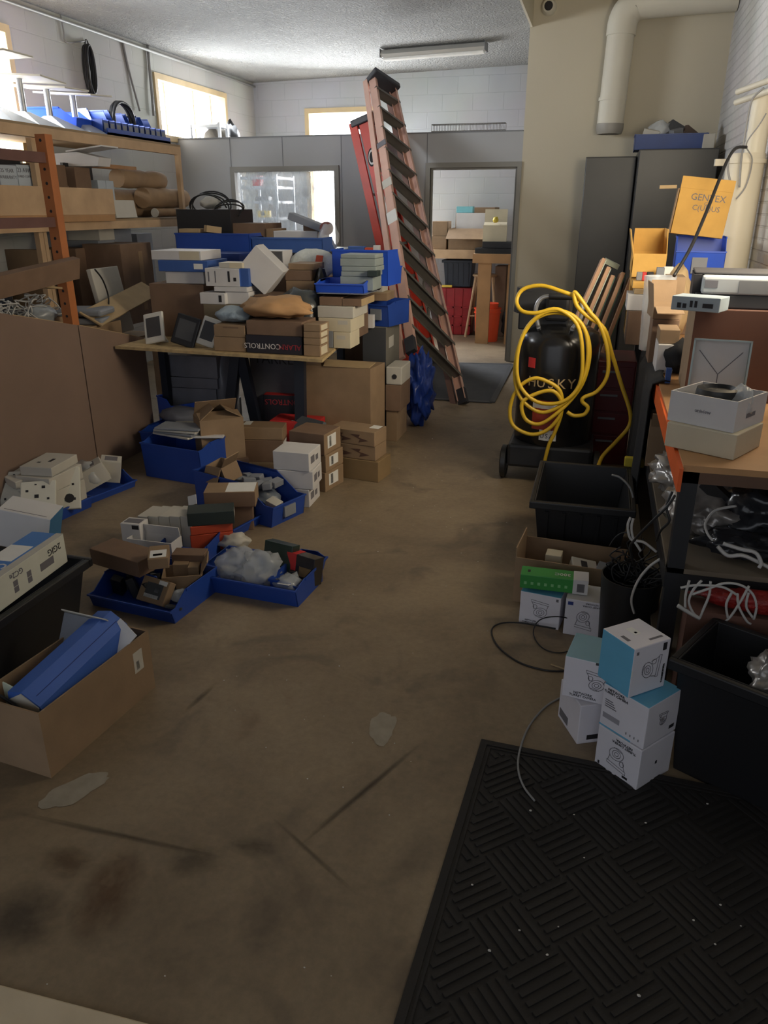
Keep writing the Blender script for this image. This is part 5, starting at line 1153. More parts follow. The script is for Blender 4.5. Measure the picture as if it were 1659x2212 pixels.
yb('white_carton', 'flat white box inside the large open carton on the back room bench', 986, 1048, 460, 10.48, WHITE, BZ+hh-.02, .2)
# nearer workbench end with post
N1 = 9.88; a = at(1022, 545, y=N1); NZ = height_at(a, 548)
t = thing('side_bench', 'pine side bench with a wide post just inside the doorway', 'bench', (0, 0, 0))
px0 = at(1030, 640, y=N1).x; px1 = at(1058, 640, y=N1).x
MB().box(a.x, .10, N1, N1+.40, NZ-.02, NZ).build('bench_top', WOOD, t); MB().box(a.x, .10, N1-.02, N1, NZ-.11, NZ).build('front_rail', WOODD, t)
MB().box(px0, px1, N1, N1+.045, 0, NZ-.02).build('leg', WOODD, t); x_ = at(1097, 640, y=N1).x; MB().box(x_-.02, x_+.07, N1+.02, N1+.065, 0, NZ-.02).build('leg', WOODD, t)
MB().box(.04, .09, N1+.33, N1+.375, 0, NZ-.02).build('leg', WOODD, t)
z3 = yb('black_case', 'flat black case on the side bench inside the doorway, lower of two', 1026, 1108, 536, N1+.03, BLACK, NZ+.001, .34, cat='case')
z3 = yb('black_case', 'flat black case under the cream carton inside the doorway, upper of two', 1042, 1106, 522, N1+.05, BLACKM, z3, .30, cat='case')
a, b = at(1039, 520, y=N1+.06), at(1090, 520, y=N1+.06); hh = height_at(a, 487)-z3
open_carton('cream_carton', 'open cream carton on the black cases inside the doorway', 'box', (Vector(((a.x+b.x)/2, N1+.25, z3)), R(6), b.x-a.x, .30, hh), CREAM, flaps={'back': 12, 'front': -80}, fl=.2)
g = at(1072, 468, y=N1+.2); lump('yellow_part', 'small yellow and black part lying in the open cream carton', 'part', (g.x, N1+.16, z3+hh+.03), .07, .06, .07, mat('part_yellow', srgb(200, 176, 60), .5), 5)
# stool, bucket
sx = at(1034, 660, y=10.25); sc_ = Vector((sx.x+.03, 10.53, 0)); sz = height_at(sc_, 592)
t = thing('bar_stool', 'round pale wooden stool behind the side bench post', 'stool', sc_)
MB().lathe([(.0, sz-.03), (.16, sz-.03), (.17, sz-.015), (.16, sz), (0, sz)], seg=24).build('seat', WOOD, t, smooth=40)
for sx_ in (-1, 1):
    for sy_ in (-1, 1): MB().tube([(sx_*.21, sy_*.17, 0), (sx_*.11, sy_*.10, sz-.03)], .018, 8).build('leg', WOOD, t, smooth=40)
for k, z in ((1, .28), (-1, .28)): MB().tube([(-.175, k*.145, z), (.175, k*.145, z)], .011, 8).build('rung', WOOD, t, smooth=40)
for k in (1, -1): MB().tube([(k*.165, -.14, .36), (k*.165, .14, .36)], .011, 8).build('rung', WOOD, t, smooth=40)
g = at(1046, 740, z=0); bc_ = Vector((g.x, 10.145, 0)); bh = .42
t = thing('bucket', 'bright orange plastic bucket behind the side bench post', 'bucket', bc_)
BKO = mat('bucket_orange', srgb(236, 88, 50), .4, .04, 5)
MB().lathe([(0, 0), (.145, 0), (.170, bh), (.172, bh), (.162, bh-.005), (.138, .006), (0, .006)], seg=28).build('bucket_body', BKO, t, smooth=40)
mb = MB(); mb.lathe([(.168, bh-.06), (.177, bh-.06), (.177, bh-.05), (.169, bh-.05)], seg=28); mb.lathe([(.171, bh-.012), (.180, bh-.012), (.180, bh), (.171, bh)], seg=28); mb.build('rim', BKO, t, smooth=40)
g = at(1050, 650, y=bc_.y-.02); MB().lathe([(0, 0), (.118, 0), (.134, .19), (.136, .19), (.120, .005), (0, .005)], seg=28).build('bucket', BKO, smooth=40, loc=(bc_.x+.005, bc_.y, bh*.62+.03))
o = [q for q in COL.objects if q.name.startswith('bucket') and q.type == 'MESH' and q.parent is None][-1]; tag(o, 'second orange bucket nested in the bright orange one behind the post', 'bucket')
# tote and red crate under the bench
a, b = at(955, 600, y=10.5), at(1018, 600, y=10.5); zt_ = height_at(a, 562); zb_ = at(960, 620, y=10.5).z
tR = thing('red_crate', 'dark red plastic crate on the back room floor under the bench', 'crate', (0, 0, 0))
CRR = mat('crate_red', srgb(150, 26, 34), .35, .15, 9); a2, b2 = at(950, 690, y=10.5), at(1014, 690, y=10.5)
MB().box(a2.x-.1, b2.x, 10.52, 10.92, .002, zb_-.012).build('crate_body', CRR, tR, bevel=.01)
mb = MB()
for z in (.12, .24, .36): mb.box(a2.x-.11, b2.x+.01, 10.505, 10.52, z, z+.02)
for k in range(5): x = a2.x-.05+k*(b2.x-a2.x+.05)/4; mb.box(x-.01, x+.01, 10.505, 10.52, .02, zb_-.02)
mb.build('crate_ribs', CRR, tR)
tote('navy_tote', 'dark blue-black tote lying on the red crate under the back room bench', (Vector(((a.x+b.x)/2, 10.72, zb_+.001)), 0, (b.x-a.x)*1.0, .32, zt_-zb_), mat('tote_navy', srgb(40, 48, 62), .4, .1, 5), taper=.03)
o = MB().bar((a.x+.0, 10.51, zb_+.012), (a.x+.14, 10.51, zb_+.012), .03, .03).build('yellow_level', mat('tool_yellow', srgb(220, 190, 70), .4), bevel=.004); tag(o, 'short yellow tool on the red crate beside the dark tote', 'tool')
yb('brown_board_carton', 'dark brown carton in the shade under the side bench', 1070, 1094, 575, 10.5, CARDD, .002, .3, cat='box')
lump('black_bag', 'black bag on the floor under the side bench behind the bucket', 'bag', (at(1084, 690, y=10.35).x+.12, 10.42, 0), .26, .22, .46, BLACK, 11)
# shelving seen through the partition window
steel_shelving('pale steel shelving with tools behind the partition window', at(519, 440, y=9.6).x, at(600, 440, y=9.6).x, 9.6, 10.2, (.4, .9, at(560, 470, y=9.6).z, at(560, 434, y=9.6).z, at(560, 402, y=9.6).z, 1.99), 'steel shelving in the back room')
zs = at(560, 470, y=9.6).z+.002
yb('yellow_tool', 'yellow and black meter on the shelving behind the partition window', 555, 582, 455, 9.62, mat('tool_yellow', srgb(220, 190, 70), .4), zs, .06, cat='tool', deco=[('dial', 'front', .35, .3, .62, .8, INK)])
zs = at(560, 402, y=9.6).z+.002
yb('red_tool', 'red and dark tool on the upper shelf behind the partition window', 545, 562, 380, 9.64, RED, zs, .1, cat='tool')
zs = at(560, 434, y=9.6).z+.002
yb('grey_part', 'grey cylinder-shaped part on the middle shelf behind the partition window', 552, 580, 424, 9.64, GREY, zs, .1, cat='part')
# things on the steel shelving above the partition
zq = 2.102
fb('brown_carton', 'brown carton on the steel shelving above the partition', 362, 396, 272, 9.25, CARD, z=zq, d=.3)
lump('canvas_bag', 'grey canvas tool bag on the steel shelving above the partition', 'bag', (-4.60, 9.28, zq), .3, .36, .46, mat('canvas_grey', srgb(112, 106, 96), .85, .2, 9, .4, 30), 6)
lump('black_cloth', 'black cloth heaped on the canvas tool bag', 'cloth', (-4.58, 9.62, zq), .22, .28, .50, BLACK, 16)
# wire basket on the partition top
WIREM = mat('wire_grey', srgb(110, 108, 104), .5, .05, 6)
t = thing('wire_basket', 'shallow grey wire basket on top of the partition above the doorway', 'basket', (0, 0, 0))
x0, x1 = -1.86, -1.09; zb2 = PZ+.013; mb = MB()
for z in (zb2+.004, zb2+.07):
    for y in (YP+.0, YP+.095): mb.tube([(x0, y, z), (x1, y, z)], .004, 6)
    for x in (x0, x1): mb.tube([(x, YP, z), (x, YP+.095, z)], .004, 6)
mb.build('basket_frame', WIREM, t)
mb = MB()
for k in range(27): x = x0+(x1-x0)*k/26; mb.tube([(x, YP, zb2+.07), (x, YP, zb2+.004), (x, YP+.095, zb2+.004), (x, YP+.095, zb2+.07)], .0025, 5)
mb.build('basket_wires', WIREM, t)
# ceiling light: fluorescent strip
a, b = at(826, 112, z=3.24), at(1050, 97, z=3.25)
t = thing('ceiling_light', 'unlit fluorescent strip light on the textured ceiling above the back room', 'lamp', (0, 0, 0))
a.z, b.z = ceil_z(a.x)-.012, ceil_z(b.x)-.012
LAMPW = mat('lamp_white', srgb(176, 176, 172), .45, .03, 4)
d = (b-a).normalized(); M = Matrix((Vector((-d.y, d.x, 0)), d, Vector((0, 0, 1)))).transposed().to_4x4(); M.translation = a
L = (b-a).length
mb = MB(); mb.prism([(-.06, -.005), (.06, -.005), (.10, -.05), (.06, -.075), (-.06, -.075), (-.10, -.05)], L, M); mb.build('housing', LAMPW, t)
for y in (-.004, L): MB().box(-.10, .10, y, y+.006, -.08, .004, M).build('end_cap', GREY, t)
for x in (-.03, .03): MB().tube([M @ Vector((x, .02, -.086)), M @ Vector((x, L-.02, -.086))], .016, 10).build('tube', mat('tube_white', srgb(236, 236, 232), .3), t, smooth=40)
# beside the tall carton: narrow carton, white device, blue bag
a, b = at(834, 952, z=0), at(848, 944, z=0)
o = MB().box(a.x+.0, a.x+.085, a.y, a.y+.30, 0, .235).build('narrow_carton', CARD, bevel=.003); tag(o, 'narrow brown carton on the floor right of the tall open carton', 'box')
z1_ = .237; a = Vector((a.x, a.y, 0))
o = MB().box(a.x+.0, a.x+.115, a.y-.02, a.y+.28, z1_, z1_+.19).build('brown_carton', CARDD, bevel=.003); tag(o, 'small dark brown carton under the white device right of the tall carton', 'box')
t = thing('white_device', 'off-white device with a dark knob stacked right of the tall carton', 'device', (a.x+.055, a.y+.12, z1_+.192))
MB().box(-.055, .065, -.13, .14, 0, .13).build('device_body', WHITEW, t, bevel=.008); MB().tube([(.01, -.135, .06), (.01, -.128, .06)], .018, 12).build('knob', INK, t)
lump('blue_bag', 'crumpled blue plastic bag on the floor between the tall carton and the ladders', 'bag', (a.x+.135, a.y+.52, 0), .22, .32, .56, mat('bag_blue', srgb(36, 66, 150), .3, .15, 8, .6, 12), 91, rough=.5, sub=4, freq=3.2)
# ================================================================== RIGHT SIDE
# duct, dome camera, column, cabinets
DUCTM = mat('duct_white', srgb(208, 203, 188), .55, .03, 3)
t = thing('air_duct', 'white round duct turning down the beige wall with an open end', 'duct', (0, 0, 0))
yd = YP-.17; dr = .125
p0 = at(1317, 268, y=yd); p1 = at(1347, 40, y=yd); zc = p1.z+.02
MB().tube([(p0.x+.004, yd, p0.z), (p1.x-.01, yd, zc-.16)], dr, 28, caps=False).build('vertical_run', DUCTM, t, smooth=40)
MB().tube([(p1.x-.01, yd, zc-.16), (p1.x+.0, yd, zc-.03), (p1.x+.06, yd, zc+.06), (p1.x+.2, yd, zc+.10), (XR-.01, yd, zc+.12)], dr+.01, 28, smooth=4).build('elbow_run', DUCTM, t, smooth=40)
mb = MB(); mb.lathe([(dr+.001, 0), (dr+.006, 0), (dr+.006, .03), (dr+.001, .03)], (p0.x+.004, yd, p0.z+.20), 28); mb.build('collar', DUCTM, t, smooth=40)
mb = MB(); mb.lathe([(dr+.004, 0), (dr+.004, -.05), (dr-.01, -.09), (dr-.03, -.09), (dr-.012, -.02)], (p0.x+.004, yd, p0.z), 28); mb.build('end_ring', mat('duct_grey', srgb(150, 146, 138), .5, .04, 4), t, smooth=40)
for z in (p0.z+.45,): MB().box(p0.x-.02, p0.x+.02, yd+.11, YP-.002, z, z+.03).build('bracket', DUCTM, t)
g = at(1185, 12, y=YP-.06)
t = thing('dome_camera', 'small white dome camera with a black lens high on the beige wall', 'camera', (g.x, YP, g.z))
Mr = Matrix.Rotation(R(90), 4, 'X')
MB().lathe([(0, 0), (.075, 0), (.072, .03), (.055, .055), (0, .06)], seg=24, M=Mr).build('housing', DUCTM, t, smooth=40); MB().lathe([(0, .05), (.042, .052), (.035, .072), (0, .082)], seg=20, M=Mr).build('lens', INK, t, smooth=40)
# cabinets
CABM = mat('cabinet_dark', srgb(74, 72, 68), .38, .10, 2.0); CABE = mat('cabinet_edge', srgb(46, 46, 48), .4, .1, 3)
def cabinet(label, x0, x1, y0, y1, h, handle):
    t = thing('metal_cabinet', label, 'cabinet', (0, 0, 0))
    MB().box(x0, x1, y0+.02, y1, 0, h).build('cabinet_body', CABE, t, bevel=.004)
    dr_ = MB().box(x0+.006, x1-.006, y0, y0+.018, .05, h-.008).build('door', CABM, t, bevel=.004)
    if handle: MB().box(x1-.05, x1-.03, y0-.02, y0, h*.45, h*.55).build('handle', STEEL, dr_)
cabinet('tall dark metal cabinet nearer the doorway, the shorter of two', -.235, .230, 8.20, 8.70, 2.075, False)
cabinet('tall dark metal cabinet in the corner, the taller of two', .236, .915, 7.90, 8.70, 2.115, True)
# blue bin of odds and ends on the taller cabinet
a, b = at(1372, 305, y=7.95), at(1530, 305, y=7.95); zc_ = 2.117
storage_bin('storage_bin', 'deep blue bin full of odds and ends on top of the tall cabinet', (Vector(((a.x+b.x)/2, 8.2, zc_)), 0, b.x-a.x, .4, .14), mat('plastic_deep_blue', srgb(30, 60, 120), .4, .1, 5), None, .9)
for i, (px, m_, dm, tl, lb) in enumerate(((1400, WHITEW, (.14, .1, .16), (10, 12), 'white part at the left of the bin on the tall cabinet'), (1440, DARK, (.16, .12, .22), (-8, 28), 'dark square part tilted in the bin on the tall cabinet'), (1490, mat('part_brown', srgb(84, 70, 62), .6), (.26, .06, .14), (0, 32), 'brown panel sloping to the right in the bin on the tall cabinet'), (1462, GREY, (.10, .12, .16), (6, -14), 'grey part in the middle of the bin on the tall cabinet'))):
    g = at(px, 290, y=8.15); loose('odd_part', lb, 'part', Vector((g.x, 8.18, zc_+.02)), R(10*i), dm, m_, 'odds and ends on the cabinet', tilt=tl)
lump('clear_bag', 'clear plastic bag in the bin on the tall cabinet', 'bag', (at(1425, 280, y=8.2).x, 8.22, zc_+.01), .24, .22, .24, FILM, 41)
o = MB().box(-.05, .05, -.12, .12, 0, .12).build('white_block', WHITEW, bevel=.004, loc=(at(1532, 300, y=8.0).x, 8.12, zc_)); tag(o, 'white block on the tall cabinet right of the odds-and-ends bin', 'box')
# painted round column by the right wall with its clamps and wires
CX_, CY_ = .835, 5.80; cr_ = .115
COLM = mat('column_white', srgb(214, 206, 186), .5, .03, 2)
t = thing('pipe_column', 'cream painted pipe standing before the right brick wall', 'pipe', (0, 0, 0))
g = at(1615, 222, x=CX_)
zw = at(1605, 332, y=CY_).z
MB().lathe([(0, 0), (cr_, 0), (cr_, zw-.02), (cr_*.97, zw), (0, zw)], (CX_, CY_, 0), 32).build('pipe', COLM, t, smooth=40)
MB().tube([(CX_+.045, CY_, zw-.01), (CX_+.045, CY_, g.z+.02)], cr_*.55, 20).build('pipe_neck', COLM, t, smooth=40)
for dz in (0, .06): MB().tube([(CX_-.10, CY_+.10, g.z+dz-.02), (CX_+.14, CY_-.3, g.z+dz+.03)], .018, 12).build('conduit', DUCTM, t, smooth=40)
zk = zw-.06
mb = MB(); mb.lathe([(cr_+.001, 0), (cr_+.010, 0), (cr_+.010, .025), (cr_+.001, .025)], (CX_, CY_, zk), 28); mb.build('clamp', COLM, t, smooth=40)
MB().box(CX_-cr_-.07, CX_-cr_+.01, CY_-.03, CY_+.03, zk-.01, zk+.03).build('bracket', COLM, t)
X_ = CX_-cr_-.02
W1 = [at(1650, 190, y=5.55), at(1625, 215, y=5.6), at(1614, 260, y=5.6), at(1606, 310, y=5.6), at(1601, 350, y=5.62), at(1597, 405, y=5.62)]
cable('wall_wire', 'grey wire looping down the cream pipe', W1, .006, CORDG)
cable('wall_wire', 'second grey wire hanging beside the clamp of the cream pipe', [at(1655, 245, y=5.55), at(1640, 270, y=5.58), at(1612, 312, y=5.6), at(1625, 345, y=5.62), at(1612, 400, y=5.64), at(1590, 430, y=5.64)], .004, CORDG)
cable('wall_wire', 'thin wire drooping from the clamp toward the cardboard box', [at(1600, 315, y=5.6), at(1580, 330, y=5.6), at(1572, 360, y=5.6), at(1578, 395, y=5.6)], .007, CORDG)
cable('power_cord', 'long black cord running from the cream pipe clamp down to the bench', [at(1612, 318, y=5.6), at(1590, 320, y=5.5), at(1572, 345, y=5.3), at(1553, 390, y=5.1), at(1525, 460, y=4.85), at(1492, 535, y=4.6), at(1456, 596, y=4.45)], .010, CORDB)

# ---- workbench
WX0, WX1, WY0, WY1, WZ = .315, .955, 2.46, 6.25, .865
BENCHT = mat('bench_wood', srgb(182, 138, 92), .6, .14, 4, .04, 40); BEAM = mat('beam_orange', srgb(226, 96, 34), .45, .08, 6)
t = thing('workbench', 'long wood-topped bench with an orange edge beam and black posts on the right', 'bench', (0, 0, 0))
MB().box(WX0, WX1, WY0, WY1, WZ-.022, WZ-.001).build('bench_top', BENCHT, t)
MB().box(WX0-.012, WX0, WY0-.02, WY1, WZ-.085, WZ-.008).build('edge_beam', BEAM, t)
MB().box(WX0, WX1, WY0, WY0+.03, WZ-.06, WZ-.022).build('end_beam', mat('beam_brown', srgb(96, 70, 52), .6), t)
for (x, y) in ((WX0, WY0), (WX1-.05, WY0), (WX0, WY1-.05), (WX1-.05, WY1-.05), (WX0, 4.42), (WX1-.05, 4.42)): MB().box(x, x+.052, y, y+.05, 0, WZ-.022).build('post', BLACKM, t)
SHZ = .505
MB().box(WX0, WX1, WY0, 4.5, SHZ-.018, SHZ-.001).build('shelf', mat('shelf_board', srgb(120, 108, 92), .7, .1, 6), t)
MB().box(WX0, WX1, WY0-.004, WY0, SHZ-.075, SHZ-.018).build('shelf_beam', BLACKM, t)
MB().box(WX0-.006, WX0, WY0, 4.5, SHZ-.075, SHZ-.018).build('shelf_beam', BLACKM, t)
MB().box(WX0, WX1, WY0, 4.5, .16, .178).build('shelf', mat('shelf_board', srgb(120, 108, 92), .7, .1, 6), t)
# white boxes at the near end
c0 = (1440, 975); cA = pc((1440, 960), (1589, 992), (1659, 972), WZ, top=938); hC = cA[4]
wC = cA[2]
carton('cream_carton', 'cream carton at the near end of the bench under a white one', 'box', (cA[0]+Vector((.0, .0, 0)), cA[1], wC, .22, hC), CREAM)
cB = (cA[0]+Vector((.0, .02, hC+.001)), cA[1]-R(3), wC*.97, .22, height_at(at(1455, 905, z=WZ+hC), 842)-WZ-hC)
wb = open_carton('white_open_box', 'open white carton holding a black round device near the end of the bench', 'box', cB, WHITE, deco=[('text', 'front', 'uniview', .52, .50, .018, INKG, 0), ('print', 'right', .35, .35, .65, .5, INKG)])
t = thing('round_device', 'black round camera base lying in the open white carton on the bench', 'device', (cB[0].x-.0, cB[0].y+.0, cB[0].z+.006)); rr_ = .075
MB().lathe([(0, 0), (rr_, 0), (rr_, cB[4]-.012), (rr_*.96, cB[4]+.004), (rr_*.7, cB[4]+.008), (rr_*.6, cB[4]-.004), (0, cB[4]-.004)], seg=30).build('device_body', BLACK, t, smooth=40)
lump('clear_bag', 'small clear bag beside the black round device in the white carton', 'bag', rel(cB, .34, .0, .01), .07, .10, cB[4]+.02, FILM, 44)
# upright lid behind them
a, b = at(1487, 836, y=3.02), at(1612, 838, y=3.02); hL = height_at(a, 735)-WZ
t = thing('upright_white_box', 'white shallow box standing upright behind the open white carton with a folded inner pattern', 'box', (Vector(((a.x+b.x)/2, 3.04, WZ))), R(-4), rot=(R(-8), 0, R(-6)))
w_ = b.x-a.x; LIDE = mat('card_pale_aqua', srgb(168, 186, 188), .6, .04, 8)
MB().box(-w_/2, w_/2, .03, .036, 0, hL).build('lid_panel', WHITE, t); mb = MB(); mb.box(-w_/2, -w_/2+.006, -.02, .036, 0, hL); mb.box(w_/2-.006, w_/2, -.02, .036, 0, hL); mb.box(-w_/2, w_/2, -.02, .036, hL-.006, hL); mb.build('lid_sides', LIDE, t)
mb = MB(); z0 = hL*.58
for a_, b_ in (((0, .02), (0, z0)), ((0, z0), (-w_*.38, hL*.86)), ((0, z0), (w_*.38, hL*.86))): mb.bar((a_[0], .029, a_[1]), (b_[0], .029, b_[1]), .003, .002, up=(0, 1, 0))
mb.build('fold_crease', INKG, t)
# brown carton carrying the grey machine
a, b = at(1500, 828, y=3.42), at(1690, 828, y=3.42); hK = height_at(at(1500, 800, y=3.42), 668)-WZ
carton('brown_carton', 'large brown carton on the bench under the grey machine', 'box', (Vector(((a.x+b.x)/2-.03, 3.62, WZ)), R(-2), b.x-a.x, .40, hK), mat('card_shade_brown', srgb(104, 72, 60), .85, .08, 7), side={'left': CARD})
kz = WZ+hK+.001
mt = thing('office_machine', 'pale grey desktop machine with a dark lid on the large brown carton', 'device', ((a.x+b.x)/2+.02, 3.63, kz), R(-4))
MB().box(-.22, .22, -.18, .18, 0, .055).build('base', DARK, mt, bevel=.006); MB().box(-.20, .23, -.185, .17, .055, .125).build('housing', mat('machine_grey', srgb(170, 174, 178), .45, .04, 5), mt, bevel=.01)
MB().box(-.06, .20, -.188, -.183, .062, .112).build('front_panel', GREY, mt); MB().box(-.23, .24, -.10, .18, .126, .136).build('lid', INK, mt, bevel=.004); MB().box(-.232, -.20, -.12, .16, .03, .126).build('side_cheek', INK, mt)
mb = MB(); mb.box(-.19, -.14, -.187, -.184, .08, .11); mb.build('print', INKG, mt)
a, b = at(1456, 650, y=3.36), at(1548, 668, y=3.30)
t = thing('connector_panel', 'pale metal unit with a row of connectors before the grey machine', 'device', ((a.x+b.x)/2, (a.y+b.y)/2, a.z), R(-24))
pw_ = .19; PANM = mat('panel_steel_blue', srgb(156, 168, 176), .4, .06, 8)
t.location.z = kz
MB().box(-pw_/2, pw_/2, 0, .12, 0, .055).build('unit_body', PANM, t, bevel=.003)
mb = MB()
for (x0, x1, z0, z1) in ((-.07, -.055, .01, .03), (-.048, -.034, .01, .028), (-.02, -.01, .015, .04), (-.002, .008, .015, .04), (.03, .07, .015, .032)): mb.box(x0, x1, -.003, .001, z0, z1)
mb.build('connectors', INK, t)
# ---- farther along the bench: cartons, lit boxes, parts trays
def wf(nm, label, xl, xr, top, Y, m, z=WZ, d=.25, cat='box', ref=None, **k): return fb(nm, label, xl, xr, top, Y, m, z=z, d=d, cat=cat, ref=ref or (top+20), **k)
vz = wf('white_carton', 'white carton low on the bench by the blue strip', 1420, 1458, 744, 3.96, WHITE, d=.22)
wf('small_brown_carton', 'brown carton on the low white carton left of the large brown one', 1424, 1468, 712, 3.98, CARD, z=vz, d=.2)
o = MB().box(-.012, .012, 0, .02, 0, .07).build('blue_strip', CBLUE2, loc=(at(1449, 775, y=3.72).x, 3.72, WZ)); tag(o, 'short blue strip standing on the bench beside the large brown carton', 'part')
a, b = at(1404, 700, y=4.25), at(1466, 700, y=4.25)
u1 = wf('brown_carton', 'brown carton under the open one halfway along the bench', 1408, 1466, 690, 4.22, CARDD, d=.22)
open_carton('open_flap_carton', 'open brown carton with standing flaps halfway along the bench', 'box', (Vector(((a.x+b.x)/2, 4.36, u1)), R(4), b.x-a.x, .24, max(.05, height_at(a, 662)-u1)), CARD, flaps={'left': 8, 'front': 100, 'back': 5}, fl=.12)
v1 = wf('brown_carton', 'brown carton at the bench edge under the white one', 1356, 1412, 672, 4.80, CARDD, d=.3)
v2 = wf('white_carton', 'white carton at the bench edge below the yellow-lit trays', 1354, 1414, 636, 4.82, WHITE, z=v1, d=.25)
v3 = wf('flat_tan_carton', 'flat tan carton on the white one at the bench edge', 1368, 1414, 624, 4.84, CARDL, z=v2, d=.2)
a, b = at(1364, 618, y=4.88), at(1422, 618, y=4.88)
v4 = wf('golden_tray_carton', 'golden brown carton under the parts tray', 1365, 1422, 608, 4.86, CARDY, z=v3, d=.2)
for i, (x0, x1, m_, lb) in enumerate(((1374, 1386, GREY, 'grey part on the golden carton, leftmost'), (1386, 1395, RED, 'small red part on the golden carton'), (1396, 1410, INK, 'black part on the golden carton, rightmost'))):
    wf('small_part', lb, x0, x1, 588, 4.92, m_, z=v4, d=.05, cat='part')
# big open golden carton
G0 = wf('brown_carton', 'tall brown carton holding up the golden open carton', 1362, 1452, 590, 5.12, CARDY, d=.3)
a, b = at(1366, 560, y=5.14), at(1440, 560, y=5.14); hG = height_at(a, 548)-G0
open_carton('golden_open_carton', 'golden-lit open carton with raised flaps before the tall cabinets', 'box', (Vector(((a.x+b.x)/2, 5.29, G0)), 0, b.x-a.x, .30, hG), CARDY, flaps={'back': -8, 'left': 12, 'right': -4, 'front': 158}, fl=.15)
wf('grey_part', 'grey plastic part beside the glaring white card', 1417, 1434, 578, 4.98, GREYC, z=v1, d=.05, cat='part')
wf('white_card', 'bright white card standing right of the golden open carton', 1432, 1453, 576, 5.04, STICK, z=WZ, d=.03, cat='card')
t = thing('clear_jar', 'clear plastic tub halfway along the bench', 'jar', (at(1426, 620, y=4.6).x, 4.66, WZ))
hj = height_at(at(1426, 620, y=4.6), 598)-WZ; MB().lathe([(0, 0), (.07, 0), (.085, hj-.03), (.088, hj), (.080, hj), (.07, hj-.03), (0, hj-.03)], seg=24).build('jar_body', FILM, t, smooth=40)
wf('brown_carton', 'brown carton behind the clear plastic tub', 1440, 1480, 598, 4.72, CARD, d=.2)
lump('tan_bag', 'tan paper bag top between the tub and the grey machine', 'bag', (at(1472, 585, y=4.7).x+.03, 5.05, WZ), .16, .15, height_at(at(1472, 600, y=4.98), 574)-WZ, CARDL, 51)
# blue tote and tall golden box at the far end
wZ = wf('brown_carton', 'brown carton under the bright blue bin at the far end of the bench', 1462, 1572, 612, 5.30, CARDD, d=.4)
a, b = at(1462, 560, y=5.34), at(1570, 560, y=5.34)
zb3 = height_at(a, 512)
storage_bin('storage_bin', 'bright blue bin at the far end of the bench under the golden box', (Vector(((a.x+b.x)/2, 5.52, wZ)), R(-3), b.x-a.x, .36, zb3-wZ), BLUEB, None, .7, label_m=GREYC)
a, b = at(1446, 500, y=5.40), at(1562, 500, y=5.40); zt3 = height_at(a, 385)
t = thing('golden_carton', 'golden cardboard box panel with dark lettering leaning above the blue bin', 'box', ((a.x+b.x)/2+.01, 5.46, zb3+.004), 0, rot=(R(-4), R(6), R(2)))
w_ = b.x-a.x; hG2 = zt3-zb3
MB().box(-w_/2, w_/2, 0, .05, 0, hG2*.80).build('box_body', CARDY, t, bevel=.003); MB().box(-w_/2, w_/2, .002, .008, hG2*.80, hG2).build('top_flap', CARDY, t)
text_part('lettering', 'GENTEX', .055, INKG, t, Matrix.Translation((.02, -.001, hG2*.66)) @ Matrix.Rotation(R(90), 4, 'X'))
text_part('lettering', 'GS', .03, INKG, t, Matrix.Translation((.02, -.001, hG2*.56)) @ Matrix.Rotation(R(90), 4, 'X'))
text_part('lettering', 'C(UL)US', .045, INKG, t, Matrix.Translation((.02, -.001, hG2*.48)) @ Matrix.Rotation(R(90), 4, 'X'))
MB().box(-w_/2-.012, -w_/2-.004, .0, .05, .0, hG2*.78).build('side_flap', CARD, t)
o = MB().bar(at(1425, 404, y=5.5), at(1462, 403, y=5.5), .02, .02).build('wood_strip', CARDL); tag(o, 'thin wooden strip sticking out left of the golden box', 'strip')

# ---- framed boards leaning behind the compressor
BGREEN = mat('board_green', srgb(58, 92, 70), .5, .1, 6); BTRIM = mat('board_tan', srgb(186, 146, 116), .6, .1, 7); BPAPER = mat('board_pale', srgb(176, 186, 170), .6, .05, 8)
def board(label, p_top, p_bot, Y, th, wd, m_edge, m_face):
    a, b = at(*p_bot, y=Y-.10), at(*p_top, y=Y); a = b+(a-b)*((b.z-.73)/(b.z-a.z))
    t = thing('framed_board', label, 'board', (0, 0, 0), group='leaning framed boards')
    MB().bar(a, b, wd, th, up=(-1, 0, .6)).build('board_frame', m_edge, t, bevel=.002)
    d = (b-a).normalized(); u = Vector((-1, 0, .6)); x = d.cross(u).normalized(); u = x.cross(d)
    MB().bar(a-u*(th*.5+.004)+d*.01, b-u*(th*.5+.004)-d*.006, wd*.96, .006, up=(-1, 0, .6)).build('board_face', m_face, t)
names = ('leftmost', 'second from left', 'third from left', 'fourth from left', 'rightmost')
tops = [(1303, 560), (1313, 578), (1322, 596), (1344, 590), (1362, 600)]; bots = [(1212, 760), (1222, 790), (1236, 812), (1258, 806), (1276, 820)]
for i in range(5): board('leaning framed board behind the compressor, %s of five' % names[i], tops[i], bots[i], 5.50-.035*i, .024, .17, BTRIM, (BPAPER, BPAPER, BGREEN, BGREEN, BGREEN)[i])
o = MB().bar(at(1306, 562, y=5.56), at(1336, 577, y=5.56), .10, .03).build('sheet_stack', BPAPER); tag(o, 'stack of pale green sheets at the top of the leaning boards', 'sheets')

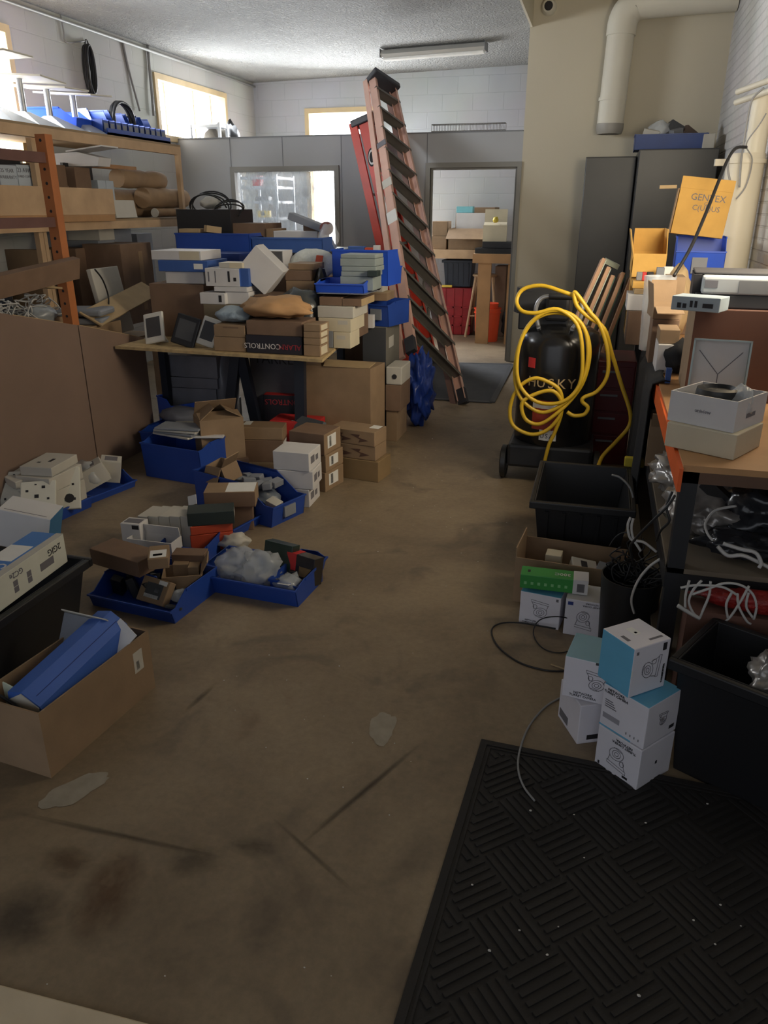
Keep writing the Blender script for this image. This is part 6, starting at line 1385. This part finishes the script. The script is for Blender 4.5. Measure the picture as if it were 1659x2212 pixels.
# ---- compressor with hose
TCX, TCY, TR = -.195, 4.86, .245
t = thing('air_compressor', 'black upright air compressor on wheels at the aisle', 'compressor', (0, 0, 0))
TANK = mat('tank_black', srgb(26, 26, 28), .22, .1, 4)
zt4 = at(1195, 715, y=TCY-.2).z
MB().lathe([(0, .18), (TR*.8, .19), (TR, .26), (TR, zt4-.10), (TR*.93, zt4-.03), (TR*.6, zt4+.015), (0, zt4+.03)], (TCX, TCY, 0), 36).build('tank', TANK, t, smooth=50)
MB().box(TCX-.26, TCX+.26, TCY-.24, TCY+.16, .10, .25).build('skirt', BLACK, t, bevel=.02)
for sx_ in (-1,):
    wx = TCX-.285; 
    wl_ = MB().lathe([(0, -.022), (.085, -.022), (.105, -.014), (.105, .014), (.085, .022), (0, .022)], seg=28, M=Matrix.Translation((wx, TCY-.14, .106)) @ Matrix.Rotation(R(90), 4, 'Y')).build('wheel', BLACK, t, smooth=40)
    MB().lathe([(0, -.026), (.05, -.026), (.05, .026), (0, .026)], seg=20, M=Matrix.Translation((wx, TCY-.14, .106)) @ Matrix.Rotation(R(90), 4, 'Y')).build('wheel_hub', GREY, wl_, smooth=40)
MB().lathe([(0, -.022), (.085, -.022), (.105, -.014), (.105, .014), (.085, .022), (0, .022)], seg=28, M=Matrix.Translation((TCX+.285, TCY-.14, .106)) @ Matrix.Rotation(R(90), 4, 'Y')).build('wheel', BLACK, t, smooth=40)
MB().tube([(TCX-.27, TCY-.14, .106), (TCX+.27, TCY-.14, .106)], .012, 10).build('axle', STEEL, t, smooth=40)
MB().tube([(TCX, TCY+.18, 0), (TCX, TCY+.18, .2)], .02, 10).build('rear_foot', BLACK, t)
hy = TCY-.19
hp = [at(1163, 706, y=hy), at(1157, 672, y=hy), at(1166, 648, y=hy), at(1186, 640, y=hy), at(1238, 641, y=hy), at(1256, 657, y=hy), at(1254, 688, y=hy), at(1236, 710, y=hy)]
hd_ = MB().tube(hp, .013, 10, 5).build('handle', STEEL, t, smooth=1); MB().tube([at(1186, 640, y=hy), at(1238, 641, y=hy)], .019, 12).build('handle_grip', BLACK, hd_, smooth=40)
for x_, y_ in ((1163, 706), (1236, 710)): g = at(x_, y_, y=hy); MB().tube([(g.x, hy, g.z), (g.x, TCY-.02, g.z-.06)], .013, 8).build('handle_stay', STEEL, t, smooth=40)
g = at(1160, 665, y=TCY+.05); MB().tube([(g.x-.06, TCY+.06, g.z-.035), (g.x-.04, TCY+.06, g.z+.11)], [.085, .09], 20).build('motor', BLACKM, t, smooth=40)
MB().tube([(g.x-.10, TCY+.02, g.z+.03), (g.x+.12, TCY+.02, g.z+.05)], .085, 20).build('pump', BLACKM, t, smooth=40)
MB().box(g.x-.10, g.x+.20, TCY-.06, TCY+.15, zt4-.02, g.z).build('mount', BLACK, t, bevel=.01); MB().box(g.x+.06, g.x+.2, TCY-.1, TCY+.1, g.z-.06, g.z+.09).build('air_filter', BLACK, t, bevel=.02)
LET = mat('ink_tan', srgb(176, 152, 112), .5)
def on_tank(nm, s_, px, py, size, m_, arc=True):
    g = at(px, py, y=TCY-TR); an = math.asin(max(-1, min(1, (g.x-TCX)/TR)))
    n_ = len(s_)
    for i, ch in enumerate(s_):
        aa = an+(i-(n_-1)/2)*size*.72/TR; P_ = Vector((TCX+math.sin(aa)*(TR+.001), TCY-math.cos(aa)*(TR+.001), g.z))
        M = Matrix.Translation(P_) @ Matrix.Rotation(aa, 4, 'Z') @ Matrix.Rotation(R(90), 4, 'X'); text_part(nm, ch, size, m_, t, M)
on_tank('lettering', 'HUSKY', 1190, 830, .085, LET)
def tank_patch(nm, px0, px1, py0, py1, m_, rr=.0012):
    a, b = at(px0, py1, y=TCY-TR), at(px1, py0, y=TCY-TR); A1, A2 = (math.asin(max(-.98, min(.98, (q.x-TCX)/TR))) for q in (a, b)); mb = MB(); k = 6
    for i in range(k):
        q = [A1+(A2-A1)*(i+j)/k for j in (0, 1)]; r0, r1 = TR+rr, TR-.002
        mb.hexa([(TCX+math.sin(q[0])*r0, TCY-math.cos(q[0])*r0, a.z), (TCX+math.sin(q[1])*r0, TCY-math.cos(q[1])*r0, a.z), (TCX+math.sin(q[1])*r1, TCY-math.cos(q[1])*r1, a.z), (TCX+math.sin(q[0])*r1, TCY-math.cos(q[0])*r1, a.z), (TCX+math.sin(q[0])*r0, TCY-math.cos(q[0])*r0, b.z), (TCX+math.sin(q[1])*r0, TCY-math.cos(q[1])*r0, b.z), (TCX+math.sin(q[1])*r1, TCY-math.cos(q[1])*r1, b.z), (TCX+math.sin(q[0])*r1, TCY-math.cos(q[0])*r1, b.z)])
    mb.build(nm, m_, t)
tank_patch('warning_label', 1147, 1206, 868, 928, mat('label_rust', srgb(150, 52, 36), .5)); tank_patch('label_band', 1150, 1205, 872, 882, STICK, .002)
tank_patch('red_label', 1139, 1156, 776, 797, RED); tank_patch('origin_label', 1163, 1202, 931, 951, STICK); on_tank('lettering', 'USA', 1180, 943, .04, INK)
# yellow hose, traced loop by loop just in front of the tank
HOSE = mat('hose_yellow', srgb(206, 168, 40), .45, .08, 5)
yh = TCY-TR-.05
pts = []
def hp_(px, py, dy=0): return at(px, py, y=yh+dy)
seq = [(1176, 998, 0), (1186, 960, .0), (1198, 935, .0), (1213, 890, -.01), (1210, 845, -.02), (1180, 823, -.02), (1150, 818, -.02), (1118, 840, -.01), (1102, 880, 0), (1108, 918, 0), (1145, 938, -.01), (1180, 930, -.015), (1208, 900, -.02), (1214, 870, -.02), (1195, 845, -.03), (1160, 850, -.03), (1128, 870, -.03), (1135, 905, -.03), (1165, 916, -.03), (1200, 895, -.035),
       (1235, 862, -.02), (1262, 820, -.02), (1274, 760, -.01), (1262, 710, .0), (1230, 682, .0), (1190, 676, .0), (1150, 695, 0), (1122, 745, 0), (1112, 810, -.01), (1125, 860, -.02), (1165, 890, -.02), (1205, 880, -.03), (1245, 845, -.03), (1268, 790, -.02), (1266, 720, -.015), (1235, 680, -.015), (1185, 672, -.015), (1140, 705, -.01), (1118, 765, -.02), (1122, 830, -.03), (1160, 868, -.035),
       (1215, 868, -.04), (1252, 830, -.035), (1258, 760, -.03), (1246, 700, -.02), (1205, 668, -.02), (1160, 676, -.015), (1128, 672, .0), (1116, 650, .04), (1130, 625, .06), (1170, 617, .05), (1215, 630, .02), (1240, 640, .02), (1250, 655, .0)]
cable('air_hose', 'yellow air hose coiled over the compressor handle', [hp_(*q) for q in seq], .0115, HOSE, smooth=5, seg=10, cat='hose')
seq = [(1292, 1008, -.18), (1302, 985, -.10), (1330, 955, -.04), (1358, 922, .0), (1361, 890, .0), (1342, 830, .02), (1322, 765, .02), (1305, 710, .0), (1270, 684, .0), (1246, 660, -.01), (1240, 632, -.005), (1250, 640, -.01), (1275, 675, -.01), (1295, 700, -.01), (1312, 755, -.02), (1312, 810, -.03), (1290, 845, -.03), (1262, 858, -.04), (1258, 868, -.04), (1270, 880, -.04), (1262, 895, -.04), (1240, 898, -.04), (1225, 890, -.04)]
cable('air_hose', 'yellow hose end running down from the compressor handle to the black tote', [hp_(*q) for q in seq], .0115, HOSE, smooth=5, seg=10, cat='hose')
# dark red tool chest, black drum
t = thing('tool_chest', 'dark red tool chest in the shade between the compressor and the bench', 'chest', (0, 0, 0))
CH = mat('chest_red', srgb(96, 24, 26), .4, .12, 5)
a, b = at(1240, 960, y=5.16), at(1362, 960, y=5.16)
MB().box(-.02, .29, 5.16, 5.60, .0, .70).build('chest_body', CH, t, bevel=.008)
for k in range(4): MB().box(-.01, .28, 5.150, 5.16, .06+.155*k, .20+.155*k).build('drawer', CH, t, bevel=.003); MB().box(.08, .19, 5.138, 5.150, .16+.155*k, .172+.155*k).build('drawer_pull', GREY, [q for q in COL.objects if q.name.startswith('drawer') and 'pull' not in q.name][-1])
mb = MB(); ny, nz = 40, 14; g_ = []  # draped cover, lengthened toward the viewer to darken the space under the bench
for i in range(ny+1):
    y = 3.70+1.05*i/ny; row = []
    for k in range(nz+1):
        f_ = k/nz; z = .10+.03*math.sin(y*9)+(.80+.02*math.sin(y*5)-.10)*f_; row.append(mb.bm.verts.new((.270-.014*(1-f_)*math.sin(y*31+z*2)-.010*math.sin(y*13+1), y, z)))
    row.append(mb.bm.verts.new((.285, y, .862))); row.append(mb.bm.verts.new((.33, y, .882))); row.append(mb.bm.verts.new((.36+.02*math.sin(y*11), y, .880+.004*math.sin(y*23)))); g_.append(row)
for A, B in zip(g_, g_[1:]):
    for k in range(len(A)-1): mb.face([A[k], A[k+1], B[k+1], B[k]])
o = mb.build('darkening_cover', mat('fabric_black', srgb(26, 27, 31), .9, .2, 7, .2, 30), smooth=1); sm = o.modifiers.new('thickness', 'SOLIDIFY'); sm.thickness = .004; tag(o, 'black fabric cover draped over the bench edge by the compressor, lengthened to darken beneath', 'cover')
lump('black_bag', 'black bag slumped on the bench behind the draped cover', 'bag', (.42, 4.0, WZ), .16, .2, .16, mat('fabric_black', srgb(26, 27, 31), .9, .2, 7, .2, 30), 63)
o = MB().box(0, .10, 0, .04, 0, .05).build('yellow_clip', mat('clip_yellow', srgb(200, 180, 50), .5), bevel=.006, loc=at(1322, 1005, y=4.05)); o.location = (.22, 3.975, .364); tag(o, 'yellow plastic handle behind the black tote', 'handle')

# ---- black tote, brown open box, camera boxes by the bench
tb_ = tote('black_tote', 'large empty black tote on the floor between the compressor and the brown box', (Vector((.025, 3.66, .0)), R(0), .43, .60, .362), BLACK, taper=.045, th=.006, rim=.022)
cable('loose_cable', 'white cable end hanging over the rim of the large black tote', [at(1322, 1026, y=3.5), at(1340, 1032, y=3.48), at(1360, 1052, y=3.46), at(1368, 1075, y=3.45)], .005, CORDG)
hbx = .215
ob = open_carton('brown_open_box', 'open brown carton of small boxes in front of the large black tote', 'box', (Vector((.005, 3.135, 0)), R(-5), .455, .25, hbx), CARD, flaps={'left': 2}, fl=.045)
pbx = (Vector((.005, 3.135, 0)), R(-5), .455, .25, hbx)
loose('cream_carton', 'small cream box in the open brown carton, leftmost', 'box', rel(pbx, -.18, .1, .006), R(-4), (.07, .07, .19), CREAM)
loose('white_carton', 'white box with a dark slot in the open brown carton, middle', 'box', rel(pbx, .05, .05, .006), R(8), (.11, .09, .17), WHITEW, deco=[('slot', 'top', .35, .15, .6, .75, INK)], tilt=(6, 10))
loose('grey_carton', 'grey-white box with a purple edge in the open brown carton, rightmost', 'box', rel(pbx, .30, .02, .006), R(-10), (.10, .08, .17), GREYC, side={'left': mat('card_purple', srgb(110, 70, 130), .6)}, tilt=(4, 8))
# camera boxes
CAMW = mat('card_camera_white', srgb(218, 216, 224), .6, .04, 8)
import itertools
def arc(cx, cy, rx, ry, a0=0, a1=360, n=18, rot=0):
    o = []
    for k in range(n+1):
        a = R(a0+(a1-a0)*k/n); x, y = rx*math.cos(a), ry*math.sin(a); c_, s_ = math.cos(R(rot)), math.sin(R(rot)); o.append((cx+x*c_-y*s_, cy+x*s_+y*c_))
    return o
def turret(flip=False, rot90=False, sc=1.0, ox=0, oy=0):
    L = [[(.28, .80), (.72, .74), (.72, .68), (.28, .73), (.28, .80)], [(.30, .73), (.33, .66)], [(.70, .68), (.66, .52)], [(.33, .66), (.36, .52)], arc(.52, .44, .17, .14, 0, 360, 22, 35), arc(.52, .44, .10, .085, 0, 360, 18, 35), arc(.52, .44, .05, .04, 0, 360, 14, 35), arc(.38, .60, .05, .06, 0, 360, 14), [(.40, .34), (.58, .30)]]
    def T(p):
        x, y = .5+(p[0]-.5)*sc, .5+(p[1]-.5)*sc
        if rot90: x, y = y, 1-x
        if flip: x, y = 1-x, 1-y
        return (x+ox, y+oy)
    return [[T(p) for p in l] for l in L]
def cam_box(label, pose, deco, side=None, grp='camera cartons', **k):
    return carton('camera_carton', label, 'box', pose, CAMW, grp, side=side, deco=deco, **k)
LINE = mat('ink_line', srgb(88, 86, 94), .7)
def nt_text(face, u, v, size, ang=0):
    return [('text', face, 'NETWORK', u, v+.035, size, INK, ang), ('text', face, 'TURRET CAMERA', u, v-.035, size*.9, INK, ang)]
# right stack of three
s0 = pc((1283, 1648), (1373, 1711), (1448.5, 1667), 0, top=1623.5); S_ = s0[2]; h0 = s0[4]
cam_box('white camera carton with an upside-down turret drawing, bottom of the right stack', s0, [('draw', 'front', turret(True), .0009, LINE)]+nt_text('front', .62, .86, .012, 180)+[('mark', 'front', .08, .08, .12, .15, INK), ('dot', 'right', .48, .45, .53, .52, INK), ('mark', 'front', .66, .12, .78, .17, INK)])
s1 = (s0[0]+Vector((.0, .004, h0+.002)), s0[1]+R(1), S_, s0[3], h0*.98)
cam_box('white camera carton with printed text and a blue top, middle of the right stack', s1, nt_text('front', .30, .88, .012)+[('text_block', 'front', .08, .50+.05*i, .34-.03*i, .52+.05*i, INKG) for i in range(4)]+[('text_block', 'front', .06, .22, .44, .34, mat('ink_pale', srgb(150, 148, 156), .7)), ('blue_strip', 'front', .0, .0, .72, .03, CBLUE), ('draw', 'right', turret(False, False, .6), .0008, LINE), ('mark', 'right', .75, .14, .9, .22, INK)]+[('icon', 'front', .60+.09*i, .12, .62+.09*i, .17, INKG) for i in range(4)], side={'top': CBLUE})
z2_ = s1[0].z+s1[4]+.002
c_ = at(1356, 1509, z=z2_); l_ = at(1290, 1459, z=z2_); r_ = at(1452, 1495, z=z2_)
s2 = pc((1290, 1459), (1356, 1509), (1452, 1494.6), z2_, top=1403.6)
cam_box('white camera carton with a sky-blue side, topmost of the right stack', (s2[0], s2[1], s2[2], min(.16, s2[3]), s2[4]), [('draw', 'right', turret(False, True), .0009, LINE)]+nt_text('right', .89, .34, .009, 90)+[('mark', 'right', .80, .80, .90, .95, INK), ('mark', 'right', .08, .86, .14, .92, INKG), ('white_label', 'top', .25, .40, .55, .58, STICK), ('label_dot', 'top', .44, .46, .50, .52, INK), ('print', 'top', .45, .1, .68, .18, INKG), ('print', 'top', .80, .55, .86, .9, INKG), ('tab', 'right', .0, .44, .035, .56, STICK)], side={'front': CBLUE})
# left stack of two
u0 = pc((1226, 1543), (1268, 1605.5), (1320, 1596), 0, top=1523)
cam_box('white camera carton turned edge-on, lower of the left stack', (u0[0], u0[1], u0[2], .16, u0[4]), [('text_block', 'front', .08, .1, .5, .3, INKG), ('barcode', 'right', .2, .1, .45, .22, INK)])
zt5 = u0[4]+.002
u1_ = pf((1228.6, 1506), (1292, 1522), zt5, .16, top=1421)
cam_box('white camera carton with a turret drawing and blue lid, upper of the left stack', (u1_[0]+Vector((.012, 0, 0)), u1_[1], .165, .16, u1_[4]), [('draw', 'front', turret(False, False, .9, .12, .0), .0009, LINE)]+nt_text('front', .40, .12, .012)+[('tab', 'front', .58, .94, .72, 1.0, DARK)], side={'top': mat('card_pale_blue', srgb(140, 178, 190), .6, .05, 8)})
# pair under the green box
k0 = pf((1120, 1344), (1206, 1362), 0, .13, top=1276)
cam_box('white camera carton at the left of the pair under the green box', (k0[0], k0[1], k0[2], .13, k0[4]), [('draw', 'front', turret(), .0009, LINE)]+nt_text('front', .30, .10, .010)+[('mark', 'front', .88, .86, .94, .94, INKG)], side={'top': CBLUE})
k1 = pf((1216, 1366), (1298, 1380), 0, .13, top=1290)
cam_box('white camera carton at the right of the pair under the green box', (k1[0], k1[1], k1[2], .15, k1[4]), [('draw', 'front', turret(True), .0009, LINE)]+nt_text('front', .68, .90, .010, 180)+[('mark', 'front', .06, .84, .2, .93, mat('ink_blue', srgb(40, 60, 130), .6))], side={'top': WHITE})
zg = max(k0[4], k1[4])+.003
gp = pf((1121, 1274), (1252, 1289), zg, .085, top=1240)
GREEN = mat('card_green', srgb(52, 140, 62), .5, .06, 7)
carton('green_carton', 'long bright green carton with a white end on the pair of camera cartons', 'box', (gp[0]+Vector((.015, .02, 0)), gp[1], gp[2]*1.12, .085, .062), GREEN,
       deco=[('white_end', 'front', .78, .0, 1.0, 1.0, WHITE), ('white_end', 'top', .78, .0, 1.0, 1.0, WHITE), ('end_print', 'front', .84, .15, .95, .75, INKG), ('dark_tab', 'top', .10, .35, .14, .6, INK), ('text', 'top', '300C', .62, .45, .03, WI, 180)]+[('icon', 'front', .06+.10*i, .32, .10+.10*i, .52, mat('ink_lightgreen', srgb(130, 190, 130), .6)) for i in range(7)])
# thin cables on the floor
cable('loose_cable', 'thin black cable looping on the floor before the camera cartons', [at(1228, 1449, z=.004), at(1180, 1448, z=.004), at(1120, 1430, z=.004), at(1075, 1395, z=.004), at(1062, 1362, z=.004), at(1080, 1347, z=.006), at(1120, 1345, z=.01), at(1165, 1352, z=.02), at(1200, 1358, z=.03)], .0035, CORDB, smooth=8)
cable('loose_cable', 'circle of thin black cable leaning on the left camera carton of the pair', [at(1200, 1332, z=.09), at(1165, 1340, z=.06), at(1152, 1368, z=.01), at(1170, 1398, z=.004), at(1205, 1410, z=.004), at(1240, 1400, z=.004), at(1252, 1370, z=.01), at(1235, 1340, z=.06)], .0025, CORDB, smooth=8, closed=True)
cable('loose_cable', 'thin dark cable curving from the left camera stack over the mat corner', [at(1225, 1500, z=.004), at(1180, 1525, z=.004), at(1142, 1570, z=.004), at(1122, 1625, z=.012), at(1120, 1665, z=.014), at(1132, 1700, z=.014), at(1155, 1730, z=.014)], .0035, CORDG, smooth=8)
o = MB().tube([at(1190, 1435, z=.006), at(1222, 1446, z=.006)], .003, 6).build('screw', CARDL); tag(o, 'small tan screw on the floor by the cable loop', 'screw')

# ---- shelf contents: silver bag, black bag, cables
SILV = mat('bag_silver', srgb(150, 146, 142), .25, .2, 8, .9, 9, metal=.35)
lump('silver_bag', 'crumpled silver plastic bag on the bench shelf by the near post', 'bag', (.47, 2.86, SHZ), .30, .44, .17, SILV, 71, rough=.3, sub=4, freq=3.5)
lump('silver_bag', 'crumpled silver plastic bag bulging out of the bench shelf toward the black tote', 'bag', (.44, 3.24, SHZ), .30, .36, .17, SILV, 74, rough=.3, sub=4, freq=3.5)
o = open_carton('brown_carton', 'open brown carton behind the silver bags on the bench shelf', 'box', (Vector((.58, 3.72, SHZ)), R(-4), .56, .34, .19), CARD, flaps={'front': 40}, fl=.1)
MB().bar((.44, 2.80, SHZ+.20), (.58, 2.70, SHZ+.10), .03, .05).build('black_strap', BLACK); o = [q for q in COL.objects if q.name == 'black_strap'][0]; tag(o, 'black foam bar lying on the silver bag right of the near post', 'bar')
lump('black_bag', 'black plastic bag on the bench shelf at the right edge', 'bag', (.64, 2.78, SHZ), .26, .34, .24, mat('bag_black_gloss', srgb(40, 42, 46), .22, .2, 8, .7, 10), 77, rough=.35, sub=4)
lump('black_bag', 'limp black plastic bag lying in front on the bench shelf', 'bag', (.58, 2.62, SHZ), .30, .16, .10, mat('bag_black_gloss', srgb(40, 42, 46), .22, .2, 8, .7, 10), 79, rough=.35, sub=4)
storage_bin('storage_bin', 'dark blue bin under the bench behind the silver bag, left one', (Vector((.50, 4.15, SHZ)), R(180), .34, .30, .28), BLUE, 'dark blue bins on the bench shelf')
storage_bin('storage_bin', 'dark blue bin under the bench, right one beside the white roll', (Vector((.80, 4.12, SHZ)), R(180), .24, .30, .28), BLUE, 'dark blue bins on the bench shelf')
MB().tube([(.76, 3.10, SHZ), (.76, 3.10, SHZ+.26)], .07, 20).build('white_roll', WHITEP, smooth=40); o = [q for q in COL.objects if q.name == 'white_roll'][0]; tag(o, 'white roll standing on the bench shelf at the right edge', 'roll')
cable('white_cable', 'white cable arching over the black bag on the bench shelf', [at(1590, 1093, y=2.62), at(1545, 1103, y=2.60), at(1524, 1130, y=2.56), at(1528, 1152, y=2.53), at(1540, 1168, y=2.51)], .0045, CORDW)
cable('white_cable', 'bundle of white cable drooping over the shelf front, upper strand', [at(1562, 1174, y=2.47), at(1600, 1186, y=2.46), at(1632, 1194, y=2.45), at(1644, 1215, y=2.44), at(1640, 1226, y=2.44)], .0065, CORDW)
cable('white_cable', 'bundle of white cable lying on the shelf front, lower strand', [at(1550, 1180, y=2.46), at(1572, 1200, y=2.45), at(1605, 1200, y=2.45), at(1640, 1215, y=2.45), at(1665, 1228, y=2.45)], .0065, CORDW)
cable('black_cable', 'thin black cable crossing before the silver bag and the near post', [Vector((.262, 2.74, .29)), at(1362, 1190, y=2.50), at(1372, 1165, y=2.45), at(1405, 1130, y=2.40), at(1440, 1095, y=2.38), at(1458, 1070, y=2.40)], .0045, CORDB)
cable('black_cable', 'second thin black cable curving before the silver bag', [at(1418, 1168, y=2.46), at(1428, 1145, y=2.42), at(1446, 1125, y=2.40), at(1440, 1095, y=2.41), at(1452, 1062, y=2.43)], .0045, CORDB)
# grey bin with cables left of post
MB().lathe([(0, 0), (.085, 0), (.11, .30), (.115, .30), (.100, .01), (0, .01)], (0, 0, 0), 26).build('waste_bin', BLACK, smooth=40, loc=(.235, 2.80, 0)); o = [q for q in COL.objects if q.name == 'waste_bin'][0]; tag(o, 'black waste bin overflowing with cables beside the near post', 'bin')
rnd = random.Random(8)
WS = [[(1362, 1118), (1356, 1135), (1360, 1160), (1372, 1172), (1384, 1190)], [(1368, 1120), (1364, 1140), (1370, 1165), (1392, 1172), (1418, 1192)], [(1440, 1200), (1405, 1222), (1378, 1255), (1364, 1295), (1370, 1325)], [(1316, 1180), (1330, 1160), (1350, 1150), (1366, 1160)]]
for i, q in enumerate(WS):
    cable('white_cable' if i < 3 else 'black_cable', ('short white cable hooked over the waste bin, left strand', 'short white cable hooked over the waste bin, right strand', 'long white cable hanging down the side of the waste bin', 'thin black wire sticking out left of the waste bin')[i], [at(*p, y=2.66) for p in q], (.005, .005, .005, .0025)[i], CORDW if i < 3 else CORDB)
mb = MB()
for i in range(30):
    p = Vector((rnd.uniform(-.06, .10), rnd.uniform(-.06, .06), .27)); q_ = [p.copy()]
    for k in range(5): p = p+Vector((rnd.uniform(-.04, .05), rnd.uniform(-.04, .04), rnd.uniform(-.01, .05))); q_.append(p.copy())
    mb.tube(q_, .003, 5, 4)
o = mb.build('cable_tangle', CORDB, smooth=1, loc=(.235, 2.80, .01)); tag(o, 'tangle of thin black cables in the black waste bin', 'cable', kind='stuff')
# cable box with red tray at the right
a = at(1480, 1335, y=2.36)
t = thing('brown_carton', 'torn brown carton of red wire under white cable hoops at the right edge', 'box', (.66, 2.39, 0), 0)
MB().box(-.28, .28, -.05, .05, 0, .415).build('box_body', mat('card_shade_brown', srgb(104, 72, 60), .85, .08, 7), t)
lump('red_wire', 'bundle of red wire lying on the torn brown carton at the right edge', 'wire', (.64, 2.39, .417), .46, .10, .07, mat('wire_red', srgb(140, 30, 26), .5, .3, 20, .8, 40), 83, rough=.4)
hoops = [[(1480, 1312), (1481, 1285), (1489, 1254)], [(1516, 1254), (1497, 1275), (1488, 1300), (1498, 1324), (1512, 1335)], [(1535, 1256), (1532, 1285), (1520, 1315), (1512, 1334)], [(1495, 1284), (1530, 1272), (1565, 1260), (1600, 1264), (1625, 1282), (1634, 1310), (1628, 1338)], [(1582, 1278), (1569, 1305), (1572, 1335)], [(1618, 1266), (1596, 1305), (1572, 1338), (1545, 1352)], [(1593, 1282), (1596, 1310), (1612, 1340), (1622, 1348)], [(1617, 1280), (1612, 1310), (1626, 1334)], [(1470, 1270), (1505, 1264), (1560, 1268), (1592, 1285)], [(1464, 1308), (1490, 1324), (1512, 1336)]]
nm_ = ('leftmost short stub', 'second stub from left', 'third stub from left', 'wide arch over all', 'short curve in the middle', 'long diagonal strand', 'curve right of the middle', 'small curve at the right', 'flat strand at the back', 'thick stub at the left front')
for i, q in enumerate(hoops): cable('white_cable', 'white cable hoop over the red wire, '+nm_[i], [at(*p, y=2.34) for p in q], .0042 if i < 9 else .007, CORDW, 'white cable hoops')
# large black tote in the right foreground
tote('black_tote', 'large black tote in the right foreground behind the camera cartons', (Vector((.598, 2.085, 0)), R(-28), .45, .30, .40), mat('tote_black', srgb(20, 20, 23), .5, .1, 4), taper=.03, th=.006, rim=.02, ribs=False)
lump('bubble_wrap', 'silver bubble wrap bulging from the right-hand black tote', 'packing', (.60, 2.06, .28), .14, .18, .17, SILV, 88, rough=.4, sub=4)
# ---- foreground rubber mat
MB0 = mat('mat_black', srgb(33, 30, 29), .75, .12, 10, .12, 90)
p_tl, p_tr, p_bl = at(1040, 1597, z=.008), at(1290, 1650, z=.008), at(900, 2212, z=.008)
rzm = R(-2.5)
t = thing('floor_mat', 'large black rubber mat with a basket-weave ridge pattern in the right foreground', 'mat', (p_tl.x, p_tl.y, 0), rzm)
mw, ml = 1.25, 1.9
MB().box(0, mw, -ml, 0, .0005, .007).build('mat_base', MB0, t)
mb = MB(); mb.box(0, .022, -ml, -.022, .007, .010); mb.box(.030, .036, -ml, -.036, .007, .010); mb.box(0, mw, -.022, 0, .007, .010); mb.box(.03, mw, -.036, -.030, .007, .010); mb.build('mat_border', MB0, t)
mb = MB(); T_ = .150; pat = R(45); cs, sn = math.cos(pat), math.sin(pat)
for i in range(-18, 30):
    for j in range(-18, 30):
        cx, cy = (i*T_*cs-j*T_*sn), (i*T_*sn+j*T_*cs)
        cy -= .9; cx += .2
        for k in range(6):
            o_ = (k-2.5)*T_/6.2
            if (i+j) % 2: A1, B1 = (-T_*.47, o_), (T_*.47, o_)
            else: A1, B1 = (o_, -T_*.47), (o_, T_*.47)
            P_ = Vector((cx+A1[0]*cs-A1[1]*sn, cy+A1[0]*sn+A1[1]*cs, .008)); Q_ = Vector((cx+B1[0]*cs-B1[1]*sn, cy+B1[0]*sn+B1[1]*cs, .008))
            # clip to the field inside the border
            d = Q_-P_; t0_, t1_ = 0, 1
            for (p_, q_) in ((-d.x, P_.x-.044), (d.x, mw-P_.x), (-d.y, P_.y+ml), (d.y, -.044-P_.y)):
                if abs(p_) < 1e-9:
                    if q_ < 0: t1_ = -1
                elif p_ < 0: t0_ = max(t0_, q_/p_)
                else: t1_ = min(t1_, q_/p_)
            if t1_-t0_ > .08: mb.bar(P_+d*t0_, P_+d*t1_, .0125, .006)
mb.build('mat_ridges', MB0, t)
CR_ = mat('crumb_white', srgb(200, 196, 188), .7)
rnd = random.Random(12); mb = MB()
for px, py, r_ in ((1146, 1752, .004), (1395, 1778, .003), (1240, 1760, .0025), (1262, 1853, .0025), (1122, 2010, .003), (1057, 2054, .004), (1182, 2063, .003), (1528, 1737, .003), (1380, 2152, .004), (1545, 2040, .003), (1556, 1955, .003), (1498, 1988, .003), (1206, 2002, .002), (1020, 1912, .003), (1600, 2000, .002)):
    p = at(px, py, z=.012); mb.blob(r_*2.4, r_*1.8, r_*1.4, px, .3, 1, M=Matrix.Translation((p.x, p.y, .011)))
o = mb.build('crumbs', CR_); tag(o, 'scattered white crumbs and chips on the black rubber mat', 'debris', kind='stuff')
mb = MB()
for i in range(70):
    x, y = rnd.uniform(-1.2, -.1), rnd.uniform(.9, 5.5); r_ = rnd.uniform(.001, .003)
    mb.blob(r_*2.6, r_*2, r_*1.3, i, .3, 1, M=Matrix.Translation((x, y, .0)))
o = mb.build('floor_grit', CR_); tag(o, 'scattered pale grit on the bare concrete aisle', 'debris', kind='stuff')
